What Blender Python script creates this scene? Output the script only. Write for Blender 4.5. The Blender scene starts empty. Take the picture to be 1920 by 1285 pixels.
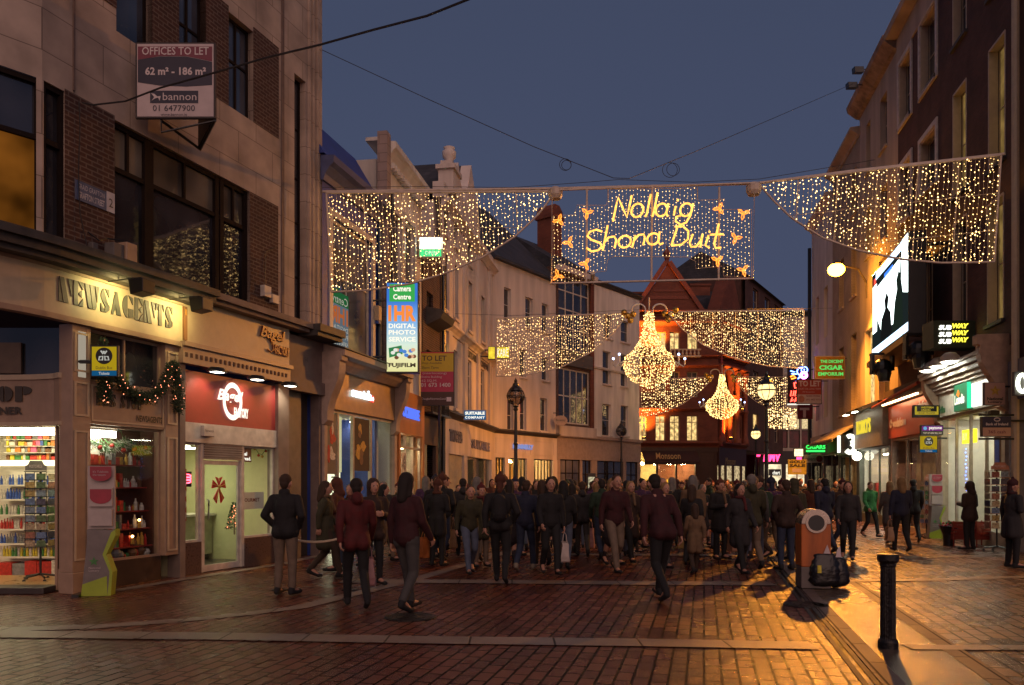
import bpy, bmesh, math, random
import numpy as np
from mathutils import Vector, Matrix
R = math.radians
rnd = random.Random(7)
sc = bpy.context.scene
# ---------------------------------------------------------------- camera
cd = bpy.data.cameras.new('camera'); cam = bpy.data.objects.new('camera', cd)
sc.collection.objects.link(cam); sc.camera = cam
cam.location = (0, 0, 1.7); cam.rotation_euler = (R(90), 0, 0)
cd.sensor_width = 36; cd.lens = 28.125; cd.shift_y = 0.1367; cd.clip_end = 2000
# ---------------------------------------------------------------- sky and added warm fill light (dusk)
w = bpy.data.worlds.new('World'); sc.world = w; w.use_nodes = True
nt = w.node_tree; nt.nodes.clear()
sky = nt.nodes.new('ShaderNodeTexSky'); sky.sky_type = 'NISHITA'; sky.sun_disc = False
sky.sun_elevation = R(1.0); sky.sun_rotation = R(160); sky.air_density = 1.6; sky.dust_density = 1.0; sky.ozone_density = 3.0
hs = nt.nodes.new('ShaderNodeHueSaturation'); hs.inputs['Saturation'].default_value = 0.80; hs.inputs['Value'].default_value = 1.0
bg = nt.nodes.new('ShaderNodeBackground'); bg.inputs[1].default_value = 0.148
wo = nt.nodes.new('ShaderNodeOutputWorld')
tcw = nt.nodes.new('ShaderNodeTexCoord'); sz = nt.nodes.new('ShaderNodeSeparateXYZ'); rw = nt.nodes.new('ShaderNodeValToRGB'); cn = nt.nodes.new('ShaderNodeTexNoise')
nt.links.new(tcw.outputs['Generated'], sz.inputs[0]); nt.links.new(tcw.outputs['Generated'], cn.inputs['Vector']); cn.inputs['Scale'].default_value = 2.2; cn.inputs['Detail'].default_value = 3
am = nt.nodes.new('ShaderNodeMath'); am.operation = 'MULTIPLY_ADD'; am.inputs[1].default_value = .22; nt.links.new(cn.outputs['Fac'], am.inputs[0]); nt.links.new(sz.outputs[2], am.inputs[2]); nt.links.new(am.outputs[0], rw.inputs[0])
rw.color_ramp.elements[0].position = .02; rw.color_ramp.elements[0].color = (.72, .66, .92, 1); rw.color_ramp.elements[1].position = .62; rw.color_ramp.elements[1].color = (.37, .46, .86, 1)
e2 = rw.color_ramp.elements.new(.30); e2.color = (.43, .53, 1.02, 1)
mxw = nt.nodes.new('ShaderNodeMix'); mxw.data_type = 'RGBA'; mxw.inputs[0].default_value = .82
nt.links.new(sky.outputs[0], hs.inputs['Color']); nt.links.new(hs.outputs[0], mxw.inputs[6]); nt.links.new(rw.outputs[0], mxw.inputs[7]); nt.links.new(mxw.outputs[2], bg.inputs[0]); nt.links.new(bg.outputs[0], wo.inputs[0])
sl = bpy.data.lights.new('warm_fill', 'SUN'); so = bpy.data.objects.new('warm_fill', sl); sc.collection.objects.link(so)
sl.energy = 1.15; sl.angle = R(70); sl.color = (1, .60, .46)  # added soft fill from behind the camera, standing in for the street's glow
so.rotation_euler = (R(60), 0, R(8))
sc.view_settings.view_transform = 'Standard'; sc.view_settings.look = 'None'; sc.view_settings.exposure = 0.0; sc.view_settings.gamma = 1
cy = sc.cycles
cy.use_denoising = True; cy.max_bounces = 7; cy.diffuse_bounces = 3; cy.glossy_bounces = 4; cy.transmission_bounces = 4; cy.transparent_max_bounces = 12
cy.sample_clamp_indirect = 3.0; cy.caustics_reflective = False; cy.caustics_refractive = False
try: cy.use_light_tree = True
except Exception: pass
# ---------------------------------------------------------------- helpers
COL = sc.collection
def K(px): return (px - 960) / 1500.0
def pt(px, py, d): return Vector((K(px) * d, d, 1.7 + (905 - py) * d / 1500.0))
def gd(py): return 2550.0 / (py - 905)          # distance of a ground point
class Fr:                                        # a vertical plane standing in plan; x along, y into it, z up
    def __init__(s, ox, oy, ax, ay):
        n = math.hypot(ax, ay); s.o = (ox, oy); s.a = (ax / n, ay / n); s.rot = math.atan2(ay, ax)
    def u(s, px):
        k = K(px); return (k * s.o[1] - s.o[0]) / (s.a[0] - k * s.a[1])
    def d(s, px): return s.o[1] + s.u(px) * s.a[1]
    def z(s, px, py): return 1.7 + (905 - py) * s.d(px) / 1500.0
    def off(s, n): return Fr(s.o[0] + n * s.a[1], s.o[1] - n * s.a[0], *s.a)     # moved n metres towards the street
    def w(s, u, y=0, z=0): return Vector((s.o[0] + u * s.a[0] - y * s.a[1], s.o[1] + u * s.a[1] + y * s.a[0], z))
def face(px0, px1, d):                           # a plane square to the view between two columns of the picture
    return Fr(K(px0) * d, d, 1, 0)
def two(px0, d0, px1, d1):
    return Fr(K(px0) * d0, d0, K(px1) * d1 - K(px0) * d0, d1 - d0)
def tag(o, label=None, cat=None, group=None, kind=None):
    if label: o['label'] = label
    if cat: o['category'] = cat
    if group: o['group'] = group
    if kind: o['kind'] = kind
    return o
def thing(name, label, cat, F=None, loc=(0, 0, 0), rz=0, group=None):
    o = bpy.data.objects.new(name, None); COL.objects.link(o); o.empty_display_size = .2
    if F is not None: loc = (F.o[0], F.o[1], 0); rz = F.rot
    o.location = loc; o.rotation_euler = (0, 0, rz)
    return tag(o, label, cat, group)
class MB:
    def __init__(s): s.v = []; s.f = []; s.m = []; s.T = None; s.pieces = []
    def add(s, vs, fs, m=0):
        b = len(s.v)
        if s.T is not None: vs = [s.T @ Vector(v) for v in vs]
        s.v += [tuple(v) for v in vs]
        f0 = len(s.f)
        for f in fs: s.f.append([b + i for i in f]); s.m.append(m)
        s.pieces.append((b, len(s.v), f0, len(s.f)))
    def box(s, x0, x1, y0, y1, z0, z1, m=0):
        if x0 > x1: x0, x1 = x1, x0
        if y0 > y1: y0, y1 = y1, y0
        if z0 > z1: z0, z1 = z1, z0
        s.add([(x0,y0,z0),(x1,y0,z0),(x1,y1,z0),(x0,y1,z0),(x0,y0,z1),(x1,y0,z1),(x1,y1,z1),(x0,y1,z1)],
              [(3,2,1,0),(4,5,6,7),(0,1,5,4),(1,2,6,5),(2,3,7,6),(3,0,4,7)], m); return s
    def quad(s, a, b, c, d, m=0): s.add([a, b, c, d], [(0, 1, 2, 3)], m); return s
    def prism(s, poly, y0, y1, m=0):             # poly of (x,z) extruded along y
        n = len(poly)
        s.add([(x, y0, z) for x, z in poly] + [(x, y1, z) for x, z in poly],
              [tuple(range(n)), tuple(range(2*n-1, n-1, -1))] + [(i, i + n, (i + 1) % n + n, (i + 1) % n) for i in range(n)], m); return s
    def prismx(s, poly, x0, x1, m=0):            # poly of (y,z) extruded along x
        n = len(poly)
        s.add([(x0, y, z) for y, z in poly] + [(x1, y, z) for y, z in poly],
              [tuple(range(n)), tuple(range(2*n-1, n-1, -1))] + [(i, i + n, (i + 1) % n + n, (i + 1) % n) for i in range(n)], m); return s
    def flat(s, poly, z0, z1, m=0):              # poly of (x,y) extruded in z
        n = len(poly)
        s.add([(x, y, z0) for x, y in poly] + [(x, y, z1) for x, y in poly],
              [tuple(range(n - 1, -1, -1)), tuple(range(n, 2*n))] + [(i, (i + 1) % n, (i + 1) % n + n, i + n) for i in range(n)], m); return s
    def tube(s, pts, r, seg=6, m=0, closed=False, cap=True):
        pts = [Vector(p) for p in pts]; n = len(pts); rs = r if isinstance(r, (list, tuple)) else [r] * n
        ring = []; up = None; vs = []
        for i, p in enumerate(pts):
            a = pts[(i - 1) % n] if (closed or i > 0) else p
            b = pts[(i + 1) % n] if (closed or i < n - 1) else p
            t = (b - a); t = t.normalized() if t.length > 1e-9 else Vector((0, 0, 1))
            if up is None:
                up = Vector((0, 0, 1)) if abs(t.z) < .9 else Vector((1, 0, 0))
            q = up - t * up.dot(t)
            if q.length < 1e-4: q = t.orthogonal()
            q.normalize(); up = q; e = t.cross(q)
            for k in range(seg):
                an = 2 * math.pi * k / seg
                vs.append(p + (q * math.cos(an) + e * math.sin(an)) * rs[i])
        fs = []
        for i in range(n if closed else n - 1):
            j = (i + 1) % n
            for k in range(seg):
                l = (k + 1) % seg; fs.append((i*seg+k, i*seg+l, j*seg+l, j*seg+k))
        if not closed and cap:
            fs.append(tuple(range(seg - 1, -1, -1))); fs.append(tuple((n - 1) * seg + k for k in range(seg)))
        s.add(vs, fs, m); return s
    def lathe(s, prof, c=(0, 0, 0), seg=16, m=0, a0=0, a1=2*math.pi):
        full = abs(a1 - a0 - 2 * math.pi) < 1e-6; ns = seg if full else seg + 1
        vs = []; fs = []
        for r, z in prof:
            for k in range(ns):
                an = a0 + (a1 - a0) * k / seg
                vs.append((c[0] + r * math.cos(an), c[1] + r * math.sin(an), c[2] + z))
        for i in range(len(prof) - 1):
            for k in range(seg):
                l = (k + 1) % ns; fs.append((i*ns+k, i*ns+l, (i+1)*ns+l, (i+1)*ns+k))
        s.add(vs, fs, m); return s
    def ball(s, c, r, seg=12, m=0, sz=1):
        n = max(4, seg // 2)
        return s.lathe([(r * math.sin(math.pi * i / n) + 1e-5, -sz * r * math.cos(math.pi * i / n)) for i in range(n + 1)], c, seg, m)
    def octa(s, c, r, m=0):
        x, y, z = c
        s.add([(x+r,y,z),(x,y+r,z),(x-r,y,z),(x,y-r,z),(x,y,z+r*1.2),(x,y,z-r*1.2)],
              [(0,1,4),(1,2,4),(2,3,4),(3,0,4),(1,0,5),(2,1,5),(3,2,5),(0,3,5)], m)
    def wall(s, x0, x1, z0, z1, holes, rev=.12, y=0, m=0, mr=None, back=True):
        mr = m if mr is None else mr
        holes = [(max(a, x0), min(b, x1), max(c, z0), min(d, z1)) for a, b, c, d in holes]
        holes = [h for h in holes if h[1] > h[0] and h[3] > h[2]]
        xs = sorted({x0, x1, *[h[0] for h in holes], *[h[1] for h in holes]}); zs = sorted({z0, z1, *[h[2] for h in holes], *[h[3] for h in holes]})
        for i in range(len(xs) - 1):
            for j in range(len(zs) - 1):
                cx = (xs[i] + xs[i+1]) / 2; cz = (zs[j] + zs[j+1]) / 2
                if any(h[0] < cx < h[1] and h[2] < cz < h[3] for h in holes): continue
                s.quad((xs[i], y, zs[j]), (xs[i+1], y, zs[j]), (xs[i+1], y, zs[j+1]), (xs[i], y, zs[j+1]), m)
        for a, b, c, d in holes:
            s.quad((a, y, c), (a, y, d), (a, y + rev, d), (a, y + rev, c), mr); s.quad((b, y, c), (b, y + rev, c), (b, y + rev, d), (b, y, d), mr)
            s.quad((a, y, d), (b, y, d), (b, y + rev, d), (a, y + rev, d), mr); s.quad((a, y, c), (a, y + rev, c), (b, y + rev, c), (b, y, c), mr)
        return s
    def each(s, name, mats, parent=None, **kw):     # one object per piece added
        out = []
        for (v0, v1, f0, f1) in s.pieces:
            q = MB(); q.v = s.v[v0:v1]; q.f = [[i - v0 for i in f] for f in s.f[f0:f1]]; q.m = s.m[f0:f1]; out.append(q.obj(name, mats, parent, **kw))
        return out
    def obj(s, name, mats, parent=None, smooth=False, bevel=0, kind=None, angle=None):
        me = bpy.data.meshes.new(name); me.from_pydata(s.v, [], s.f)
        if not isinstance(mats, (list, tuple)): mats = [mats]
        for q in mats: me.materials.append(q)
        me.polygons.foreach_set('material_index', s.m)
        if smooth: me.polygons.foreach_set('use_smooth', [True] * len(s.f))
        me.update(); o = bpy.data.objects.new(name, me); COL.objects.link(o)
        if parent is not None: o.parent = parent
        if bevel:
            b = o.modifiers.new('b', 'BEVEL'); b.width = bevel; b.segments = 2; b.limit_method = 'ANGLE'
        if kind: o['kind'] = kind
        return o
def text_geo(s, bold=0.0, shear=0, space=1.0):
    c = bpy.data.curves.new('t', 'FONT'); c.body = s; c.size = 1; c.offset = bold; c.shear = shear; c.space_character = space; c.resolution_u = 2
    c.space_line = .95
    o = bpy.data.objects.new('t', c); COL.objects.link(o)
    me = bpy.data.meshes.new_from_object(o); v = [tuple(q.co) for q in me.vertices]; f = [tuple(p.vertices) for p in me.polygons]
    bpy.data.objects.remove(o); bpy.data.curves.remove(c); bpy.data.meshes.remove(me)
    return v, f
def letters(s, x0, x1, z0, z1, y, mat, parent, bold=.0, shear=0, thick=0, name='lettering', mirror=False, space=1.0, rot=0):
    v, f = text_geo(s, bold, shear, space)
    if not v: return None
    if rot:
        v = [(-q[1], q[0], 0) for q in v]
    xa = min(q[0] for q in v); xb = max(q[0] for q in v); ya = min(q[1] for q in v); yb = max(q[1] for q in v)
    sx = (x1 - x0) / max(xb - xa, 1e-6); sz = (z1 - z0) / max(yb - ya, 1e-6)
    mb = MB()
    P = [((x0 + (q[0] - xa) * sx) if not mirror else (x1 - (q[0] - xa) * sx), z0 + (q[1] - ya) * sz) for q in v]
    if thick:
        n = len(P)
        mb.v = [(a, y, b) for a, b in P] + [(a, y + thick, b) for a, b in P]
        from collections import Counter
        ec = Counter()
        for q in f:
            for i in range(len(q)): ec[frozenset((q[i], q[(i+1) % len(q)]))] += 1
        for q in f:
            mb.f.append(list(q)); mb.m.append(0)
            for i in range(len(q)):
                a, b = q[i], q[(i+1) % len(q)]
                if ec[frozenset((a, b))] == 1: mb.f.append([a, a + n, b + n, b]); mb.m.append(0)
    else:
        mb.v = [(a, y, b) for a, b in P]; mb.f = [list(q) for q in f]; mb.m = [0] * len(f)
    return mb.obj(name, mat, parent)
def ribbon(mb, pts, z0, z1, th, m=0):            # wall strip following a plan line (x,y), thickness th to the left of travel
    n = len(pts); nm = []
    for i in range(n):
        a = Vector(pts[max(i-1, 0)]); b = Vector(pts[min(i+1, n-1)]); t = (b - a).normalized(); nm.append(Vector((-t.y, t.x)))
    out = [tuple(p) for p in pts]; inn = [(pts[i][0] + nm[i].x * th, pts[i][1] + nm[i].y * th) for i in range(n)]
    vs = [(x, y, z0) for x, y in out] + [(x, y, z1) for x, y in out] + [(x, y, z0) for x, y in inn] + [(x, y, z1) for x, y in inn]
    fs = []
    for i in range(n - 1):
        fs += [(i, i+1, n+i+1, n+i), (2*n+i+1, 2*n+i, 3*n+i, 3*n+i+1), (n+i, n+i+1, 3*n+i+1, 3*n+i), (i+1, i, 2*n+i, 2*n+i+1)]
    fs += [(0, n, 3*n, 2*n), (n-1, 3*n-1, 4*n-1, 2*n-1)]
    mb.add(vs, fs, m); return mb
# ---------------------------------------------------------------- materials (all procedural)
_mc = {}
def nodes(name):
    m = bpy.data.materials.new(name); m.use_nodes = True; n = m.node_tree; b = n.nodes['Principled BSDF']; return m, n, b
def lin(c): return tuple(c) + (1,)
def M(name, col, rough=.6, metal=0.0, var=.18, scale=6.0, bump=.0, spec=.5, coat=0.0, streak=False):
    if name in _mc: return _mc[name]
    m, n, b = nodes(name)
    b.inputs['Metallic'].default_value = metal; b.inputs['Specular IOR Level'].default_value = spec; b.inputs['Coat Weight'].default_value = coat
    tc = n.nodes.new('ShaderNodeTexCoord'); ns = n.nodes.new('ShaderNodeTexNoise'); ns.inputs['Scale'].default_value = scale; ns.inputs['Detail'].default_value = 5
    src = tc.outputs['Object']
    if streak:
        mp = n.nodes.new('ShaderNodeMapping'); mp.inputs['Scale'].default_value = (1, 1, .18); n.links.new(src, mp.inputs[0]); src = mp.outputs[0]
    n.links.new(src, ns.inputs['Vector'])
    r = n.nodes.new('ShaderNodeMapRange'); r.inputs['From Min'].default_value = .3; r.inputs['From Max'].default_value = .7
    r.inputs['To Min'].default_value = 1 - var; r.inputs['To Max'].default_value = 1 + var; n.links.new(ns.outputs['Fac'], r.inputs['Value'])
    mx = n.nodes.new('ShaderNodeMix'); mx.data_type = 'RGBA'; mx.blend_type = 'MULTIPLY'; mx.inputs[0].default_value = 1
    mx.inputs[6].default_value = lin(col); n.links.new(r.outputs[0], mx.inputs[7]); n.links.new(mx.outputs[2], b.inputs['Base Color'])
    rr = n.nodes.new('ShaderNodeMapRange'); rr.inputs['To Min'].default_value = max(rough - .1, .02); rr.inputs['To Max'].default_value = min(rough + .1, 1)
    n.links.new(ns.outputs['Fac'], rr.inputs['Value']); n.links.new(rr.outputs[0], b.inputs['Roughness'])
    if bump:
        bp = n.nodes.new('ShaderNodeBump'); bp.inputs['Strength'].default_value = bump; bp.inputs['Distance'].default_value = .02
        n.links.new(ns.outputs['Fac'], bp.inputs['Height']); n.links.new(bp.outputs[0], b.inputs['Normal'])
    _mc[name] = m; return m
def E(name, col, st, sample=True, var=0, scale=8.0):
    if name in _mc: return _mc[name]
    m = bpy.data.materials.new(name); m.use_nodes = True; n = m.node_tree; n.nodes.clear()
    e = n.nodes.new('ShaderNodeEmission'); o = n.nodes.new('ShaderNodeOutputMaterial'); e.inputs[0].default_value = lin(col); e.inputs[1].default_value = st
    n.links.new(e.outputs[0], o.inputs[0])
    if var:
        tc = n.nodes.new('ShaderNodeTexCoord'); ns = n.nodes.new('ShaderNodeTexNoise'); ns.inputs['Scale'].default_value = scale; ns.inputs['Detail'].default_value = 3
        n.links.new(tc.outputs['Object'], ns.inputs['Vector'])
        r = n.nodes.new('ShaderNodeMapRange'); r.inputs['From Min'].default_value = .35; r.inputs['From Max'].default_value = .65
        r.inputs['To Min'].default_value = st * (1 - var); r.inputs['To Max'].default_value = st * (1 + var)
        n.links.new(ns.outputs['Fac'], r.inputs['Value']); n.links.new(r.outputs[0], e.inputs[1])
    if not sample:
        try: m.cycles.emission_sampling = 'NONE'
        except Exception: pass
    _mc[name] = m; return m
def brickmat(name, c1, c2, mortar, bw=.225, bh=.075, msz=.01, rough=.85, bump=.5, stain=.35, ms=.0, plane='xz', offset=.5):
    if name in _mc: return _mc[name]
    m, n, b = nodes(name)
    tc = n.nodes.new('ShaderNodeTexCoord'); sp = n.nodes.new('ShaderNodeSeparateXYZ'); cb = n.nodes.new('ShaderNodeCombineXYZ')
    n.links.new(tc.outputs['Object'], sp.inputs[0])
    if plane == 'xz':
        ad = n.nodes.new('ShaderNodeMath'); ad.operation = 'ADD'; n.links.new(sp.outputs[0], ad.inputs[0]); n.links.new(sp.outputs[1], ad.inputs[1])
        n.links.new(ad.outputs[0], cb.inputs[0]); n.links.new(sp.outputs[2], cb.inputs[1])
    else:
        n.links.new(sp.outputs[0], cb.inputs[0]); n.links.new(sp.outputs[1], cb.inputs[1])
    bt = n.nodes.new('ShaderNodeTexBrick'); n.links.new(cb.outputs[0], bt.inputs['Vector'])
    bt.inputs['Color1'].default_value = lin(c1); bt.inputs['Color2'].default_value = lin(c2); bt.inputs['Mortar'].default_value = lin(mortar)
    bt.inputs['Scale'].default_value = 1; bt.inputs['Brick Width'].default_value = bw; bt.inputs['Row Height'].default_value = bh
    bt.inputs['Mortar Size'].default_value = msz; bt.inputs['Mortar Smooth'].default_value = .2; bt.inputs['Bias'].default_value = -.1; bt.offset = offset
    ns = n.nodes.new('ShaderNodeTexNoise'); ns.inputs['Scale'].default_value = 1.3; ns.inputs['Detail'].default_value = 7; n.links.new(tc.outputs['Object'], ns.inputs['Vector'])
    r = n.nodes.new('ShaderNodeMapRange'); r.inputs['From Min'].default_value = .3; r.inputs['From Max'].default_value = .7
    r.inputs['To Min'].default_value = 1 - stain; r.inputs['To Max'].default_value = 1 + stain * .6; n.links.new(ns.outputs['Fac'], r.inputs['Value'])
    mx = n.nodes.new('ShaderNodeMix'); mx.data_type = 'RGBA'; mx.blend_type = 'MULTIPLY'; mx.inputs[0].default_value = 1
    n.links.new(bt.outputs['Color'], mx.inputs[6]); n.links.new(r.outputs[0], mx.inputs[7]); n.links.new(mx.outputs[2], b.inputs['Base Color'])
    b.inputs['Roughness'].default_value = rough
    bp = n.nodes.new('ShaderNodeBump'); bp.inputs['Strength'].default_value = bump; bp.inputs['Distance'].default_value = .01; bp.invert = True
    n.links.new(bt.outputs['Fac'], bp.inputs['Height']); n.links.new(bp.outputs[0], b.inputs['Normal'])
    _mc[name] = m; return m
def wetpaver(name, c1, c2, mortar, bw, bh, msz, rot, r0=.16, r1=.5, offset=.5, sc1=.9):
    m, n, b = nodes(name)
    tc = n.nodes.new('ShaderNodeTexCoord'); mp = n.nodes.new('ShaderNodeMapping'); mp.inputs['Rotation'].default_value = (0, 0, rot)
    n.links.new(tc.outputs['Object'], mp.inputs[0])
    bt = n.nodes.new('ShaderNodeTexBrick'); n.links.new(mp.outputs[0], bt.inputs['Vector']); bt.offset = offset
    bt.inputs['Color1'].default_value = lin(c1); bt.inputs['Color2'].default_value = lin(c2); bt.inputs['Mortar'].default_value = lin(mortar)
    bt.inputs['Scale'].default_value = 1; bt.inputs['Brick Width'].default_value = bw; bt.inputs['Row Height'].default_value = bh
    bt.inputs['Mortar Size'].default_value = msz; bt.inputs['Mortar Smooth'].default_value = .1
    ns = n.nodes.new('ShaderNodeTexNoise'); ns.inputs['Scale'].default_value = sc1; ns.inputs['Detail'].default_value = 6; n.links.new(tc.outputs['Object'], ns.inputs['Vector'])
    nf = n.nodes.new('ShaderNodeTexNoise'); nf.inputs['Scale'].default_value = 75; nf.inputs['Detail'].default_value = 4; n.links.new(tc.outputs['Object'], nf.inputs['Vector'])
    wv = n.nodes.new('ShaderNodeTexNoise'); wv.inputs['Scale'].default_value = 3; wv.inputs['Detail'].default_value = 2; n.links.new(tc.outputs['Object'], wv.inputs['Vector'])
    r = n.nodes.new('ShaderNodeMapRange'); r.inputs['From Min'].default_value = .32; r.inputs['From Max'].default_value = .68; r.inputs['To Min'].default_value = .8; r.inputs['To Max'].default_value = 1.2
    n.links.new(ns.outputs['Fac'], r.inputs['Value'])
    mx = n.nodes.new('ShaderNodeMix'); mx.data_type = 'RGBA'; mx.blend_type = 'MULTIPLY'; mx.inputs[0].default_value = 1
    n.links.new(bt.outputs['Color'], mx.inputs[6]); n.links.new(r.outputs[0], mx.inputs[7])
    vo = n.nodes.new('ShaderNodeTexVoronoi'); vo.inputs['Scale'].default_value = 2.6; n.links.new(tc.outputs['Object'], vo.inputs['Vector'])
    gs = n.nodes.new('ShaderNodeMapRange'); gs.inputs['From Min'].default_value = .045; gs.inputs['From Max'].default_value = .065; gs.inputs['To Min'].default_value = 1; gs.inputs['To Max'].default_value = 0; n.links.new(vo.outputs['Distance'], gs.inputs['Value'])
    gm_ = n.nodes.new('ShaderNodeMix'); gm_.data_type = 'RGBA'; gm_.inputs[7].default_value = (.09, .075, .065, 1); n.links.new(gs.outputs[0], gm_.inputs[0]); n.links.new(mx.outputs[2], gm_.inputs[6]); n.links.new(gm_.outputs[2], b.inputs['Base Color'])
    rr = n.nodes.new('ShaderNodeMapRange'); rr.inputs['From Min'].default_value = .2; rr.inputs['From Max'].default_value = .8; rr.inputs['To Min'].default_value = r0; rr.inputs['To Max'].default_value = r1
    n.links.new(ns.outputs['Fac'], rr.inputs['Value']); n.links.new(rr.outputs[0], b.inputs['Roughness'])
    b.inputs['Specular IOR Level'].default_value = .8
    b2 = n.nodes.new('ShaderNodeTexBrick'); n.links.new(mp.outputs[0], b2.inputs['Vector']); b2.offset = offset
    b2.inputs['Color1'].default_value = (0, 0, 0, 1); b2.inputs['Color2'].default_value = (1, 1, 1, 1); b2.inputs['Mortar'].default_value = (.5, .5, .5, 1)
    b2.inputs['Scale'].default_value = 1; b2.inputs['Brick Width'].default_value = bw; b2.inputs['Row Height'].default_value = bh; b2.inputs['Mortar Size'].default_value = msz
    ra = n.nodes.new('ShaderNodeMath'); ra.operation = 'MULTIPLY_ADD'; ra.inputs[1].default_value = .10; n.links.new(b2.outputs['Color'], ra.inputs[0]); n.links.new(rr.outputs[0], ra.inputs[2]); n.links.new(ra.outputs[0], b.inputs['Roughness'])
    js = n.nodes.new('ShaderNodeMapRange'); js.inputs['To Min'].default_value = .8; js.inputs['To Max'].default_value = .05; n.links.new(bt.outputs['Fac'], js.inputs['Value']); n.links.new(js.outputs[0], b.inputs['Specular IOR Level'])
    iv = n.nodes.new('ShaderNodeMath'); iv.operation = 'MULTIPLY_ADD'; iv.inputs[1].default_value = -1.0; n.links.new(bt.outputs['Fac'], iv.inputs[0])
    ml = n.nodes.new('ShaderNodeMath'); ml.operation = 'MULTIPLY_ADD'; ml.inputs[1].default_value = .6; ml.inputs[2].default_value = 0; n.links.new(nf.outputs['Fac'], ml.inputs[0])
    m2 = n.nodes.new('ShaderNodeMath'); m2.operation = 'MULTIPLY_ADD'; m2.inputs[1].default_value = .15; n.links.new(b2.outputs['Color'], m2.inputs[0]); n.links.new(ml.outputs[0], m2.inputs[2])
    m3 = n.nodes.new('ShaderNodeMath'); m3.operation = 'MULTIPLY_ADD'; m3.inputs[1].default_value = .5; n.links.new(wv.outputs['Fac'], m3.inputs[0]); n.links.new(m2.outputs[0], m3.inputs[2])
    n.links.new(m3.outputs[0], iv.inputs[2])
    bp = n.nodes.new('ShaderNodeBump'); bp.inputs['Strength'].default_value = .8; bp.inputs['Distance'].default_value = .012
    n.links.new(iv.outputs[0], bp.inputs['Height']); n.links.new(bp.outputs[0], b.inputs['Normal'])
    _mc[name] = m; return m
def glassmat(name, tint=(.9, .95, .95), refl=1.0, rough=.02):   # clear shop glass
    m = bpy.data.materials.new(name); m.use_nodes = True; n = m.node_tree; n.nodes.clear()
    t = n.nodes.new('ShaderNodeBsdfTransparent'); t.inputs[0].default_value = lin(tint)
    g = n.nodes.new('ShaderNodeBsdfGlossy'); g.inputs['Roughness'].default_value = rough
    lw = n.nodes.new('ShaderNodeLayerWeight'); lw.inputs[0].default_value = .5; pw = n.nodes.new('ShaderNodeMath'); pw.operation = 'POWER'; pw.inputs[1].default_value = 4.5
    f = n.nodes.new('ShaderNodeMath'); f.operation = 'MULTIPLY_ADD'; f.inputs[1].default_value = .5; f.inputs[2].default_value = .05
    x = n.nodes.new('ShaderNodeMixShader'); o = n.nodes.new('ShaderNodeOutputMaterial')
    n.links.new(lw.outputs['Facing'], pw.inputs[0]); n.links.new(pw.outputs[0], f.inputs[0])
    n.links.new(f.outputs[0], x.inputs[0]); n.links.new(t.outputs[0], x.inputs[1]); n.links.new(g.outputs[0], x.inputs[2]); n.links.new(x.outputs[0], o.inputs[0])
    return m
def darkglass(name, col, spec=.9, rough=.04):                   # window over an unlit room
    m, n, b = nodes(name); b.inputs['Roughness'].default_value = rough; b.inputs['Specular IOR Level'].default_value = spec; b.inputs['IOR'].default_value = 1.6
    tc = n.nodes.new('ShaderNodeTexCoord'); ns = n.nodes.new('ShaderNodeTexNoise'); ns.inputs['Scale'].default_value = .8; n.links.new(tc.outputs['Object'], ns.inputs['Vector'])
    cr = n.nodes.new('ShaderNodeValToRGB'); cr.color_ramp.elements[0].color = lin(tuple(c * .4 for c in col)); cr.color_ramp.elements[1].color = lin(tuple(c * 1.5 for c in col))
    cr.color_ramp.elements[0].position = .35; cr.color_ramp.elements[1].position = .65
    n.links.new(ns.outputs['Fac'], cr.inputs[0]); n.links.new(cr.outputs[0], b.inputs['Base Color'])
    wv = n.nodes.new('ShaderNodeTexNoise'); wv.inputs['Scale'].default_value = 2.2; n.links.new(tc.outputs['Object'], wv.inputs['Vector'])
    bp = n.nodes.new('ShaderNodeBump'); bp.inputs['Strength'].default_value = .06; bp.inputs['Distance'].default_value = .03; n.links.new(wv.outputs['Fac'], bp.inputs['Height']); n.links.new(bp.outputs[0], b.inputs['Normal'])
    return m
STONE = brickmat('clad_stone', (.47, .37, .30), (.41, .32, .26), (.2, .15, .12), 1.1, .62, .008, .8, .15, .4)
BRICK_DK = brickmat('brown_brick', (.05, .019, .014), (.075, .029, .020), (.14, .10, .08), .215, .075, .012, .85, .6, .3)
BRICK_R = brickmat('dark_red_brick', (.085, .032, .022), (.11, .042, .03), (.07, .045, .035), .215, .075, .010, .85, .5, .35)
BRICK_RED = brickmat('red_brick', (.17, .042, .022), (.21, .055, .028), (.13, .06, .035), .25, .08, .008, .8, .4, .3)
BRICK_CR = brickmat('painted_brick', (.42, .34, .25), (.40, .32, .24), (.28, .22, .16), .215, .075, .008, .8, .5, .2)
WHITEW = M('white_render', (.66, .61, .55), .8, var=.26, scale=1.6, bump=.1, streak=True)
CREAMW = M('cream_render', (.44, .36, .28), .8, var=.28, scale=1.1, bump=.1, streak=True)
PINKW = M('blush_render', (.60, .51, .45), .8, var=.24, scale=1.5, bump=.1, streak=True)
GREYW = M('grey_render', (.10, .09, .085), .8, var=.2, scale=1.4)
BLUEW = M('blue_paint', (.03, .06, .30), .55, var=.25, scale=2)
SLATE = brickmat('slate', (.035, .037, .045), (.05, .05, .06), (.02, .02, .025), .3, .2, .01, .7, .5, .4)
FRAME_BR = M('bronze_frame', (.016, .010, .008), .8, spec=.15)
FRAME_W = M('white_frame', (.55, .5, .44), .5)
FRAME_K = M('black_paint', (.012, .012, .013), .35)
CREAM = M('cream_paint', (.50, .40, .27), .45, var=.08)
CREAM2 = M('cream_gloss', (.36, .25, .17), .35, var=.1)
WOOD = M('oiled_wood', (.25, .11, .04), .45, var=.3, scale=3, streak=True)
LEAD = M('lead', (.05, .045, .042), .6, var=.3)
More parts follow.
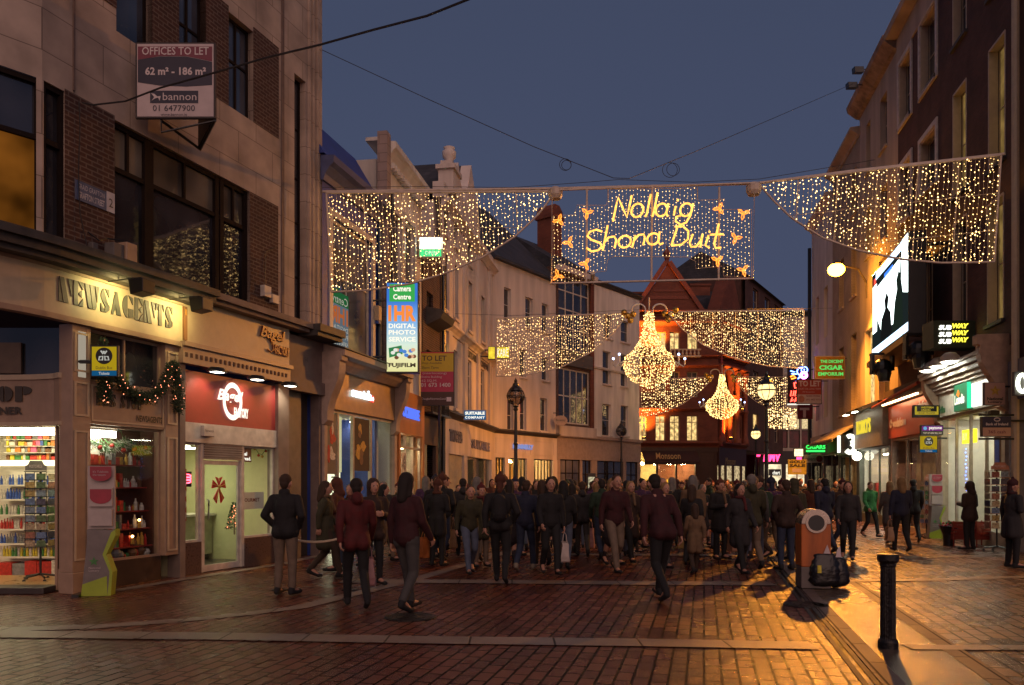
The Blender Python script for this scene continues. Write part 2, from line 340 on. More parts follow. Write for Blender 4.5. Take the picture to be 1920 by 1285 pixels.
STEEL = M('steel', (.45, .44, .42), .3, metal=1)
GREY = M('grey_paint', (.11, .10, .095), .6)
CONC = M('grey_stone', (.22, .17, .14), .75, var=.25, scale=2.5, bump=.15)
DG = darkglass('unlit_glass', (.035, .035, .042)); DG2 = darkglass('curtained_glass', (.16, .14, .11), .7, .06)
CG = glassmat('shop_glass')
IN_W = M('interior_white', (.72, .68, .58), .8, var=.05); IN_D = M('interior_dark', (.06, .045, .035), .8)
TUBE = E('fluorescent_tube', (1, .95, .72), 26.0); WARMT = E('warm_tube', (1, .78, .42), 7.0)
LITW = E('lit_window_warm', (1, .62, .22), .9, var=.5, scale=3.0); LITY = E('lit_window_pale', (1, .66, .24), .95, var=.6, scale=4.0)
LITA = E('lit_window_amber', (1, .42, .06), .9, var=.4, scale=2.0)
BULB = E('bulb_warm', (1, .62, .22), 7.5, sample=False); BULB2 = E('bulb_far', (1, .62, .24), 4.2, sample=False); BULBO = E('bulb_amber', (1, .36, .05), 10.0, sample=False)
BULBS = E('bulb_soft', (1, .66, .26), 5.0, sample=False); BULBR = E('bulb_red', (1, .25, .12), 9.0, sample=False)
WIRE = M('light_cable', (.42, .34, .26), .5); ALU = M('aluminium_tube', (.55, .48, .42), .4, metal=.6)
def window(parent, x0, x1, z0, z1, y, cols=1, rows=1, fw=.05, fm=None, gm=None, bars=.03, splits=None, vsplits=None, name='window', sill=None, label=None):
    fm = fm or FRAME_W; gm = gm or DG
    a = MB(); a.box(x0, x0 + fw, y, y + .07, z0, z1); a.box(x1 - fw, x1, y, y + .07, z0, z1); a.box(x0 + fw, x1 - fw, y, y + .07, z0, z0 + fw); a.box(x0 + fw, x1 - fw, y, y + .07, z1 - fw, z1)
    for i in (vsplits if vsplits is not None else [k / cols for k in range(1, cols)]):
        c = x0 + (x1 - x0) * i; a.box(c - bars / 2, c + bars / 2, y + .004, y + .066, z0 + fw, z1 - fw)
    for i in (splits if splits is not None else [k / rows for k in range(1, rows)]):
        c = z0 + (z1 - z0) * i; a.box(x0 + fw, x1 - fw, y + .008, y + .062, c - bars / 2, c + bars / 2)
    f = a.obj(name, fm, parent)
    if label: f['label'] = label
    if gm is CG: MB().quad((x0 + fw * .5, y + .035, z0 + fw * .5), (x1 - fw * .5, y + .035, z0 + fw * .5), (x1 - fw * .5, y + .035, z1 - fw * .5), (x0 + fw * .5, y + .035, z1 - fw * .5)).obj('pane', gm, f)
    else: MB().box(x0 + fw * .5, x1 - fw * .5, y + .03, y + .04, z0 + fw * .5, z1 - fw * .5).obj('pane', gm, f)
    if sill: MB().box(x0 - .08, x1 + .08, -.09, y, z0 - .1, z0 - .005).obj('sill', sill, f)
    return f
def shell(parent, x0, x1, z0, z1, D, mat, y=.25, roofmat=None, name='rear_wall'):
    a = MB(); a.box(x0, x1, y, D, z0, z1); a.box(x0, x0 + .15, y, D, 0, z0 - .002); a.box(x1 - .15, x1, y, D, 0, z0 - .002); a.box(x0 + .15, x1 - .15, D - .2, D, 0, z0 - .002)
    return a.obj(name, mat, parent)
def cornice(parent, x0, x1, z, h=.35, out=.35, mat=None, name='cornice', dent=False):
    a = MB(); a.prismx([(.02, z), (-.06, z), (-.10, z + h * .25), (-out * .7, z + h * .55), (-out, z + h * .7), (-out, z + h), (.02, z + h + .03)], x0, x1)
    if dent:
        k = x0 + .1
        while k < x1 - .1: a.box(k, k + .1, -.2, -.02, z - .16, z - .01); k += .24
    return a.obj(name, mat or WHITEW, parent)
def sign_board(name, label, cat, F, x0, x1, z0, z1, th, body, face, group=None, arms=None, parent=None):
    t = thing(name, label, cat, F, group=group)
    MB().box(x0, x1, 0, th, z0, z1).obj('panel', body, t, bevel=.008)
    if face is not None: MB().box(x0 + .04, x1 - .04, -.006, .002, z0 + .04, z1 - .04).obj('sign_face', face, t)
    if arms:
        a = MB()
        for (xa, xb, z) in arms: a.tube([(xa, th / 2, z), (xb, th / 2, z)], .02, 6)
        a.obj('bracket', FRAME_K, t)
    return t
# ---------------------------------------------------------------- ground
TH = math.atan(.24)                                # street direction in plan
PAV = wetpaver('wet_brick_paving', (.11, .026, .013), (.15, .040, .020), (.010, .007, .006), .30, .15, .013, TH + R(90), .13, .30)
PAV2 = wetpaver('wet_footway_paving', (.125, .045, .028), (.15, .056, .034), (.014, .010, .008), .34, .17, .014, TH + R(90), .13, .32, sc1=1.4)
GRAN = wetpaver('wet_granite_flags', (.19, .145, .115), (.24, .185, .145), (.06, .05, .04), .9, 4.0, .012, 0, .2, .45)
GRAN2 = wetpaver('wet_granite_kerb', (.10, .07, .055), (.13, .09, .07), (.03, .02, .02), .9, .5, .012, TH + R(90), .4, .6)
ASPH = wetpaver('wet_tar_strip', (.09, .065, .045), (.10, .07, .05), (.05, .04, .035), 6, 6, .002, TH, .13, .28, sc1=3)
a = MB(); a.quad((-400, -60, 0), (400, -60, 0), (400, 700, 0), (-400, 700, 0)); tag(a.obj('street_paving', PAV), kind='structure')
def strip(name, pts, w0, w1, mat, z=.004):          # strip along plan polyline between two offsets
    a = MB(); n = len(pts); L = []; Rr = []
    for i in range(n):
        p = Vector(pts[i]); t = (Vector(pts[min(i+1, n-1)]) - Vector(pts[max(i-1, 0)])).normalized(); nn = Vector((t.y, -t.x))
        L.append(p + nn * w0); Rr.append(p + nn * w1)
    for i in range(n - 1):
        a.quad((L[i].x, L[i].y, z), (Rr[i].x, Rr[i].y, z), (Rr[i+1].x, Rr[i+1].y, z), (L[i+1].x, L[i+1].y, z))
    return tag(a.obj(name, mat), kind='structure')
def dl(d): return (3.04 + .245 * (d - 6.7), d)     # drain line
rp = [dl(d) for d in (3, 7, 12, 20, 30, 46)]
strip('footway_paving', rp, 1.15, 14.0, PAV2, .004)
strip('tar_strip', rp, .25, .95, ASPH, .008)
strip('kerb_stone', rp, .06, .25, GRAN2, .012)
strip('kerb_band', rp, .95, 1.15, GRAN2, .012)
def gp(px, py): d = gd(py); return (K(px) * d, d)
lk = [gp(-60, 1186), gp(0, 1182), gp(180, 1176), gp(330, 1165), gp(450, 1153), gp(560, 1140), gp(786, 1085), gp(913, 1047), gp(1010, 1018), gp(1080, 995)]
strip('kerb_stone', lk, -.14, .14, GRAN, .008)
strip('kerb_stone', [gp(206, 1108), gp(345, 1085), gp(430, 1072), gp(520, 1058), gp(600, 1040)], -.02, .22, GRAN, .008)
strip('paving_band', [gp(-80, 1191), gp(0, 1192), gp(400, 1196), gp(800, 1203), gp(1200, 1208), gp(1530, 1214)], -.24, .16, GRAN, .012)
strip('paving_band', [gp(640, 1091), gp(900, 1092), gp(1200, 1095), gp(1450, 1096)], -.28, .22, GRAN, .012)
strip('paving_band', [gp(1590, 1091), gp(1750, 1089), gp(1930, 1083)], -.12, .12, GRAN, .016)
strip('paving_band', [gp(1700, 1216), gp(1820, 1217), gp(2000, 1217)], -.12, .12, GRAN, .016)
strip('paving_band', [gp(860, 1040), gp(1100, 1041), gp(1380, 1042)], -.25, .2, GRAN, .012)
strip('paving_band', [gp(1610, 1048), gp(1750, 1046), gp(1860, 1042)], -.12, .12, GRAN, .016)
# drain channel: a shallow slotted iron channel
a = MB()
P = [Vector(p) for p in rp]
for i in range(len(P) - 1):
    t = (P[i+1] - P[i]).normalized(); nn = Vector((t.y, -t.x))
    for (o0, o1, zz) in ((-.10, -.05, .01), (.0, .05, .01)):
        q = [P[i] + nn * o0, P[i] + nn * o1, P[i+1] + nn * o1, P[i+1] + nn * o0]; a.flat([(v.x, v.y) for v in q], .001, zz)
tag(a.obj('drain_channel', M('cast_iron_wet', (.03, .025, .022), .6)), kind='structure')
strip('drain_gap', rp, -.05, .0, M('drain_dark', (.01, .008, .008), .15), .003)
# manhole covers and scattered small things
for (px, py, r, lb) in ((770, 1158, .33, 'round dark manhole cover set in the brick paving left of centre'), (1510, 1135, .30, 'round iron manhole cover beside the drain below the orange bin')):
    x, y = gp(px, py); t = thing('manhole_cover', lb, 'manhole cover', loc=(x, y, 0))
    MB().lathe([(.0001, .012), (r, .012), (r, .001)], seg=32).obj('cover_plate', M('manhole_iron', (.025, .022, .02), .3, metal=.5, bump=.6, scale=40), t)
    a = MB()
    for rr in (.9, .6, .3): a.lathe([(r * rr, .012), (r * rr, .017), (r * rr - .02, .017), (r * rr - .02, .012)], seg=32)
    a.obj('raised_ring', M('manhole_iron', (.025, .022, .02)), t)
# ================================================================ LEFT SIDE, near block (stone and brick offices over shops)
FA = Fr(-6.9, 11.75, .353, 1.0)
A = thing('office_building', 'pale stone and dark brick office building over the newsagents and bagel shop at far left', 'building', FA)
uA = FA.u; zA = FA.z
UE = uA(604)                                     # right-hand end
ZL = 5.22                                        # top of the ledge over the shops
w2 = [(uA(218), uA(285)), (uA(335), uA(386)), (uA(428), uA(475))]
hol = [(uA(82), uA(121), ZL, 7.62), (uA(214), uA(468), ZL, 7.60)] + [(a, b, 9.06, 10.9) for a, b in w2] + [(uA(552), uA(573), ZL, 10.75)]
w = MB().wall(0, UE, ZL, 14.5, hol, .22)
w.quad((UE, 0, 0), (UE, 9, 0), (UE, 9, 14.5), (UE, 0, 14.5)); w.quad((0, 0, 14.5), (UE, 0, 14.5), (UE, 9, 14.5), (0, 9, 14.5))
# chamfered corner: the wall turns away to the left
ca = Fr(0, 0, 1, 0)
cx, cyy = -0.93, .37                              # local direction of the chamfer (away left)
def chl(t, y=0): return (cx * t + y * .37, cyy * t + y * .93)
L = 3.2
def cq(t0, t1, z0, z1, y=0, m=0):
    p = chl(t0, y); q = chl(t1, y); w.quad((q[0], q[1], z0), (p[0], p[1], z0), (p[0], p[1], z1), (q[0], q[1], z1), m)
cq(0, .08, ZL, 14.5); cq(.08, .70, 7.62, 14.5); cq(.70, L, ZL, 14.5)
w.obj('stone_wall', STONE, A)
MB().box(.3, UE - .01, .35, 9, 5.0, 14.4).obj('rear_wall', GREYW, A); MB().box(UE - .16, UE - .01, .35, 9, 0, 4.99).obj('party_wall', GREYW, A)
# corner window: two faces
g = MB(); g.box(uA(82), uA(121), .10, .12, ZL, 7.6); pane = None
fr = MB()
for px in (80.5, 84, 119.5): fr.box(uA(px) - .035, uA(px) + .035, .02, .12, ZL, 7.62)
fr.box(uA(80), uA(121), .03, .12, 7.54, 7.62); fr.box(uA(80), uA(121), .03, .12, 6.72, 6.80); fr.box(uA(80), uA(121), .03, .12, ZL, ZL + .08)
def cbox(t0, t1, z0, z1, y0=.02, y1=.12):
    P = [chl(t0, y0), chl(t1, y0), chl(t1, y1), chl(t0, y1)]; fr.flat(P, z0, z1)
for t in (.04, .64): cbox(t - .04, t + .04, ZL, 7.62)
for z in (ZL + .01, 6.72, 7.54): cbox(.08, .6, z, z + .07)
wf = fr.obj('window', FRAME_BR, A); g.obj('pane', DG, wf)
g = MB(); P = [chl(.02, .08), chl(.68, .08), chl(.68, .1), chl(.02, .1)]; g.flat(P, 6.76, 7.6); g.obj('pane', DG, wf)
g = MB(); g.flat(P, ZL, 6.75); g.obj('pane', E('lamplit_room', (1, .33, .04), .10, var=.85, scale=.9), wf)
# large window and upper windows
big = MB(); z0 = ZL; z1 = 7.6
for px, hw in ((214.5, .05), (281, .05), (289, .05), (412, .05), (421, .05), (466, .05)): big.box(uA(px) - hw, uA(px) + hw, .06, .2, z0, z1)
for px in (247, 353, 444): big.box(uA(px) - .025, uA(px) + .025, .08, .18, 6.86, z1)
for z in (z0, 6.80, z1 - .08): big.box(uA(214), uA(468), .07, .19, z, z + .08)
bw = big.obj('window', FRAME_BR, A); bw['label'] = 'wide bronze-framed window reflecting the light curtain'
MB().box(uA(214), uA(468), .13, .15, z0, 6.84).obj('pane', DG, bw)
MB().box(uA(214), uA(468), .13, .15, 6.84, z1).obj('pane', DG2, bw)
BLUEG = darkglass('sky_lit_glass', (.05, .06, .08))
for i, (a, b) in enumerate(w2):
    f = window(A, a, b, 9.06, 10.9, .13, fw=.05, fm=FRAME_BR, gm=BLUEG, vsplits=[.5] if i else [], splits=[.55], bars=.05)
f = window(A, uA(552), uA(573), ZL, 10.75, .15, fw=.05, fm=FRAME_BR, gm=DG, cols=1, splits=[.2, .42, .6, .8])
# brick piers (each a panel set a little proud)
for (a, b, z0, z1) in ((uA(121) + .0, uA(214), ZL, 7.66), (uA(468), uA(521), ZL, 7.60), (uA(285), uA(335), 9.06, 11), (uA(386), uA(428), 9.06, 11), (uA(475), uA(522), 9.06, 11), (uA(160), uA(218), 9.42, 11)):
    MB().box(a, b, -.012, .21, z0, z1).obj('brick_pier', BRICK_DK, A)
# vertical joints, pilaster steps, ledges
a = MB(); a.box(uA(527), uA(531), -.03, .02, ZL, 14.4); a.box(uA(136), uA(139), -.025, .02, 7.7, 14.4)
a.each('joint_strip', M('dark_joint', (.16, .11, .09), .7), A)
a = MB()
for px in (577, 584, 592): a.box(uA(px), uA(px + 3), -.05, .02, ZL, 14.4)
a.each('pilaster_rib', STONE, A)
LC = [(-2.3, .62), (-1.5, .34), (-.85, .12), (-.40, .03), (-.05, .0), (.3, .0)]           # curve of the corner, local x,y
def curve(o, x1): # offset outwards
    return [(x - o * .25 * (i < 3), y - o) for i, (x, y) in enumerate(LC)] + [(x1, -o)]
a = MB(); ribbon(a, curve(.50, uA(372)), 5.10, 5.22, .5); ribbon(a, curve(.42, uA(371)), 4.98, 5.098, .42); ribbon(a, curve(.34, uA(370)), 4.90, 4.978, .34)
a.obj('dark_ledge', LEAD, A)
a = MB(); a.box(uA(373), uA(560), -.38, .02, 5.10, 5.22); a.box(uA(337), uA(559), -.30, .0, 5.02, 5.098); a.obj('ledge', CONC, A)
a = MB(); a.box(uA(561), uA(610), -.55, .02, 5.06, 5.22); a.box(uA(561), uA(609), -.48, .02, 4.96, 5.058); a.obj('dark_ledge', LEAD, A)
# ---------------- newsagents shopfront
NS = thing('newsagent_shopfront', 'cream corner newsagents shopfront under two sign lamps with lit display window', 'shopfront', FA)
a = MB(); ribbon(a, curve(.10, uA(334)), 4.20, 4.89, .12); a.obj('fascia', CREAM, NS)
a = MB(); ribbon(a, curve(.14, uA(334)), 4.12, 4.20, .16); ribbon(a, curve(.13, uA(334)), 4.86, 4.9, .05); a.obj('fascia_moulding', CREAM2, NS)
DECO = M('grey_sign_letters', (.10, .10, .085), .5)
# stencil lettering drawn as polygons in a unit box
def stencil(ch):
    def arc(cx, cy, rx, ry, a0, a1, n=10): return [(cx + rx * math.cos(R(a0 + (a1 - a0) * i / n)), cy + ry * math.sin(R(a0 + (a1 - a0) * i / n))) for i in range(n + 1)]
    if ch == 'N': return [[(0,0),(.0,.92),(.26,0)], [(.06,1),(.4,1),(.74,0),(.36,0)], [(.70,1),(1,1),(.98,.28)]]
    if ch == 'E': return [[(0,0),(.42,0),(.42,1),(0,1)], [(.48,1),(1,1),(1,.68)], [(.5,.5),(.86,.64),(.86,.36)], [(.48,0),(1,0),(1,.34)]]
    if ch == 'W': return [[(0,1),(.28,1),(.5,0),(.24,0)], [(.34,1),(.62,1),(.82,.15),(.74,0),(.55,0)], [(.72,1),(1,1),(.86,.32)]]
    if ch == 'S': return [arc(.45,.70,.45,.30,60,270,10) + [(.72,.30),(1,.16),(.6,.62),(.3,1.0)], [(.5,1),(.95,1),(.95,.66)], [(0,.36),(0,0),(.48,0)], [(.1,.5),(.62,.44),(1,.3),(.95,.1),(.6,0),(.44,.02),(.5,.25)]]
    if ch == 'A': return [[(.38,1),(.62,1),(1,0),(.52,0),(.52,.22),(.40,.5)], [(0,0),(.34,.84),(.46,0.18),(.30,.18),(.22,0)]]
    if ch == 'G': return [arc(.5,.5,.5,.5,95,265,14), [(.56,1),(.95,.92),(.95,.62)], [(.54,.42),(1,.42),(1,.08),(.56,0)]]
    if ch == 'T': return [[(.3,1),(.7,1),(.7,0),(.3,0)], [(.24,1),(0,1),(0,.66)], [(.76,1),(1,1),(1,.66)]]
    if ch == 'O': return [arc(.46,.5,.46,.5,90,270,12), arc(.54,.5,.46,.5,-90,90,12)]
    if ch == 'P': return [[(0,0),(.42,0),(.42,1),(0,1)], [(.48,1)] + arc(.5,.72,.5,.28,90,-90,10) + [(.48,.44)]]
    if ch == 'B': return [[(0,0),(.42,0),(.42,1),(0,1)], [(.48,1)] + arc(.5,.77,.42,.23,90,-90,8) + [(.48,.54)], [(.48,.48)] + arc(.5,.24,.5,.24,90,-90,8) + [(.48,0)]]
    if ch == 'U': return [[(0,1),(.42,1),(.42,0),(.2,.04),(.04,.16),(0,.34)], [(.48,0),(.8,.05),(1,.3),(1,1),(.7,1),(.7,.2)]]
    return []
def deco(s, x0, x1, z0, z1, y, mat, parent, th=.015, gap=.14, space=.5):
    mb = MB(); ws = [(.55 if c == ' ' else {'E': .72, 'S': .72, 'T': .8, 'W': 1.15, 'G': .95, 'A': .85}.get(c, 1)) for c in s]
    tot = sum(ws) + gap * (len(s) - 1); k = (x1 - x0) / tot; x = x0
    for c, wd in zip(s, ws):
        for poly in stencil(c):
            mb.prism([(x + p[0] * wd * k, z0 + p[1] * (z1 - z0)) for p in poly], y - th, y)
        x += (wd + gap) * k
    return mb.obj('lettering', mat, parent)
deco('NEWSAGENTS', uA(99), uA(314), 4.40, 4.77, -.104, DECO, NS)
# pillar, panels, lower fascia, transoms
yd = .02
a = MB(); a.box(uA(129), uA(164), -.07, .2, 0.32, 4.12); a.box(uA(129) - .01, uA(164) + .01, -.09, .2, 0, .32)
a.box(uA(305), uA(330), -.06, .2, .42, 4.12); a.each('pilaster', CREAM2, NS, bevel=.01)
def panel(x0, x1, z0, z1, y, parent, mat=CREAM, b=.03):
    a = MB(); a.box(x0, x1, y - .015, y, z0, z0 + b); a.box(x0, x1, y - .015, y, z1 - b, z1); a.box(x0, x0 + b, y - .015, y, z0 + b, z1 - b); a.box(x1 - b, x1, y - .015, y, z0 + b, z1 - b)
    return a.obj('panel_moulding', mat, parent)
for (x0, x1) in ((uA(133), uA(160)), (uA(308), uA(326))):
    for (z0, z1) in ((.5, 2.5), (2.72, 3.25), (3.4, 4.0)): panel(x0, x1, z0, z1, -.071, NS)
MB().box(uA(140), uA(154), -.078, -.06, 3.32, 4.02).obj('frosted_panel', E('frosted_lightbox', (1, .85, .65), .35), NS)
a = MB(); a.box(uA(164), uA(305), -.04, .12, 2.62, 3.28); a.obj('lower_fascia', CREAM2, NS); panel(uA(167), uA(303), 2.66, 3.24, -.041, NS)
TXK = M('dark_letters', (.05, .04, .03), .5)
deco('BUS STOP', uA(176), uA(266), 2.92, 3.12, -.045, TXK, NS, .012); letters('NEWSAGENTS', uA(252), uA(300), 2.72, 2.83, -.046, TXK, NS, bold=.03)
MB().box(uA(164), uA(305), .04, .2, 0, .42).each('stall_riser', M('dark_riser', (.05, .03, .022), .4), NS)
f = window(NS, uA(164), uA(305), .42, 2.62, .05, fw=.04, fm=CREAM2, gm=CG, label='display window full of gifts under a strip lamp')
f = window(NS, uA(164), uA(305), 3.28, 4.12, .05, cols=2, fw=.05, fm=CREAM2, gm=DG)
# display box interior
D = .50
a = MB(); a.box(uA(164), uA(305), D, D + .05, .3, 2.65); a.box(uA(164) - .05, uA(164), .2, D, .3, 2.65); a.box(uA(305), uA(305) + .05, .2, D, .3, 2.65); a.box(uA(164), uA(305), .14, D, 2.6, 2.66); a.box(uA(164), uA(305), .12, D, .36, .42)
a.obj('display_box', M('display_back', (.10, .035, .022), .8), NS)
t = thing('strip_lamp', 'glowing strip lamp at the top of the newsagents display window', 'strip lamp', FA)
MB().box(uA(168), uA(232), .16, .24, 2.44, 2.54).obj('lamp_tube', TUBE, t); MB().box(uA(167), uA(233), .14, .26, 2.545, 2.59).obj('lamp_housing', FRAME_W, t)
COLS = [M('goods_%s' % n, c, .45, var=.3, scale=20) for n, c in (('red', (.45, .03, .02)), ('gold', (.5, .3, .05)), ('white', (.6, .57, .5)), ('green', (.05, .2, .05)), ('blue', (.04, .10, .4)), ('orange', (.55, .18, .03)), ('brown', (.15, .07, .03)), ('pink', (.6, .12, .25)), ('yellow', (.6, .5, .04)), ('grey', (.2, .2, .2)))]
def goods(name, parent, x0, x1, y0, y1, z, hmin, hmax, wmin, wmax, mats=None, seed=1, kind='box', gap=.01):
    rr = random.Random(seed); a = MB(); x = x0; mats = mats or COLS
    while x < x1 - wmin:
        ww = rr.uniform(wmin, wmax); h = rr.uniform(hmin, hmax); m = rr.randrange(len(mats)); yy = rr.uniform(0, .03)
        ww = min(ww, x1 - x)
        if kind == 'box': a.box(x, x + ww - gap, y0 + yy, y1, z, z + h, m)
        elif kind == 'bottle':
            r = ww * .42; a.lathe([(r, 0), (r, h * .62), (r * .45, h * .8), (r * .4, h), (.0001, h)], (x + ww / 2, (y0 + y1) / 2, z), 8, m)
        else: a.ball((x + ww / 2, (y0 + y1) / 2 + yy, z + h / 2), h / 2, 8, m)
        x += ww
    return a.obj(name, mats, parent)
# things in the display window: a stepped display stand with rows of gifts
t = thing('gift_display', 'tiered red shelves packed with cards, toys and gifts in the newsagents window', 'display stand', FA)
u0, u1 = uA(172), uA(296)
a = MB()
for i, z in enumerate((.62, .92, 1.22, 1.62, 2.0)): a.box(u0, u1, .12 + .04 * i, .48, z - .02, z)
a.obj('shelf', M('red_felt', (.22, .02, .015), .8), t)
k = 0
for i, z in enumerate((.42, .62, .92, 1.22, 1.62, 2.0)):
    for (a0, b0) in ((u0, u0 + (u1 - u0) * .36), (u0 + (u1 - u0) * .38, u0 + (u1 - u0) * .68), (u0 + (u1 - u0) * .7, u1)):
        k += 1; kd = ('bottle', 'box', 'box')[k % 3] if i else 'ball'
        goods('gift_row', t, a0, b0, .12 + .04 * i, .26 + .04 * i, z, .07, .24, .035, .10, [COLS[j] for j in ((2, 0, 6, 1), (0, 2, 2, 5, 6), (0, 1, 3, 0, 9))[k % 3]], 30 + k, kd)
t = thing('bow_garland', 'green garland with silver tinsel and red baubles under the strip lamp of the newsagents', 'garland', FA)
a = MB(); rr = random.Random(5); xs = np.linspace(u0, u1, 80)
for x in xs:
    for _ in range(16):
        p = Vector((x + rr.gauss(0, .02), .22 + rr.gauss(0, .02), 2.30 + .05 * math.sin((x - u0) * 9) + rr.gauss(0, .03))); q = p + Vector((rr.gauss(0, .05), rr.gauss(0, .03), rr.gauss(0, .05))); e = Vector((.006, 0, .006))
        a.add([p, q, q + e, p + e], [(0, 1, 2, 3)], rr.random() < .4)
a.obj('tinsel', [COLS[3], M('silver_tinsel', (.8, .78, .7), .3, metal=.3)], t)
a = MB()
for i in range(7): a.ball((u0 + .1 + i * .24, .19, 2.24 + .03 * (i % 3)), .04, 10)
a.each('bauble', COLS[0], t)
for i, (bx, bz) in enumerate(((.25, 1.22), (.55, 1.24), (.95, .66), (1.1, .93))):
    t = thing('candle_lamp', 'small glowing candle lamp ' + ('first from left on the middle shelf', 'second from left on the middle shelf', 'down among the soft toys', 'on the low red shelf')[i] + ' of the newsagents window', 'candle lamp', FA, group='candle lamps in the newsagents window')
    MB().lathe([(.03, 0), (.025, .1), (.0001, .1)], (u0 + bx, .13, bz), 8).obj('lamp_base', COLS[1], t); MB().ball((u0 + bx, .13, bz + .13), .022, 8).obj('lamp_bulb', E('candle_glow', (1, .5, .15), 20), t)
# ---------------- corner entrance with the drinks shelves (frontal)
FC = Fr(-9.9, 12.5, 1, 0)
xp = FC.u(129)
NC = thing('corner_entrance', 'brightly lit corner entrance of the newsagents at the left edge with cream curved sign', 'shop entrance', FC)
a = MB(); cc = [(-.2, .0)] + [(x, .0) for x in (1.0, 2.0)] + [(FC.u(60), -.03), (FC.u(90), -.09), (FC.u(112), -.16), (FC.u(130), -.28)]
ribbon(a, cc, 2.60, 3.34, .1); a.obj('fascia', CREAM2, NC)
a = MB(); ribbon(a, [(x, y - .03) for x, y in cc], 3.30, 3.38, .12); ribbon(a, [(x, y - .03) for x, y in cc], 2.58, 2.64, .12); a.obj('fascia_moulding', CREAM, NC)
deco('STOP', FC.u(-62), FC.u(63), 2.96, 3.20, -.035, TXK, NC, .012); letters('CORNER', FC.u(-50), FC.u(45), 2.76, 2.88, -.036, TXK, NC, bold=.04)
a = MB(); a.box(FC.u(104), FC.u(109), -.02, .06, 0.02, 2.58); a.box(FC.u(124), FC.u(130), -.05, .06, 0.02, 4.1); a.box(FC.u(109), FC.u(124), -.01, .06, 0.02, .35); a.obj('door_frame', CREAM2, NC)
MB().box(FC.u(109), FC.u(124), .02, .03, .35, 2.58).obj('side_light', CG, NC)
MB().box(0, FC.u(124), .02, .03, 3.38, 4.12).obj('transom_pane', DG, NC); MB().box(0, FC.u(42), -.04, .0, 3.4, 3.88).obj('blind_board', M('brown_board', (.14, .10, .07), .6), NC)
a = MB()  # room
X0 = -.3; X1 = FC.u(127) + .02
a.box(X0, X1, 2.6, 2.7, 0, 2.7, 0); a.box(X1, X1 + .05, .08, 2.6, 0, 2.7, 0); a.box(X0 - .1, X0, .1, 2.6, 0, 2.7, 0); a.box(X0, X1, .12, 2.6, 2.62, 2.7, 0); a.box(X0, X1, .05, 2.6, .005, .03, 1)
a.obj('shop_room', [IN_W, M('warm_floor', (.45, .28, .12), .3)], NC)
for i, y in enumerate((.7, 1.7)):
    t = thing('ceiling_lamp', ('front', 'rear')[i] + ' strip lamp on the ceiling of the newsagents entrance', 'ceiling lamp', FC, group='newsagents ceiling lamps')
    MB().box(.2, X1 - .3, y, y + .12, 2.55, 2.60).obj('lamp_tube', E('newsagent_tube', (1, .86, .50), 16), t)
    MB().box(.15, X1 - .25, y - .03, y + .15, 2.602, 2.618).obj('lamp_housing', FRAME_W, t)
t = thing('drinks_shelf', 'tall lit shelves of drink bottles inside the newsagents entrance', 'shelves', FC)
xa, xb = .6, FC.u(62) + .45
a = MB(); a.box(xa, xb, 2.3, 2.55, 0.03, 2.0, 0)
ZS = (.36, .60, .86, 1.12, 1.40, 1.66)
for z in ZS: a.box(xa, xb, 1.95, 2.3, z - .03, z, 0)
a.obj('shelf', IN_W, t)
MB().box(xa, xb, 1.92, 2.0, 2.0, 2.10).obj('shelf_lamp', E('shelf_glow', (1, .85, .5), 2.5), t)
for i, z in enumerate(ZS): goods('bottle_row', t, xa, xb, 1.97, 2.1, z, .15, .2, .045, .06, [[COLS[8], COLS[2], COLS[3]], [COLS[9], COLS[4]], [COLS[0], COLS[2]], [COLS[2], COLS[3]], [COLS[4], COLS[2], COLS[3]], [COLS[4], COLS[2]]][i], 60 + i, 'bottle')
goods('box_row', t, xa, xb, 1.9, 2.2, .03, .2, .28, .2, .3, [COLS[2], COLS[0], COLS[9]], 70)
t = thing('cigarette_shelf', 'upper shelves crammed with small coloured packets above the drinks', 'shelves', FC)
for i, z in enumerate((2.12, 2.26, 2.38, 2.50)): goods('packet_row', t, xa, X1 - .05, 2.2, 2.4, z, .06, .12, .035, .13, COLS, 80 + i)
a = MB()
for z in (2.11, 2.25, 2.37, 2.49): a.box(xa, X1 - .05, 2.15, 2.55, z - .01, z)
a.obj('shelf', IN_W, t)
# ---------------- bagel shopfront
BG = thing('bagel_shopfront', 'cream and red bagel shopfront with bow on its glass door', 'shopfront', FA)
a = MB(); a.box(uA(336), uA(535), -.10, .02, 4.22, 5.015); a.obj('fascia', CREAM, BG)
a = MB(); a.box(uA(330), uA(533), -.16, .02, 3.84, 4.14); a.box(uA(329), uA(534), -.22, .02, 4.14, 4.22); a.obj('dentil_band', CREAM2, BG)
a = MB()
for i in range(24): x = uA(334) + i * (uA(530) - uA(334)) / 24; a.box(x, x + .05, -.175, -.15, 3.95, 4.03)
a.obj('dentil', M('dentil_dark', (.10, .05, .04), .7), BG)
RB = M('brown_red_letters', (.22, .06, .03), .4)
letters('Bagel', uA(478), uA(524), 4.62, 4.92, -.15, RB, BG, bold=.02, shear=.3, thick=.04); letters('FACTORY', uA(505), uA(532), 4.40, 4.60, -.15, RB, BG, bold=.04, shear=.0, thick=.04)
a = MB(); a.tube([(uA(500), -.13, 4.66), (uA(503), -.13, 4.48), (uA(498), -.13, 4.42), (uA(492), -.13, 4.46)], .02); a.obj('letter_tail', RB, BG)
a = MB(); a.box(uA(331), uA(341), -.08, .2, 0, 3.84); a.box(uA(516), uA(536), -.08, .2, 0, 3.84); a.each('pilaster', CONC, BG)
REDM = M('burgundy_sign', (.30, .035, .03), .45, var=.1)
MB().box(uA(341), uA(516), .0, .06, 2.80, 3.75).obj('sign_panel', REDM, BG)
MB().box(uA(341), uA(516), -.03, .06, 2.44, 2.80).obj('white_band', FRAME_W, BG)
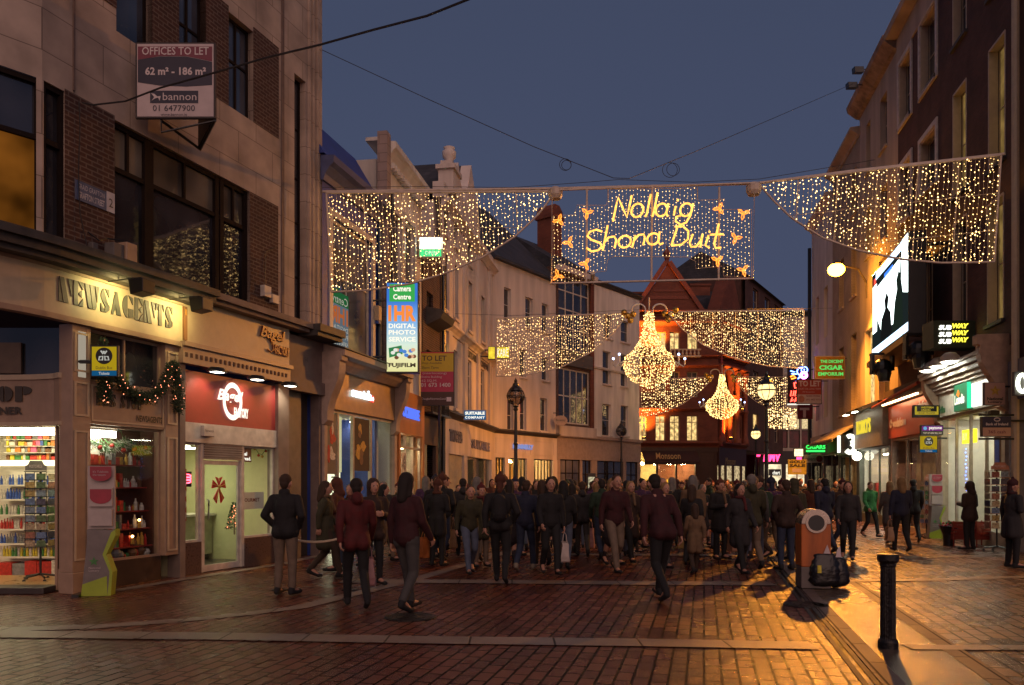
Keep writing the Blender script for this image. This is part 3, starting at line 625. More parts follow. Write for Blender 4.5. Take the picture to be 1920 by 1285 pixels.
WL = E('lit_white_letters', (1, .93, .78), 1.5); 
um = uA(434)
a = MB()
for i in range(28):
    an0 = 2 * math.pi * i / 28; an1 = 2 * math.pi * (i + 1) / 28
    P = [(um + .30 * math.cos(an0) * q, 3.27 + .36 * math.sin(an0) * s_) for q, s_ in ((1, 1),)]
    o = lambda an, q: (um + .29 * q * math.cos(an), -.03, 3.29 + .37 * q * math.sin(an))
    a.quad(o(an0, .72), o(an0, 1), o(an1, 1), o(an1, .72))
a.obj('sign_ring', WL, BG)
letters('Bagel', um - .46, um + .30, 3.22, 3.50, -.045, WL, BG, bold=.03, shear=.3); letters('FACTORY', um + .02, um + .46, 2.98, 3.18, -.045, WL, BG, bold=.05)
a = MB(); a.box(uA(378), uA(382), -.0, .1, 0.02, 2.44); a.box(uA(453), uA(458), -.0, .1, 0.02, 2.44); a.box(uA(382), uA(453), .0, .1, 2.14, 2.44); a.obj('door_frame', FRAME_W, BG)
a = MB()
for i in range(6): a.box(uA(382), uA(453), -.02, .0, 2.17 + i * .045, 2.20 + i * .045)
a.obj('shutter_slat', CONC, BG)
dr = MB(); x0, x1 = uA(382) + .01, uA(453) - .01
for (q0, q1, r0, r1) in ((x0, x0 + .06, .02, 2.12), (x1 - .06, x1, .02, 2.12), (x0 + .06, x1 - .06, .02, .14), (x0 + .06, x1 - .06, 2.04, 2.12)): dr.box(q0, q1, .04, .08, r0, r1)
dd = dr.obj('door', FRAME_W, BG); MB().box(x0 + .06, x1 - .06, .055, .065, .14, 2.04).obj('pane', CG, dd); MB().tube([(x0 + .09, .0, 1.0), (x0 + .09, -.03, 1.03), (x0 + .09, -.03, 1.35), (x0 + .09, .0, 1.38)], .015).obj('handle', STEEL, dd)
f = window(BG, uA(341), uA(378), .6, 2.44, .04, fw=.04, gm=CG); f = window(BG, uA(458), uA(516), .58, 2.44, .04, fw=.04, gm=CG)
a = MB(); a.box(uA(341), uA(378), .0, .2, 0, .6); a.box(uA(458), uA(516), .0, .2, 0, .58); a.each('stall_riser', M('brown_granite', (.10, .06, .05), .3, var=.3, scale=30), BG)
a = MB(); U0, U1 = uA(341), uA(516)
a.box(U0, U1, 3.0, 3.05, 0, 2.5, 0); a.box(U0 - .05, U0, .2, 3, 0, 2.5, 0); a.box(U1, U1 + .05, .2, 3, 0, 2.5, 0); a.box(U0, U1, .12, 3, 2.46, 2.5, 0); a.box(U0, U1, .12, 3, .002, .03, 1)
a.obj('shop_room', [M('pale_green_wall', (.62, .60, .34), .7, var=.04), M('dark_floor', (.08, .06, .05), .3)], BG)
MB().box(U0, U1, 2.98, 3.0, 2.0, 2.12).obj('wall_stripe', REDM, BG)
for i, (x, y) in enumerate(((U0 + .7, 1.0), (U0 + 1.7, 1.6))):
    t = thing('ceiling_lamp', ('left', 'right')[i] + ' ceiling lamp panel in the bagel shop', 'ceiling lamp', FA, group='bagel shop ceiling lamps')
    MB().box(x - .3, x + .3, y - .3, y + .3, 2.40, 2.42).obj('diffuser', E('bagel_lamp', (1, .93, .60), 15), t); MB().box(x - .33, x + .33, y - .33, y + .33, 2.425, 2.455).obj('lamp_housing', FRAME_W, t)
t = thing('shop_counter', 'pale green counter with white top inside the bagel shop', 'counter', FA)
MB().box(U0 + .4, U1 - .05, 1.6, 2.2, .15, .98).obj('counter_front', M('counter_green', (.42, .42, .26), .5), t); MB().box(U0 + .35, U1 - .02, 1.52, 2.25, .98, 1.03).obj('worktop', IN_W, t); MB().box(U0 + .42, U1 - .1, 1.65, 2.2, 0.03, .148).obj('plinth', FRAME_K, t)
t = thing('coffee_flask', 'steel flask standing on the bagel shop counter', 'flask', FA); MB().lathe([(.08, 0), (.08, .22), (.05, .28), (.0001, .3)], (uA(414), 1.75, 1.03), 14).obj('flask_body', STEEL, t, smooth=True); MB().tube([(uA(414) + .08, 1.75, 1.1), (uA(414) + .13, 1.75, 1.15), (uA(414) + .08, 1.75, 1.25)], .012).obj('handle', FRAME_K, t)
t = thing('bread_basket', 'wicker basket of rolls on the bagel shop counter', 'basket', FA); MB().lathe([(.0001, 0), (.15, 0), (.2, .12), (.19, .13)], (uA(440), 1.75, 1.03), 14).obj('wicker', COLS[6], t)
a = MB(); [a.ball((uA(440) + .08 * math.cos(i * 1.3), 1.75 + .07 * math.sin(i * 1.3), 1.17), .06, 8) for i in range(5)]; a.each('bread_roll', M('crust', (.4, .2, .07), .7), t)
t = thing('red_bow', 'large red ribbon bow with gold edging stuck on the bagel shop door', 'bow', FA)
bx, bz = uA(412), 1.62
a = MB()
for s_ in (-1, 1):
    a.prism([(bx, bz), (bx + s_ * .16, bz + .13), (bx + s_ * .2, bz - .03)], .015, .035); a.prism([(bx, bz - .02), (bx + s_ * .06, bz - .32), (bx + s_ * .15, bz - .22)], .015, .035); a.prism([(bx, bz + .02), (bx + s_ * .10, bz + .19), (bx + s_ * .02, bz + .17)], .012, .03)
a.obj('ribbon', M('red_velvet', (.42, .02, .02), .6), t)
a = MB(); a.ball((bx, .01, bz), .035, 10); [a.tube([(bx, .008, bz), (bx + s_ * .18, .008, bz + .05)], .006) for s_ in (-1, 1)]; [a.tube([(bx, .008, bz), (bx + s_ * .1, .008, bz - .27)], .006) for s_ in (-1, 1)]; a.obj('knot', COLS[1], t)
t = thing('small_christmas_tree', 'tiny red-lit Christmas tree in the bagel shop window', 'Christmas tree', FA)
tx = uA(466)
a = MB(); rr = random.Random(3)
for i in range(500):
    h = rr.random(); r = (1 - h) * .16 * rr.random() ** .5; an = rr.random() * 6.28; p = Vector((tx + r * math.cos(an), .35 + r * math.sin(an), .75 + h * .55)); q = p + Vector((math.cos(an) * .05, math.sin(an) * .05, -.02)); a.add([p, q, q + Vector((0, 0, .02))], [(0, 1, 2)])
a.obj('foliage', M('pine', (.03, .07, .03), .8), t); MB().tube([(tx, .35, .64), (tx, .35, 1.2)], .012).obj('trunk', COLS[6], t)
a = MB(); [a.octa((tx + (1 - h) * .16 * math.cos(h * 30), .35 + (1 - h) * .16 * math.sin(h * 30), .75 + h * .5), .012) for h in np.linspace(0, .95, 22)]; a.obj('light_string', BULBR, t)
t = thing('menu_board', 'white menu board hanging inside the right window of the bagel shop', 'menu board', FA); MB().box(uA(465), uA(508), .18, .2, 1.15, 1.5).obj('board', IN_W, t); letters('GOURMET', uA(467), uA(500), 1.3, 1.38, .178, RB, t, bold=.02)
t = thing('bread_poster', 'grey poster reading bread in the top of the bagel shop window', 'poster', FA); MB().box(uA(459), uA(478), .09, .1, 2.12, 2.40).obj('paper', M('poster_grey', (.25, .12, .10), .6), t); letters('real\nbread.', uA(460), uA(477), 2.15, 2.32, .088, WL, t, bold=.02)
t = thing('neon_pretzel', 'red neon squiggle in the narrow left window of the bagel shop', 'neon sign', FA); a = MB()
for i in range(3): a.tube([(uA(350) + .12 + .10 * math.cos(k * .55), .10, 1.72 + .05 * i + .03 * math.sin(k * .55)) for k in range(12)], .012)
a.obj('neon_tube', E('neon_red', (1, .06, .1), 9), t); MB().box(uA(350), uA(350) + .26, .12, .13, 1.62, 1.9).obj('backing_plate', FRAME_K, t)
t = thing('window_sticker', 'tall red and black sticker of swirls on the left bagel shop window', 'sticker', FA); a = MB(); a.box(uA(342), uA(352), .028, .036, 1.0, 1.95); a.obj('sticker_sheet', M('sticker_red', (.35, .05, .04), .5), t); a = MB(); [a.tube([(uA(347) + .05 * math.cos(k), .026, 1.1 + .2 * j + .07 * math.sin(k)) for k in np.linspace(0, 6.28, 13)], .012) for j in range(4)]; a.obj('swirl', FRAME_W, t)
t = thing('alarm_box', 'small white alarm box on the white band of the bagel shop', 'alarm box', FA); MB().box(uA(373), uA(393), -.12, -.03, 2.56, 2.76).obj('case', FRAME_W, t, bevel=.01); letters('Netwatch', uA(375), uA(391), 2.64, 2.69, -.122, TXK, t)
a = MB()
t = thing('bauble_garland', 'string of gold and red baubles across the top of the right bagel window', 'garland', FA)
for i in range(9): x = uA(458) + (uA(514) - uA(458)) * i / 8; a.ball((x, .12, 2.33 - .10 * math.sin(i * 1.4)), .03, 8, i % 2)
a.each('bauble', [COLS[1], COLS[0]], t); MB().tube([(uA(458) + (uA(514) - uA(458)) * i / 8, .12, 2.37 - .10 * math.sin(i * 1.4)) for i in range(9)], .006).obj('cord', COLS[3], t)
# ---------------- dark bay between the bagel shop and the watch shop
DB = thing('side_entrance', 'dark closed side entrance bay numbered 54 beside the bagel shop', 'entrance', FA)
a = MB(); a.box(uA(537), uA(603), -.04, .1, 4.0, 4.95); a.box(uA(536), uA(603), -.12, .1, 3.72, 4.0); a.obj('fascia', M('taupe_paint', (.15, .11, .10), .6), DB)
letters('54', uA(568), uA(574), 4.42, 4.52, -.043, TXK, DB)
a = MB(); a.box(uA(537), uA(573), .12, .2, 0, 3.72, 0); a.box(uA(573), uA(596), .3, .4, 0, 3.72, 1); a.box(uA(596), uA(603), -.03, .2, 0, 3.72, 2); a.obj('door_panel', [M('beige_panel', (.16, .12, .085), .5), IN_D, M('taupe_paint', (.15, .11, .10))], DB)
MB().box(uA(545), uA(550), .1, .12, 1.4, 1.65).obj('notice', FRAME_W, DB)
# ---------------- fittings on the near block
def boxlamp(name, label, px, F, z, col, grp, en=60):
    t = thing(name, label, 'sign lamp', F, group=grp); x = F.u(px)
    a = MB(); a.prismx([(-.95, z - .13), (-.70, z - .16), (-.66, z + .08), (-.95, z + .08)], x - .13, x + .13); a.obj('lamp_case', FRAME_K, t, bevel=.01)
    MB().quad((x - .11, -.695, z - .14), (x - .11, -.66, z + .06), (x + .11, -.66, z + .06), (x + .11, -.695, z - .14)).obj('lamp_glass', E('flood_glass', (1, .85, .4), 20), t)
    MB().tube([(x, -.05, z + .12), (x, -.8, z + .12), (x, -.8, z + .05)], .014).obj('arm', FRAME_K, t)
    l = bpy.data.lights.new('lamp_beam', 'SPOT'); o = bpy.data.objects.new('lamp_beam', l); COL.objects.link(o); o.parent = t
    l.energy = en; l.color = col; l.spot_size = R(125); l.spot_blend = .8; l.shadow_soft_size = .06; o.location = (x, -.655, z); o.rotation_euler = (R(80), 0, 0)
for i, px in enumerate((191, 307)): boxlamp('sign_floodlight', ('left', 'right')[i] + ' black box floodlight hanging over the newsagents lettering', px, FA, 4.78, (1, .80, .28), 'newsagents sign floodlights', 55)
for i, px in enumerate((375, 452, 515)):
    t = thing('cowl_lamp', ('leftmost', 'middle', 'rightmost')[i] + ' black cowl lamp over the red bagel sign', 'sign lamp', FA, group='cowl lamps over the bagel sign'); x = uA(px)
    a = MB(); a.lathe([(.0001, .09), (.13, .075), (.19, .02), (.2, 0), (.17, -.01)], (0, 0, 0), 16); a.v = [(x + vx * 1.1, -.38 + vy * .8, 3.74 + vz) for vx, vy, vz in a.v]; a.obj('cowl', FRAME_K, t, smooth=True)
    MB().box(x - .10, x + .10, -.47, -.31, 3.725, 3.735).obj('lamp_glass', E('cowl_glass', (1, .92, .75), 8), t); MB().tube([(x, .0, 3.8), (x, -.38, 3.82)], .015).obj('arm', FRAME_K, t)
    l = bpy.data.lights.new('lamp_beam', 'SPOT'); o = bpy.data.objects.new('lamp_beam', l); COL.objects.link(o); o.parent = t
    l.energy = 22; l.color = (1, .85, .6); l.spot_size = R(110); l.spot_blend = .7; l.shadow_soft_size = .06; o.location = (x, -.38, 3.70); o.rotation_euler = (R(38), 0, 0)
F2 = face(254, 404, 13.15)
t = thing('to_let_board', 'large OFFICES TO LET board on the stone wall above the newsagents', 'letting board', F2)
zb = lambda py: 1.7 + (905 - py) * 13.15 / 1500
ub = F2.u
a = MB(); a.box(0, ub(404), 0, .05, zb(222), zb(80)); a.obj('panel', M('board_edge', (.03, .02, .02), .6), t)
a = MB(); BW = M('board_white', (.50, .42, .42), .6, var=.08); a.box(.03, ub(404) - .03, -.006, 0, zb(219), zb(83)); a.obj('sign_face', BW, t)
BU = M('board_burgundy', (.16, .02, .045), .5, var=.05); BN = M('board_navy', (.012, .012, .035), .5, var=.05)
a = MB(); a.prism([(ub(259), zb(88)), (ub(259), zb(113)), (ub(300), zb(106)), (ub(350), zb(106)), (ub(398), zb(116)), (ub(398), zb(88))][::-1], -.010, -.006); a.obj('burgundy_band', BU, t)
a = MB(); a.prism([(ub(259), zb(113)), (ub(259), zb(155)), (ub(300), zb(161)), (ub(350), zb(163)), (ub(398), zb(160)), (ub(398), zb(117)), (ub(350), zb(107)), (ub(300), zb(107))][::-1][::-1], -.012, -.006); a.obj('navy_band', BN, t)
LW = M('board_letters', (.60, .52, .52), .6, var=.03)
letters('OFFICES TO LET', ub(267), ub(392), zb(104), zb(89), -.014, LW, t, bold=.01); letters('62 m\u00b2 - 186 m\u00b2', ub(273), ub(387), zb(142), zb(127), -.016, LW, t, bold=.03)
MB().box(ub(282), ub(372), -.012, -.006, zb(194), zb(171)).obj('logo_plate', BN, t); letters('bannon', ub(306), ub(369), zb(189), zb(175), -.016, LW, t)
MB().prism([(ub(285), zb(190)), (ub(290), zb(183)), (ub(284), zb(176)), (ub(290), zb(177)), (ub(296), zb(182)), (ub(302), zb(181)), (ub(300), zb(190)), (ub(297), zb(184)), (ub(291), zb(186))], -.016, -.012).obj('horse_emblem', LW, t)
letters('01 6477900', ub(287), ub(366), zb(209), zb(198), -.012, BN, t, bold=.0); letters('www.bannon.ie', ub(302), ub(351), zb(218), zb(213), -.012, BN, t)
a = MB(); P0 = Vector((ub(404), .02)); P1 = Vector((.62, 1.15)); dx = (P1 - P0); nn = Vector((-dx.y, dx.x)).normalized() * .04
a.flat([tuple(P0), tuple(P0 + nn), tuple(P1 + nn), tuple(P1)][::-1], zb(222), zb(84)); a.obj('rear_panel', M('board_edge', (.03, .02, .02)), t)
a = MB(); a.tube([(ub(300), .05, zb(224)), (.62, 1.15, zb(224) - .02)], .025); a.tube([(ub(402), .03, zb(224)), (.62, 1.15, zb(224))], .025); a.tube([(ub(300), .05, zb(222)), (ub(300), .05, zb(246)), (ub(402), .05, zb(224))], .018); a.obj('bracket', FRAME_K, t)
t = thing('street_name_plate', 'small enamel street name plate with a 2 on the brick pier over the newsagents', 'street sign', FA)
SB = M('plate_blue', (.08, .11, .20), .4); SW = M('plate_white', (.5, .5, .55), .4)
x0, x1 = uA(139), uA(212); zt = 6.35
a = MB(); a.box(x0, x1, -.03, -.014, zt - .30, zt); a.obj('panel', SB, t); MB().box(x1 - .16, x1, -.036, -.03, zt - .30, zt + .02).obj('number_panel', SW, t)
letters('SRAID GRAFTON', x0 + .05, x1 - .2, zt - .12, zt - .04, -.034, SW, t, shear=.1); letters('GRAFTON STREET', x0 + .05, x1 - .2, zt - .26, zt - .16, -.034, SW, t, bold=.02); letters('2', x1 - .12, x1 - .04, zt - .22, zt - .08, -.04, TXK, t)
t = thing('ledge_equipment_box', 'pale equipment box with cables on the ledge above the newsagents sign', 'equipment box', FA)
a = MB(); a.box(uA(207), uA(227), -.34, -.12, 5.22, 5.56); a.obj('case', CREAM2, t, bevel=.01); a = MB(); a.box(uA(186), uA(206), -.3, -.1, 5.22, 5.5); a.box(uA(163), uA(173), -.12, -.02, 5.25, 5.45); a.obj('dark_case', GREY, t, bevel=.01)
MB().tube([(uA(160), -.05, 5.6), (uA(175), -.12, 5.5), (uA(190), -.12, 5.58), (uA(215), -.2, 5.60)], .012).obj('cable', FRAME_K, t)
t = thing('wall_junction_boxes', 'two small white boxes on the brick pier above the bagel fascia', 'junction box', FA)
a = MB(); a.box(uA(487), uA(500), -.12, -.012, 5.55, 5.78); a.box(uA(504), uA(516), -.10, -.012, 5.48, 5.66); a.obj('case', FRAME_W, t, bevel=.008); MB().tube([(uA(493), -.05, 5.78), (uA(495), -.04, 6.5), (uA(515), -.03, 6.7)], .008).obj('cable', FRAME_K, t)
t = thing('wall_thermometer', 'slim wooden strip fixed between the two cream fascias', 'wall strip', FA); MB().box(uA(336) - .03, uA(336) + .05, -.14, -.10, 4.25, 4.85).obj('strip', WOOD, t); MB().box(uA(336) - .015, uA(336) + .035, -.145, -.14, 4.7, 4.8).obj('dial', LITA, t)
# lit fir garland over the newsagents window
def garland(name, label, pts, rad, seed, F, parent=None):
    t = thing(name, label, 'garland', F); rr = random.Random(seed); a = MB(); b = MB()
    for i in range(len(pts) - 1):
        p0, p1 = Vector(pts[i][:3]), Vector(pts[i+1][:3]); r0, r1 = pts[i][3], pts[i+1][3]; n = max(2, int((p1 - p0).length / .006))
        for k in range(n):
            f = k / n; c = p0.lerp(p1, f); r = r0 + (r1 - r0) * f
            for _ in range(9):
                an = rr.random() * 6.28; q = c + Vector((math.cos(an), math.sin(an) * .6, rr.gauss(0, .4))) * r * rr.random() ** .5; e = Vector((rr.gauss(0, 1), rr.gauss(0, 1), rr.gauss(0, 1))).normalized() * .065
                a.add([q, q + e, q + e * .6 + Vector((.016, 0, .014))], [(0, 1, 2)])
            if rr.random() < .10: an = rr.random() * 3.14 + 3.14; b.octa(tuple(c + Vector((math.cos(an) * r, -abs(math.sin(an)) * r * .7, rr.gauss(0, .3) * r))), .009)
    a.obj('fir_branches', M('dark_fir', (.025, .05, .022), .8), t); b.obj('light_string', BULBR if False else E('peach_bulb', (1, .30, .15), 4.5, sample=False), t); return t
ug = uA
garland('fir_garland', 'swagged fir garland with peach fairy lights over the newsagents display window', [(ug(180), -.15, 3.95, .03), (ug(180), -.15, 3.7, .10), (ug(180), -.15, 3.1, .10), (ug(184), -.15, 2.98, .06), (ug(186), -.15, 3.0, .02), (ug(192), -.15, 3.5, .09), (ug(225), -.15, 3.2, .12), (ug(262), -.15, 3.1, .15), (ug(290), -.15, 3.3, .11), (ug(308), -.15, 3.75, .07), (ug(316), -.15, 3.8, .02), (ug(318), -.15, 3.75, .04), (ug(320), -.15, 3.35, .12), (ug(322), -.15, 3.05, .12), (ug(322), -.15, 2.95, .04)], .1, 11, FA)
# Dublin Bus tickets sign (left)
def bus_sign(label, px0, px1, d, py0, py1, armdir, ymid):
    F = face(px0, px1, d); z = lambda py: 1.7 + (905 - py) * d / 1500; x1 = F.u(px1); h = z(py0) - z(py1)
    t = thing('bus_ticket_sign', label, 'sign', F)
    MB().box(0, x1, 0, .06, z(py1), z(py0)).obj('panel', FRAME_K, t); Y = E('sign_yellow', (.9, .62, .02), .42 if armdir < 0 else .95)
    MB().box(.02, x1 - .02, -.005, 0, z(py1) + h * .19, z(py0) - .02).obj('yellow_face', Y, t); MB().box(.02, x1 - .02, -.005, 0, z(py1) + .01, z(py1) + h * .18).obj('blue_band', E('sign_blue', (.02, .25, .6), .3 if armdir < 0 else .8), t)
    a = MB(); c = (x1 / 2, z(py0) - h * .34); r = h * .27
    a.prism([(c[0] + r * math.cos(R(q)), c[1] + r * math.sin(R(q))) for q in range(360, 0, -15)], -.010, -.005); a.obj('roundel', FRAME_K, t)
    a = MB(); y = -.014
    for s_ in (-1, 1):
        a.tube([(c[0] + s_ * r * .12, y, c[1] - r * .05), (c[0] + s_ * r * .15, y, c[1] - r * .5), (c[0] + s_ * r * .6, y, c[1] - r * .5), (c[0] + s_ * r * .5, y, c[1] - r * .1)], r * .09, 5, closed=True)
        a.tube([(c[0] + s_ * r * .35, y, c[1] + r * .6), (c[0] + s_ * r * .12, y, c[1] + r * .25), (c[0] - s_ * r * .1, y, c[1] + r * .55)], r * .09, 5)
    a.obj('emblem', E('sign_white', (.9, .88, .8), .5 if armdir < 0 else .9), t)
    letters('Dublin Bus', x1 * .2, x1 * .8, z(py1) + h * .23, z(py1) + h * .32, -.008, TXK, t); letters('Tickets', x1 * .3, x1 * .7, z(py1) + h * .05, z(py1) + h * .14, -.008, E('sign_white', (.9, .88, .8), .5), t, bold=.02)
    MB().tube([(0 if armdir < 0 else x1, .03, z(ymid)), ((-.2 if armdir < 0 else x1 + .3), .03, z(ymid))], .03).obj('bracket', FRAME_K, t)
bus_sign('dim yellow bus tickets sign on the cream newsagents pillar', 170, 221, 12.25, 648, 706, -1, 678)
# ================================================================ LEFT SIDE, blue camera shop, white house, brick house
def building(name, label, F, x0, x1, z0, z1, D, mat, wins, rev=.14, fm=None, sill=None, trim=None, extra_holes=(), roof=None, shellmat=None):
    t = thing(name, label, 'building', F)
    hs_ = [(q[0], q[1], q[2], q[3]) for q in wins] + list(extra_holes)
    MB().wall(x0, x1, z0, z1, hs_, rev).obj('wall', mat, t)
    shell(t, x0, x1, z0, z1 - .01, D, shellmat or mat, y=rev + .14)
    for q in wins:
        kw = dict(q[4]) if len(q) > 4 else {}
        tr = kw.pop('trim', trim); kw.setdefault('sill', sill); kw.setdefault('fm', fm)
        if kw.get('cols') is None: kw['cols'] = 1
        f = window(t, q[0], q[1], q[2], q[3], rev - .06, **kw)
        if tr:
            a = MB(); b = .16; a.box(q[0] - b, q[0], -.04, .02, q[2], q[3] + b); a.box(q[1], q[1] + b, -.04, .02, q[2], q[3] + b); a.box(q[0], q[1], -.04, .02, q[3], q[3] + b); a.obj('surround', tr, f)
    return t
SASH = dict(splits=[.5], vsplits=[])
def W(F, px0, px1, py0, py1, at=None, **kw):       # a window seen between two columns; heights read at its left edge
    a = at if at is not None else px0
    k = dict(SASH); k.update(kw); return (F.u(px0), F.u(px1), F.z(a, py1), F.z(a, py0), k)
FB = two(604, 18.66, 724, 22.3)
B = building('camera_shop_building', 'narrow dark blue building with white window surround above the watch shop', FB, 0, FB.u(724), 4.5, 9.2, 9, BLUEW,
    [W(FB, 622, 697, 428, 690, at=655, cols=1, vsplits=[.42], splits=[.62], trim=FRAME_W, sill=FRAME_W, fw=.09, gm=DG2)])
cornice(B, -.05, FB.u(712), 8.75, .55, .32, M('blue_cornice', (.07, .085, .19), .6), dent=False)
a = MB(); a.prismx([(-.1, 9.35), (.9, 9.4), (.9, 10.4), (.6, 10.5)], -.1, FB.u(704)); a.obj('mansard', BLUEW, B)
a = MB(); a.prismx([(.9, 9.0), (5, 9.0), (5, 11.4), (2.5, 11.4), (.9, 10.5)], -.1, FB.u(690)); a.obj('roof', SLATE, B)
a = MB(); a.tube([(FB.u(708), -.06, 4.6), (FB.u(708), -.06, 8.7)], .06, 8); a.obj('downpipe', M('dark_blue_pipe', (.02, .05, .09), .4), B)
# jagged old toothing of brick left from a former wall
a = MB(); rr = random.Random(2)
for i in range(15):
    a.box(1.2 + i * .16, 1.30 + i * .16, 2.2, 2.5, 11.05 - i * .0, 11.32 + .05 * (i % 2)); a.box(1.6 + i * .14, 1.68 + i * .14, 2.0, 2.4, 10.55, 10.8 + .05 * (i % 2))
a.obj('brick_toothing', BRICK_DK, B)
# lightbox reflection painted on the window as glowing mirrored print
zf = FB.z
t = thing('painted_reflection', 'painted reflection of the camera shop lightbox in the blue building first floor window', 'poster', FB)
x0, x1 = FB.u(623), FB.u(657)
MB().box(x0, x1, .055, .065, zf(640, 652), zf(640, 570)).obj('sheet', E('reflection_blue', (.35, .45, .55), .28), t); MB().box(x0, x1, .052, .055, zf(640, 572), zf(640, 548)).obj('green_band', E('reflection_green', (.05, .32, .10), .3), t)
ORE = E('reflection_orange', (.8, .2, .05), .5); WHE = E('reflection_white', (.9, .85, .7), .45)
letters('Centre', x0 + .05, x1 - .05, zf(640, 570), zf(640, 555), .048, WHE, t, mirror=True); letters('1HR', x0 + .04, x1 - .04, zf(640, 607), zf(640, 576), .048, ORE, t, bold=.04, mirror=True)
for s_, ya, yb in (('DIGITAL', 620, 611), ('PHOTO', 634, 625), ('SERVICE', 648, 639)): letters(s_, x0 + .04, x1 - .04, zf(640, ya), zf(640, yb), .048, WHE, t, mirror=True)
# ---------------- watch shop
SW_ = thing('watch_shopfront', 'watch shopfront with scrolled corbels and glowing white name on bronze fascia', 'shopfront', FB)
uB = FB.u; xE = uB(742)
BRZ = M('bronze_fascia', (.34, .24, .15), .35, metal=.5, var=.12); TAUP = M('taupe_stone', (.36, .27, .22), .6, var=.15)
MB().box(.30, xE - .25, -.10, .1, 3.45, 4.38).obj('fascia', BRZ, SW_)
a = MB(); a.prismx([(.1, 4.38), (-.20, 4.38), (-.34, 4.52), (-.40, 4.62), (-.55, 4.66), (-.55, 4.80), (.1, 4.98)], .05, xE); a.obj('cornice', TAUP, SW_)
MB().prismx([(.1, 4.985), (-.58, 4.81), (-.58, 4.84), (.1, 5.05)], .0, xE + .05).obj('cornice_lead', LEAD, SW_)
def corbel(parent, x0, x1, zt, zb, mat, out=.5):
    h = zt - zb; P = [(.05, zt), (-out, zt), (-out, zt - .12 * h)]
    for i in range(17):
        f = i / 16; P.append((-out * (.9 - .62 * f) - .10 * out * math.sin(f * 6.28 * 1.0), zt - h * (.14 + .80 * f)))
    P += [(-.06, zb), (.05, zb)]
    return MB().prismx(P, x0, x1).obj('corbel', mat, parent, bevel=.01)
corbel(SW_, -.02, .32, 4.75, 3.05, TAUP); corbel(SW_, xE - .30, xE - .02, 4.75, 3.05, TAUP)
a = MB(); a.box(0, .16, -.06, .1, 0, 3.04); a.box(xE - .22, xE - .04, -.06, .1, 0, 3.04); a.each('pilaster', TAUP, SW_, bevel=.01)
SWL = E('watch_letters', (.75, .9, 1), 3.0); letters('swatch', uB(650), uB(686), 3.84, 4.08, -.16, SWL, SW_, bold=.03, thick=.03)
a = MB(); c = uB(690); a.box(c - .07, c + .07, -.14, -.11, 3.82, 3.98); a.obj('red_flag', E('flag_red', (1, .08, .05), 2), SW_); a = MB(); a.box(c - .05, c + .05, -.15, -.141, 3.885, 3.915); a.box(c - .015, c + .015, -.15, -.1405, 3.85, 3.95); a.obj('white_cross', SWL, SW_)
a = MB()
for px in (610, 633, 662, 695): a.box(uB(px) - .04, uB(px) + .04, -.02, .06, 0, 3.45)
a.box(.1, xE - .2, -.02, .06, 3.38, 3.449); a.obj('shop_frame', M('anodised', (.42, .36, .28), .35, metal=.4), SW_)
MB().box(.16, xE - .2, .02, .03, .1, 3.4).obj('pane', CG, SW_)
a = MB(); a.box(.1, xE - .2, 1.6, 1.65, 0, 3.5); a.box(.05, .1, .1, 1.6, 0, 3.5); a.box(xE - .2, xE - .15, .1, 1.6, 0, 3.5); a.box(.1, xE - .2, .1, 1.6, 3.45, 3.5); a.box(.1, xE - .2, .08, 1.6, .01, .04); a.obj('shop_room', IN_W, SW_)
for i, (x, e) in enumerate(((.6, 6), (xE - 1.1, 3))):
    t = thing('ceiling_lamp', ('near', 'far')[i] + ' ceiling strip in the watch shop window', 'ceiling lamp', FB, group='watch shop ceiling lamps'); MB().box(x, x + .5, .7, .9, 3.36, 3.38).obj('diffuser', E('watch_lamp', (1, .86, .5), 110), t); MB().box(x - .02, x + .52, .68, .92, 3.385, 3.42).obj('lamp_housing', FRAME_W, t)
def poster(label, F, x0, x1, z0, z1, y, mats, seed, name='poster', blobs=6, bg=None):
    t = thing(name, label, 'poster', F); MB().box(x0, x1, y, y + .01, z0, z1).obj('sheet', bg or mats[0], t); rr = random.Random(seed); a = MB(); w = x1 - x0; h = z1 - z0
    for i in range(blobs):
        cx = x0 + w * rr.uniform(.25, .75); cz = z0 + h * rr.uniform(.2, .8); rx = w * rr.uniform(.08, .25); rz = h * rr.uniform(.05, .16); n = 14
        a.prism([(min(max(cx + rx * (1 + .3 * math.sin(k * 1.7 + i)) * math.cos(-k * 6.283 / n), x0), x1), min(max(cz + rz * math.sin(-k * 6.283 / n), z0), z1)) for k in range(n)], y - .004 - .001 * i, y, 1 + i % (len(mats) - 1))
    a.obj('picture', mats, t); return t
poster('tall poster of red watches on blue ground at the left of the watch shop window', FB, uB(611), uB(631), 1.9, 3.35, -.0, [M('poster_teal', (.14, .12, .10), .5), COLS[0], COLS[2]], 5)
poster('dark poster with golden figure in the right pane of the watch shop', FB, uB(664), uB(693), 2.0, 3.35, -.0, [IN_D, COLS[1], COLS[6]], 8)
t = thing('lit_column_display', 'tall backlit white column with swirling black letters in the watch shop', 'display column', FB)
MB().box(uB(636), uB(655), .25, .45, .04, 1.95).obj('light_column', E('column_glow', (1, .93, .6), 1.9), t); letters('SWATCH', uB(638), uB(653), .3, 1.85, .245, TXK, t, rot=1)
MB().box(uB(635), uB(657), .24, .5, 1.96, 3.35).obj('upper_panel', E('column_soft', (1, .84, .45), .75), t)
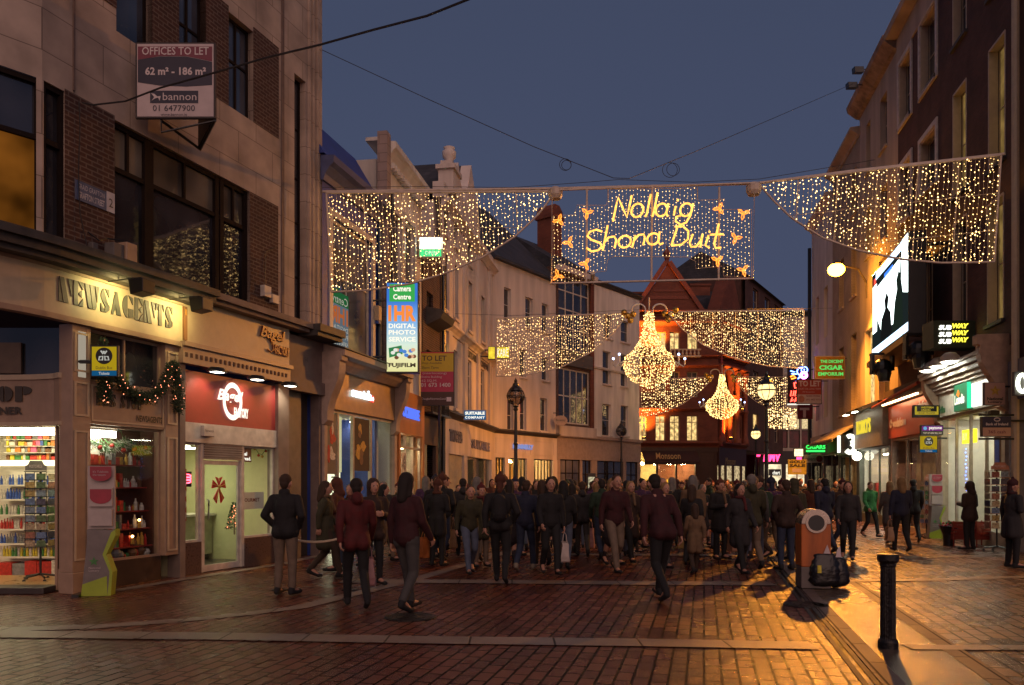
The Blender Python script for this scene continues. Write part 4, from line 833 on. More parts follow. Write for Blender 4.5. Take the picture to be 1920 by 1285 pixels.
# ---------------- white house and phone shop
FCC = two(724, 22.3, 792, 25.95)
uC = FCC.u; xC = uC(790)
C_ = building('white_house', 'tall white rendered house with deep dentil parapet behind the camera centre sign', FCC, 0, xC, 4.4, 10.75, 8, WHITEW,
    [W(FCC, 735, 752, 395, 520, trim=FRAME_W), W(FCC, 758, 776, 410, 520, trim=FRAME_W), W(FCC, 752, 776, 590, 690, vsplits=[.5], trim=FRAME_W)], fm=FRAME_W)
cornice(C_, .0, xC + .05, 10.65, .55, .28, WHITEW, dent=True)
a = MB(); a.box(.0, xC, 0.03, .6, 11.26, 11.36); a.each('parapet', WHITEW, C_)
a = MB(); a.box(-.34, -.01, -.14, .14, 4.4, 11.36); a.obj('side_pier', brickmat('painted_pier', (.36, .27, .24), (.33, .25, .22), (.2, .15, .13), .5, .25, .01, .8, .4, .3), C_)
a = MB(); a.tube([(-.1, -.22, 4.5), (-.1, -.22, 9.8)], .05, 8); a.tube([(-.1, -.22, 5.5), (-.1, -.0, 5.5)], .06); a.obj('downpipe', FRAME_K, C_)
PS = thing('phone_shopfront', 'orange wood phone shopfront with blue letters next to the watch shop', 'shopfront', FCC)
x0, x1 = uC(741), uC(789); ORW = M('orange_wood_panel', (.42, .17, .05), .4, var=.2, scale=2, streak=True)
a = MB(); a.box(x0, x1, -.12, .1, 3.15, 4.42); a.box(x0, x0 + .16, -.12, .1, 0, 3.15); a.box(x1 - .2, x1, -.12, .1, 0, 3.15); a.obj('wood_surround', ORW, PS)
BL = E('phone_letters', (.10, .18, .9), 1.2); letters('CARPHONE', uC(752), uC(778), 3.62, 3.95, -.16, BL, PS, bold=.03, thick=.03); 
a = MB(); a.lathe([(.16, -.02), (.16, .02), (.10, .02), (.10, -.02)], seg=16); a.v = [(uC(749.5) + vx, -.15 + vz, 3.80 + vy) for vx, vy, vz in a.v]; a.obj('logo_ring', BL, PS)
a = MB()
for f_ in (0, .33, .66, 1): a.box(x0 + .16 + (x1 - x0 - .4) * f_ - .0, x0 + .20 + (x1 - x0 - .4) * f_, -.04, .04, .1, 3.1)
a.box(x0 + .16, x1 - .2, -.04, .04, 2.72, 2.78); a.box(x0 + .16, x1 - .2, -.05, .05, 0, .4); a.obj('shop_frame', ALU, PS)
MB().box(x0 + .16, x1 - .2, 0, .01, .4, 3.1).obj('pane', CG, PS)
a = MB(); a.box(x0, x1, 2.2, 2.25, 0, 3.2); a.box(x0, x0 + .05, .12, 2.2, 0, 3.2); a.box(x1 - .05, x1, .12, 2.2, 0, 3.2); a.box(x0, x1, .11, 2.2, 3.15, 3.2); a.box(x0, x1, .11, 2.2, .01, .04); a.obj('shop_room', M('room_brown', (.26, .13, .07), .6), PS)
t = thing('ceiling_lamp', 'warm strip lamp glowing inside the top of the phone shop window', 'ceiling lamp', FCC); MB().box(x0 + .3, x1 - .5, .4, .5, 2.76, 2.80).obj('lamp_tube', E('phone_tube', (1, .7, .35), 45), t); MB().box(x0 + .28, x1 - .48, .38, .52, 2.805, 2.83).obj('lamp_housing', FRAME_W, t)
t = thing('phone_display', 'white display tables with coloured boxes inside the phone shop', 'display table', FCC); MB().box(x0 + .25, x1 - .3, .5, .9, .03, .95).obj('table', IN_W, t); goods('box_row', t, x0 + .3, x1 - .35, .5, .8, .951, .15, .6, .12, .3, [COLS[4], COLS[2], COLS[1], COLS[0]], 91)
poster('small framed white notice hanging in the left pane of the phone shop', FCC, uC(752), uC(760), 2.0, 2.6, -.02, [COLS[2], COLS[9]], 3)
t = thing('alarm_box', 'cream alarm box with rounded base on the blue building beside the window', 'alarm box', FB); MB().box(uB(700), uB(706), -.16, -.03, 6.05, 6.45).obj('case', CREAM, t, bevel=.02); MB().box(uB(701), uB(705), -.15, -.04, 5.97, 6.05).obj('strobe', COLS[4], t)
# ---------------- brick house with closed front
FD = two(792, 25.95, 828, 28.2)
uD = FD.u; xD = uD(828)
Dh = building('narrow_brick_house', 'narrow dark brick house behind the pink and yellow letting board', FD, 0, xD, 3.9, 9.5, 8, BRICK_DK, [W(FD, 800, 812, 545, 600), W(FD, 800, 812, 655, 690)], fm=FRAME_BR)
a = MB(); a.prismx([(0, 9.5), (0, 9.6), (4, 11.2), (8, 9.5)], 0, xD); a.obj('roof', SLATE, Dh)
a = MB(); a.prismx([(0, 6.9), (-.5, 7.1), (-.6, 7.3), (-.5, 7.4), (0, 7.5)], 0.4, xD - .4); a.obj('oriel_hood', LEAD, Dh)
a = MB(); a.box(0, xD, -.05, .1, 2.95, 3.9, 0); a.box(0, .5, -.0, .1, 0, 2.95, 1); a.box(.5, 1.5, .35, .4, 0, 2.95, 2); a.box(1.5, xD, -.02, .1, 0, 2.95, 0); a.obj('shopfront_panels', [M('brown_fascia', (.08, .05, .04), .6), M('pale_green_panel', (.28, .30, .22), .5), IN_D], Dh)
a = MB()
for i in range(14): x = .1 + i * (xD - .2) / 13; a.box(x - .012, x + .012, -.30, -.27, 4.0, 4.6)
a.box(0, xD, -.31, -.26, 4.58, 4.63); a.box(0, xD, -.35, 0, 3.94, 4.0); a.obj('balcony_rail', FRAME_K, Dh)
MB().tube([(xD - .1, -.10, 0), (xD - .1, -.10, 9.3)], .07, 8).obj('downpipe', FRAME_K, Dh)
# ---------------- ornate gabled house over the suit shop
FE = Fr(FD.w(xD).x, FD.w(xD).y, .163, 1)
uE, zE = FE.u, FE.z; xEE = uE(924)
wl = []
for (a0, a1) in ((833, 841), (851, 858), (877, 884), (901, 908)):
    wl.append(W(FE, a0, a1, 0, 0, trim=PINKW)[:2])
EW = []
for q, (lo, hi) in enumerate(((7.9, 9.9),)):
    for (a0, a1) in wl: EW.append((a0, a1, lo, hi, dict(SASH, trim=PINKW)))
for i, (a0, a1) in enumerate(wl): EW.append((a0, a1, 4.5 if i != 1 else 4.5, 6.7, dict(splits=[.72], vsplits=[], gm=(LITY if i == 0 else DG))))
for (a0, a1) in wl[:3]: EW.append((a0, a1, 10.6, 11.5, dict(splits=[], vsplits=[])))
Eh = building('gabled_stucco_house', 'ornate pale stucco house with twin gables and urn above the SUITABLE COMPANY shop', FE, 0, xEE, 4.15, 11.7, 9, PINKW, EW, fm=FRAME_W, sill=PINKW)
cornice(Eh, 0, xEE, 7.15, .3, .28, PINKW); cornice(Eh, 0, xEE, 11.45, .3, .3, PINKW); cornice(Eh, 0, xEE, 4.05, .22, .3, LEAD, name='shop_cornice')
a = MB()
g0 = .6
a.box(-.1, .5, -.1, .3, 11.75, 12.3); a.prism([(1.0, 11.75), (1.0, 12.4), (2.1, 13.8), (3.1, 12.5), (3.1, 11.75)], -.12, .3); a.prism([(3.2, 11.75), (3.2, 12.6), (4.4, 14.6), (6.2, 12.6), (6.2, 11.75)], -.12, .3); a.box(6.3, 9.4, -.1, .2, 11.75, 12.2); a.each('gable', PINKW, Eh)
a = MB()
for (p, q, r_, zt, zb_) in ((1.0, 2.1, 3.1, 13.8, 12.4), (3.2, 4.4, 6.2, 14.6, 12.6)):
    a.add([(p, .3, zb_), (q, .3, zt), (r_, .3, zb_), (p, 2.2, zb_), (q, 2.2, zt), (r_, 2.2, zb_)], [(0, 3, 4, 1), (1, 4, 5, 2), (3, 5, 4)])
a.obj('gable_roof', SLATE, Eh)
a = MB(); a.box(.5, 1.5, -.3, .25, 12.2, 12.95); a.box(.4, 1.6, -.38, .33, 12.95, 13.1); a.box(.6, 1.4, -.25, .2, 13.1, 13.3); a.obj('pedestal', PINKW, Eh)
MB().lathe([(.0001, 0), (.16, 0), (.10, .1), (.24, .25), (.26, .45), (.16, .52), (.22, .6), (.0001, .66)], (1.0, -.03, 13.3), 14).obj('urn', PINKW, Eh, smooth=True)
for i in range(4): a = MB(); x = 1.0 + i * 2.6; a.box(x - .25, x + .25, -.10, 0, 4.3, 11.4); a.each('pilaster', PINKW, Eh)
SL = M('old_black_letters', (.06, .05, .05), .6); letters('SUITABLE COMPANY', uE(874), uE(920), 6.78, 7.08, -.02, SL, Eh, bold=.04, thick=.015)
Es = thing('suit_shopfront', 'pale pink suit shopfront with two groups of grey letters below a curved dark cornice', 'shopfront', FE)
a = MB(); a.box(0, xEE, -.08, .1, 2.75, 4.04, 0)
for (a0, a1) in ((828, 836), (866, 872), (918, 924)): a.box(uE(a0), uE(a1), -.10, .1, 0, 2.75, 0)
a.box(uE(836), uE(866), .0, .1, 0, 2.75, 1); a.obj('stone_surround', [PINKW, M('cream_blind', (.36, .32, .24), .6)], Es)
GL = M('grey_metal_letters', (.20, .19, .22), .35, metal=.6)
letters('TRYCOB', uE(838), uE(862), 3.2, 3.65, -.12, GL, Es, bold=.04, thick=.04); letters('SUITABLE', uE(880), uE(914), 3.1, 3.5, -.12, GL, Es, bold=.04, thick=.04)
a = MB(); x0, x1 = uE(872), uE(918); a.box(x0, x1, 1.6, 1.65, 0, 2.8); a.box(x0, x1, .1, 1.6, 2.72, 2.78); a.obj('shop_room', IN_D, Es); MB().box(x0, x1, .02, .03, 0, 2.72).obj('pane', CG, Es)
t = thing('window_lantern', 'small lit white display screen inside the dark suit shop window', 'display screen', FE); MB().box(uE(893), uE(905), 1.0, 1.1, 1.9, 2.45).obj('screen', E('warm_screen', (1, .8, .5), 1.2, var=.5, scale=6), t)
t = thing('window_light_column', 'column of tiny warm lights in the suit shop window', 'light string', FE); a = MB(); rr = random.Random(8); [a.octa((uE(884) + rr.gauss(0, .12), .6, rr.uniform(.6, 2.5)), .02) for _ in range(90)]; a.obj('light_string', BULBS, t)
# ---------------- plain white corner house with the restaurant style front
FF = Fr(FE.w(xEE).x, FE.w(xEE).y, .68, 1)
uF, zF = FF.u, FF.z; xF = uF(1042)
FWn = []
for (a0, a1, y0, y1) in ((945, 958, 538, 600), (985, 999, 556, 612), (1016, 1029, 568, 620), (951, 963, 750, 806), (975, 987, 743, 806), (1013, 1026, 746, 808), (1016, 1029, 670, 712)):
    FWn.append((uF(a0), uF(a1), zF(a0, y1), zF(a0, y0), dict(SASH, sill=PINKW)))
FWn.append((uF(975), uF(987), zF(975, 706), zF(975, 655), dict(SASH, sill=PINKW)))
Fh = building('plain_white_corner_house', 'plain blush white house with small sash windows right of the gabled house', FF, 0, xF, 4.2, 12.35, 8, PINKW, FWn, fm=FRAME_W, rev=.2)
a = MB(); a.prismx([(-.25, 12.3), (-.25, 12.42), (4.5, 17.0), (8, 12.4)], -.1, xF + .05); a.obj('roof', SLATE, Fh)
cornice(Fh, 0, xF, 4.05, .2, .3, LEAD, name='shop_cornice')
Fs = thing('lattice_shopfront', 'cream shopfront with small lattice panes and warm lit windows behind the near street lamp', 'shopfront', FF)
a = MB(); a.box(0, xF, -.08, .1, 2.9, 4.04, 0)
for (a0, a1) in ((922, 926), (944, 951), (985, 998), (1034, 1042)): a.box(uF(a0), uF(a1), -.10, .1, 0, 2.9, 0)
a.obj('stone_surround', PINKW, Fs)
for (a0, a1) in ((927, 983), (992, 1036)): panel(uF(a0), uF(a1), 3.1, 3.85, -.082, Fs, PINKW, .05)
letters('DONNELLY', uF(958), uF(996), 3.35, 3.6, -.14, E('soft_blue_letters', (.35, .4, .8), .7), Fs, bold=.04, thick=.03)
for (a0, a1) in ((926, 944), (951, 985), (998, 1034)):
    x0, x1 = uF(a0), uF(a1)
    f = window(Fs, x0, x1, .4, 2.9, .02, fm=FRAME_K, gm=CG, cols=max(3, int((x1 - x0) / .28)), splits=[.55, .58], bars=.035)
a = MB(); a.box(0, xF, 2.4, 2.45, 0, 3); a.box(0, xF, .15, 2.4, 2.92, 2.98); a.box(0, .05, .15, 2.4, 0, 3); a.box(xF - .05, xF, .15, 2.4, 0, 3); a.obj('shop_room', M('amber_room', (.5, .3, .12), .7), Fs)
for i, x in enumerate((.8, 2.6, 4.6)): t = thing('ceiling_lamp', ('left', 'middle', 'right')[i] + ' warm lamp inside the lattice windowed shop', 'ceiling lamp', FF, group='lattice shop ceiling lamps'); MB().lathe([(.0001, 0), (.2, 0), (.12, .15), (.0001, .17)], (x, .9, 2.7), 12).obj('lamp_shade', E('amber_lamp', (1, .62, .2), 80), t)
goods('display_goods', Fs, .4, xF - .4, .4, .7, .7, .2, .9, .2, .5, [COLS[0], COLS[1], COLS[2], COLS[6]], 44)
# ---------------- bay windowed infill and white terrace
FG = Fr(FF.w(xF).x, FF.w(xF).y, .8, 1)
uG, zG = FG.u, FG.z; xG = uG(1112)
BW_ = dict(cols=4, splits=[.66], bars=.07, fw=.08, sill=None)
Gh = building('bay_window_house', 'narrow house with two stacked grey many-paned bay windows between white houses', FG, 0, xG, 4.2, 13.3, 8, BRICK_DK, [(.25, xG - .35, 4.9, 7.9, dict(cols=5, rows=2, bars=.07, fw=.09)), (.25, xG - .35, 8.9, 12.9, dict(cols=4, splits=[.3, .55, .8], bars=.07, fw=.09))], fm=FRAME_W)
a = MB(); a.box(0, xG, -.25, .02, 4.2, 4.75); a.box(0, xG, -.35, .02, 13.0, 13.3); a.each('cornice', PINKW, Gh); a = MB(); a.box(.1, xG - .2, -.12, .02, 8.05, 8.8); a.obj('spandrel', GREYW, Gh); a = MB(); a.box(xG - .32, xG, -.08, .1, 4.76, 12.99); a.each('brick_pier', BRICK_RED, Gh)
a = MB(); a.prismx([(-.3, 13.31), (3, 15.5), (8, 13.3)], 0, xG); a.obj('roof', SLATE, Gh); a = MB(); a.box(1.7, 2.7, 1.5, 2.5, 13.5, 16.6); a.box(1.6, 2.8, 1.4, 2.6, 16.6, 16.8); a.prism([(1.65, 16.8), (1.7, 17.1), (1.95, 17.4), (2.4, 17.4), (2.7, 17.1), (2.75, 16.8)][::-1], 1.45, 2.55); a.obj('chimney', BRICK_RED, Gh)
MB().tube([(xG - .6, -.35, 12.9), (xG - 1.4, -.9, 13.2)], .12, 10).obj('roof_pipe', FRAME_W, Gh)
FH = Fr(FG.w(xG).x, FG.w(xG).y, .8, 1)
uH, zH = FH.u, FH.z; xH = uH(1199)
HW = []
for (a0, a1, y0, y1, at) in ((1130, 1145, 657, 719, 0), (1164, 1176, 664, 724, 0), (1129, 1146, 757, 817, 0), (1164, 1178, 760, 817, 0), (1133, 1147, 590, 632, 0), (1164, 1180, 600, 640, 0)): HW.append((uH(a0), uH(a1), zH(a0, y1), zH(a0, y0), dict(SASH, sill=PINKW)))
Hh = building('white_terrace_house', 'plain white four storey terrace house beside the red brick building', FH, 0, xH, 4.2, 13.2, 8, WHITEW, HW, fm=FRAME_W, rev=.2)
cornice(Hh, 0, xH + .1, 13.0, .25, .2, LEAD); cornice(Hh, 0, xH, 8.2, .12, .12, WHITEW, name='string_course')
for (F_, x1_, seed, lb) in ((FG, xG, 1, 'grey shopfront with large dull panes under the bay windows'), (FH, xH, 2, 'grey shopfront with wide pilasters under the white terrace house')):
    s_ = thing('plain_shopfront', lb, 'shopfront', F_); a = MB(); a.box(0, x1_, -.10, .1, 2.95, 4.15); a.box(0, .3, -.08, .1, 0, 2.95); a.box(x1_ - .3, x1_, -.08, .1, 0, 2.95); a.box(-.0, x1_, -.22, .1, 4.15, 4.32); a.obj('stone_surround', TAUP, s_)
    window(s_, .3, x1_ * .62, .3, 2.95, .0, cols=3, splits=[.72], fm=FRAME_BR, gm=DG2 if seed == 1 else DG, bars=.06); window(s_, x1_ * .68, x1_ - .3, .1, 2.95, .0, cols=2, splits=[.72], fm=FRAME_BR, gm=DG, bars=.06)
    MB().box(x1_ * .62, x1_ * .68, -.05, .1, 0, 2.95).obj('mullion', TAUP, s_)
t = thing('ticket_machine', 'small lit vending kiosk in front of the plain grey shopfront', 'kiosk', face(1101, 1117, 43)); MB().box(0, .46, 0, .4, 0, 2.2).obj('cabinet', FRAME_K, t, bevel=.02); MB().box(.05, .41, -.01, 0, 1.3, 2.0).obj('screen', E('kiosk_glow', (.9, .8, .5), .5, var=.5), t)
t = thing('oval_hanging_sign', 'oval pale hanging sign on a bracket at the corner of the plain white house', 'sign', face(1037, 1065, 42)); a = MB(); a.prism([(.39 + .37 * math.cos(-q), 4.95 + .27 * math.sin(-q)) for q in np.linspace(0, 6.0, 24)], 0, .05); a.obj('panel', TAUP, t); a = MB(); a.tube([(.0, .02, 5.35), (.8, .02, 5.35)], .02); a.tube([(.2, .02, 5.35), (.2, .02, 5.15)], .015); a.tube([(.6, .02, 5.35), (.6, .02, 5.15)], .015); a.obj('bracket', FRAME_K, t); letters('Bewley', .15, .65, 4.88, 5.04, -.005, TXK, t)
# ================================================================ signs that hang on the left side
F3 = face(723, 786, 21.0); z3 = lambda py: 1.7 + (905 - py) * 21.0 / 1500; x3 = F3.u
t = thing('camera_shop_lightbox', 'tall lit blue and white CAMERA CENTRE 1HR photo lightbox on the blue building', 'lit sign', F3)
MB().box(0, x3(786), 0, .22, z3(700), z3(528)).obj('panel', FRAME_K, t, bevel=.01); xw = x3(785)
def ramp_em(name, stops, st, x0=0, axis=2):      # emission with printed colour bands along z (real print on the lightbox)
    m = bpy.data.materials.new(name); m.use_nodes = True; n = m.node_tree; n.nodes.clear(); tc = n.nodes.new('ShaderNodeTexCoord'); sp = n.nodes.new('ShaderNodeSeparateXYZ'); n.links.new(tc.outputs['Generated'], sp.inputs[0]); cr = n.nodes.new('ShaderNodeValToRGB'); n.links.new(sp.outputs[axis], cr.inputs[0])
    while len(cr.color_ramp.elements) < len(stops): cr.color_ramp.elements.new(.5)
    for e_, (p, c) in zip(cr.color_ramp.elements, stops): e_.position = p; e_.color = lin(c)
    e = n.nodes.new('ShaderNodeEmission'); e.inputs[1].default_value = st; o = n.nodes.new('ShaderNodeOutputMaterial'); n.links.new(cr.outputs[0], e.inputs[0]); n.links.new(e.outputs[0], o.inputs[0]); return m
MB().box(.03, xw - .03, -.006, 0, z3(697), z3(531)).obj('sign_face', ramp_em('photo_print', [(0, (.85, .8, .35)), (.12, (.9, .85, .45)), (.3, (.75, .9, .75)), (.55, (.25, .5, .85)), (.8, (.05, .2, .7)), (1, (.05, .2, .65))], .95), t)
MB().box(.10, xw - .10, -.010, -.006, z3(566), z3(533)).obj('green_panel', E('photo_green', (.06, .5, .10), .8), t)
LWH = E('print_white', (1, .95, .8), 1.1); LOR = E('print_orange', (1, .28, .05), 1.0); LDK = M('print_dark', (.06, .03, .01), .6)
letters('Camera', .2, xw - .2, z3(547), z3(536), -.014, LWH, t, bold=.03); letters('Centre', .2, xw - .2, z3(562), z3(552), -.014, LWH, t, bold=.03)
letters('1HR', .07, xw - .07, z3(603), z3(573), -.010, LOR, t, bold=.05)
for s_, ya, yb in (('DIGITAL', 616, 607), ('PHOTO', 628, 619), ('SERVICE', 641, 632)): letters(s_, .08, xw - .08, z3(ya), z3(yb), -.010, LWH, t, bold=.03)
letters('FUJIFILM', .08, xw - .08, z3(691), z3(681), -.010, LDK, t, bold=.04)
a = MB(); a.prism([(.08, z3(653)), (.42, z3(648)), (.45, z3(664)), (.10, z3(671))][::-1], -.010, -.006, 0); rr = random.Random(4)
for i in range(14): cx_, cz_ = rr.uniform(.15, .8), z3(rr.uniform(655, 672)); a.prism([(cx_ + .06 * math.cos(-q), cz_ + .05 * math.sin(-q)) for q in np.linspace(0, 5.5, 8)], -.011 - i * .0003, -.006, 1 + i % 4)
a.obj('printed_photo', [E('ph_green', (.05, .3, .1), .7), E('ph_skin', (.9, .5, .3), .8), E('ph_blue', (.1, .3, .8), .8), E('ph_white', (.9, .9, .8), .9), E('ph_brown', (.25, .1, .05), .7)], t)
a = MB(); [a.tube([(-.35, .11, z3(p)), (0, .11, z3(p))], .025) for p in (562, 668)]; a.obj('bracket', FRAME_K, t)
F4 = face(785, 831, 25.3); z4 = lambda py: 1.7 + (905 - py) * 25.3 / 1500
t = thing('pharmacy_lightbox', 'bright white and green lightbox sign seen through the near light curtain', 'lit sign', F4)
xw = F4.u(831); MB().box(0, xw, 0, .2, z4(483), z4(444)).obj('panel', FRAME_W, t); MB().box(.03, xw - .03, -.006, 0, z4(467), z4(446)).obj('sign_face', E('glare_white', (1, 1, .85), 3), t); MB().box(.03, xw - .03, -.006, 0, z4(481), z4(468)).obj('green_band', E('glare_green', (.08, .8, .25), 1.2), t); letters('PHARMACY', .08, xw - .08, z4(463), z4(455), -.01, E('pale_green_text', (.6, .9, .7), 1.3), t); letters('OPEN', .2, xw - .2, z4(478), z4(471), -.01, LWH, t); MB().tube([(-.3, .1, z4(464)), (0, .1, z4(464))], .03).obj('bracket', FRAME_K, t)
F5 = face(789, 853, 25.5); z5 = lambda py: 1.7 + (905 - py) * 25.5 / 1500; x5 = F5.u
t = thing('to_let_board', 'tall TO LET board in yellow crimson and brown on the narrow brick house', 'letting board', F5)
xw = x5(852); MB().box(0, xw, 0, .08, z5(761), z5(660)).obj('panel', FRAME_K, t)
for nm, m_, a0, a1 in (('red_edge', 'red', 663, 660.5), ('yellow_band', 'yellow', 697, 663), ('crimson_band', 'crimson', 735, 697), ('brown_band', 'brown', 760, 735)):
    MB().box(.01, xw - .03, -.006, 0, z5(a0), z5(a1)).obj(nm, M('letting_' + m_, {'red': (.5, .05, .04), 'yellow': (.55, .40, .02), 'crimson': (.42, .03, .08), 'brown': (.06, .025, .015)}[m_], .5, var=.06), t)
letters('TO LET', .04, xw - .25, z5(677), z5(667), -.01, TXK, t, bold=.02); letters('Shop Available', .02, xw - .4, z5(684), z5(679), -.01, TXK, t, shear=.2); letters('Short Term', .02, xw - .5, z5(692), z5(687), -.01, TXK, t, shear=.2)
letters('(interlocating)', .06, xw - .25, z5(703), z5(698), -.01, LW, t); letters('Entire Building', .03, xw - .4, z5(710), z5(705), -.01, LW, t); letters('62 SQ.M.', .03, xw - .55, z5(717), z5(712), -.01, LW, t); letters('01 673 1400', .0, xw - .12, z5(726), z5(718), -.01, LW, t, bold=.02); letters('DouglasNewmanGood', .04, xw - .28, z5(751), z5(746), -.01, LW, t); MB().box(xw - .25, xw - .1, -.01, -.006, z5(753), z5(745)).obj('logo', LW, t)
MB().tube([(x5(824), .04, 0), (x5(824), .04, z5(760))], .05, 8).obj('support_post', FRAME_K, t)
F6 = face(869, 916, 30.6); z6 = lambda py: 1.7 + (905 - py) * 30.6 / 1500
t = thing('suitable_company_sign', 'blue SUITABLE COMPANY hanging sign with white letters', 'sign', F6); xw = F6.u(912); MB().box(0, xw, 0, .1, z6(788), z6(769)).obj('panel', FRAME_W, t); MB().box(.03, xw - .03, -.006, 0, z6(787), z6(770)).obj('sign_face', E('blue_sign_face', (.01, .16, .42), .55), t); letters('SUITABLE', .06, xw - .06, z6(778), z6(772), -.01, LWH, t, bold=.05); letters('COMPANY', .06, xw - .06, z6(785.5), z6(780.5), -.01, LWH, t, bold=.05, space=1.3); MB().box(-.3, 0, .04, .06, z6(780), z6(776)).obj('bracket', FRAME_K, t)
F7 = face(915, 956, 34.4); z7 = lambda py: 1.7 + (905 - py) * 34.4 / 1500
t = thing('yellow_lightbox', 'yellow lit box sign in two parts on twin rods from the gabled house', 'lit sign', F7); a = MB(); a.box(0, .31, 0, .2, z7(674), z7(650)); a.box(.34, .92, -.1, .2, z7(673), z7(651)); a.obj('panel', FRAME_K, t); a = MB(); a.box(.02, .29, -.006, 0, z7(673), z7(651)); a.box(.36, .90, -.106, -.1, z7(672), z7(652)); a.obj('sign_face', E('yellow_glow', (1, .72, .05), .95, var=.25, scale=5), t); a = MB(); [a.tube([(-.5, .1, z7(p)), (0, .1, z7(p))], .03) for p in (656, 668)]; a.obj('bracket', FRAME_K, t); letters('KARE', .40, .86, z7(669), z7(655), -.112, LWH, t)
# ================================================================ street lamps
def street_lamp(label, px, d, lit=False, arm=False):
    x = K(px) * d; t = thing('street_lamp', label, 'street lamp', loc=(x, d, 0), group='globe lantern street lamps'); h = 4.72
    a = MB(); a.lathe([(.20, 0), (.20, .25), (.15, .3), (.15, .9), (.17, .95), (.10, 1.05), (.075, 1.2), (.06, 3.0), (.085, 3.05), (.06, 3.12), (.05, 4.2), (.09, 4.25), (.06, 4.32), (.12, h - .33)], seg=14); a.obj('post', FRAME_K, t, smooth=False)
    MB().ball((0, 0, h), .30, 20).obj('globe', E('lit_globe_far', (1, .70, .28), 2.0, var=.2) if lit else globe_glass, t, smooth=True)
    a = MB()
    for i in range(8): an = i * math.pi / 4; a.tube([(.31 * math.cos(an) * math.cos(q), .31 * math.sin(an) * math.cos(q), h + .31 * math.sin(q)) for q in np.linspace(-1.3, 1.3, 9)], .011, 4)
    a.lathe([(.315, -.02), (.33, -.02), (.33, .02), (.315, .02)], (0, 0, h), 20); a.obj('lantern_cage', FRAME_K, t)
    MB().lathe([(.26, .18), (.22, .26), (.12, .36), (.10, .44), (.05, .48), (.06, .54), (.0001, .66)], (0, 0, h), 14).obj('finial', FRAME_K, t)
    if lit:
        MB().ball((0, 0, h + .05), .10, 10).obj('lamp_bulb', E('street_bulb', (1, .75, .35), 22), t)
    return t
globe_glass = glassmat('globe_glass', (.55, .52, .5), rough=.1)
street_lamp('unlit globe street lamp in front of the plain white corner house', 967, 28)
street_lamp('small distant unlit globe street lamp by the white terrace house', 1165, 47)
street_lamp('glowing globe street lamp right of the far chandelier, the larger of two lit', 1437, 26.3, True)
street_lamp('smaller distant glowing globe street lamp left of the larger lit one', 1417, 50, True)
# ================================================================ RED BRICK CORNER BUILDING at the end of the street
FI = face(1194, 1346, 57); sI = 57 / 1500; xI = lambda px: FI.u(px); zI = lambda py: 1.7 + (905 - py) * sI
TERR = M('terracotta', (.20, .05, .025), .7, var=.2)
LW1 = dict(gm=LITY, cols=2, splits=[.74], fw=.07, bars=.06, fm=CREAM); LWD = dict(gm=DG2, cols=2, splits=[.74], fw=.07, bars=.06, fm=CREAM)
IW = []
for (a0, a1) in ((1229, 1248), (1256, 1275), (1288, 1309)):
    IW.append((xI(a0), xI(a1), zI(827), zI(779), dict(LW1))); IW.append((xI(a0), xI(a1), zI(745), zI(697), dict(LWD)))
for (a0, a1) in ((1229, 1250), (1256, 1275), (1289, 1309)): IW.append((xI(a0), xI(a1), zI(657), zI(622), dict(LW1, gm=LITW if a0 == 1229 else LITY)))
IW.append((xI(1197), xI(1213), zI(827), zI(780), dict(LW1, gm=LITW)))
Ih = building('red_brick_corner_building', 'red brick building with pointed gables and a floodlit corner at the end of the street', FI, 0, xI(1346), 4.2, zI(585), 12, BRICK_RED, IW, rev=.3)
xe = xI(1346)
def cor(z, h, out, x0=0, x1=None, mat=TERR): return cornice(Ih, x0, x1 or xe, z, h, out, mat)
cor(zI(612), .35, .5); cor(zI(592), .35, .45); cor(zI(672), .2, .3); cor(zI(772), .25, .3); cor(zI(690), .2, .25); cor(4.2, .4, .35)
a = MB(); a.prism([(xI(1203), zI(585)), (xI(1203), zI(570)), (xI(1251), zI(497)), (xI(1312), zI(585))], -.1, .5); a.obj('gable', BRICK_RED, Ih)
a = MB()
for (p, q) in (((1199, 574), (1251, 495)), ((1251, 495), (1314, 588))):
    A0 = Vector((xI(p[0]), zI(p[1]))); A1 = Vector((xI(q[0]), zI(q[1]))); dd = (A1 - A0).normalized(); nn = Vector((-dd.y, dd.x)) * .3
    a.prism([tuple(A0), tuple(A1), tuple(A1 + nn), tuple(A0 + nn)][::-1], -.3, .5)
a.box(xI(1218), xI(1290), -.15, .0, zI(562), zI(556)); a.box(xI(1225), xI(1282), -.15, .0, zI(548), zI(544)); a.obj('coping', TERR, Ih)
MB().lathe([(.3, 0), (.14, .35), (.22, .6), (.30, .85), (.1, 1.15), (.0001, 1.5)], (xI(1251), .1, zI(497)), 8).obj('finial', TERR, Ih)
a = MB(); a.add([(xI(1203), .5, zI(585)), (xI(1251), .5, zI(500)), (xI(1312), .5, zI(585)), (xI(1203), 11, zI(585)), (xI(1251), 11, zI(500)), (xI(1312), 11, zI(585))], [(0, 3, 4, 1), (1, 4, 5, 2), (3, 5, 4)])
a.add([(xI(1262), 1, zI(585)), (xI(1400), 5, zI(585)), (xI(1394), 6, zI(508)), (xI(1258), 6, zI(508))], [(0, 1, 2, 3)]); a.obj('roof', SLATE, Ih)
a = MB(); a.box(xI(1183), xI(1228), 3, 4.5, zI(600), zI(533)); a.box(xI(1188), xI(1222), 2.9, 4.6, zI(533), zI(529)); a.obj('chimney', BRICK_RED, Ih); a = MB(); a.box(xI(1311), xI(1364), 5, 7, zI(560), zI(504)); a.box(xI(1322), xI(1366), 4.9, 7.1, zI(504), zI(500)); a.obj('chimney', BRICK_RED, Ih)
a = MB(); x = xI(1256)
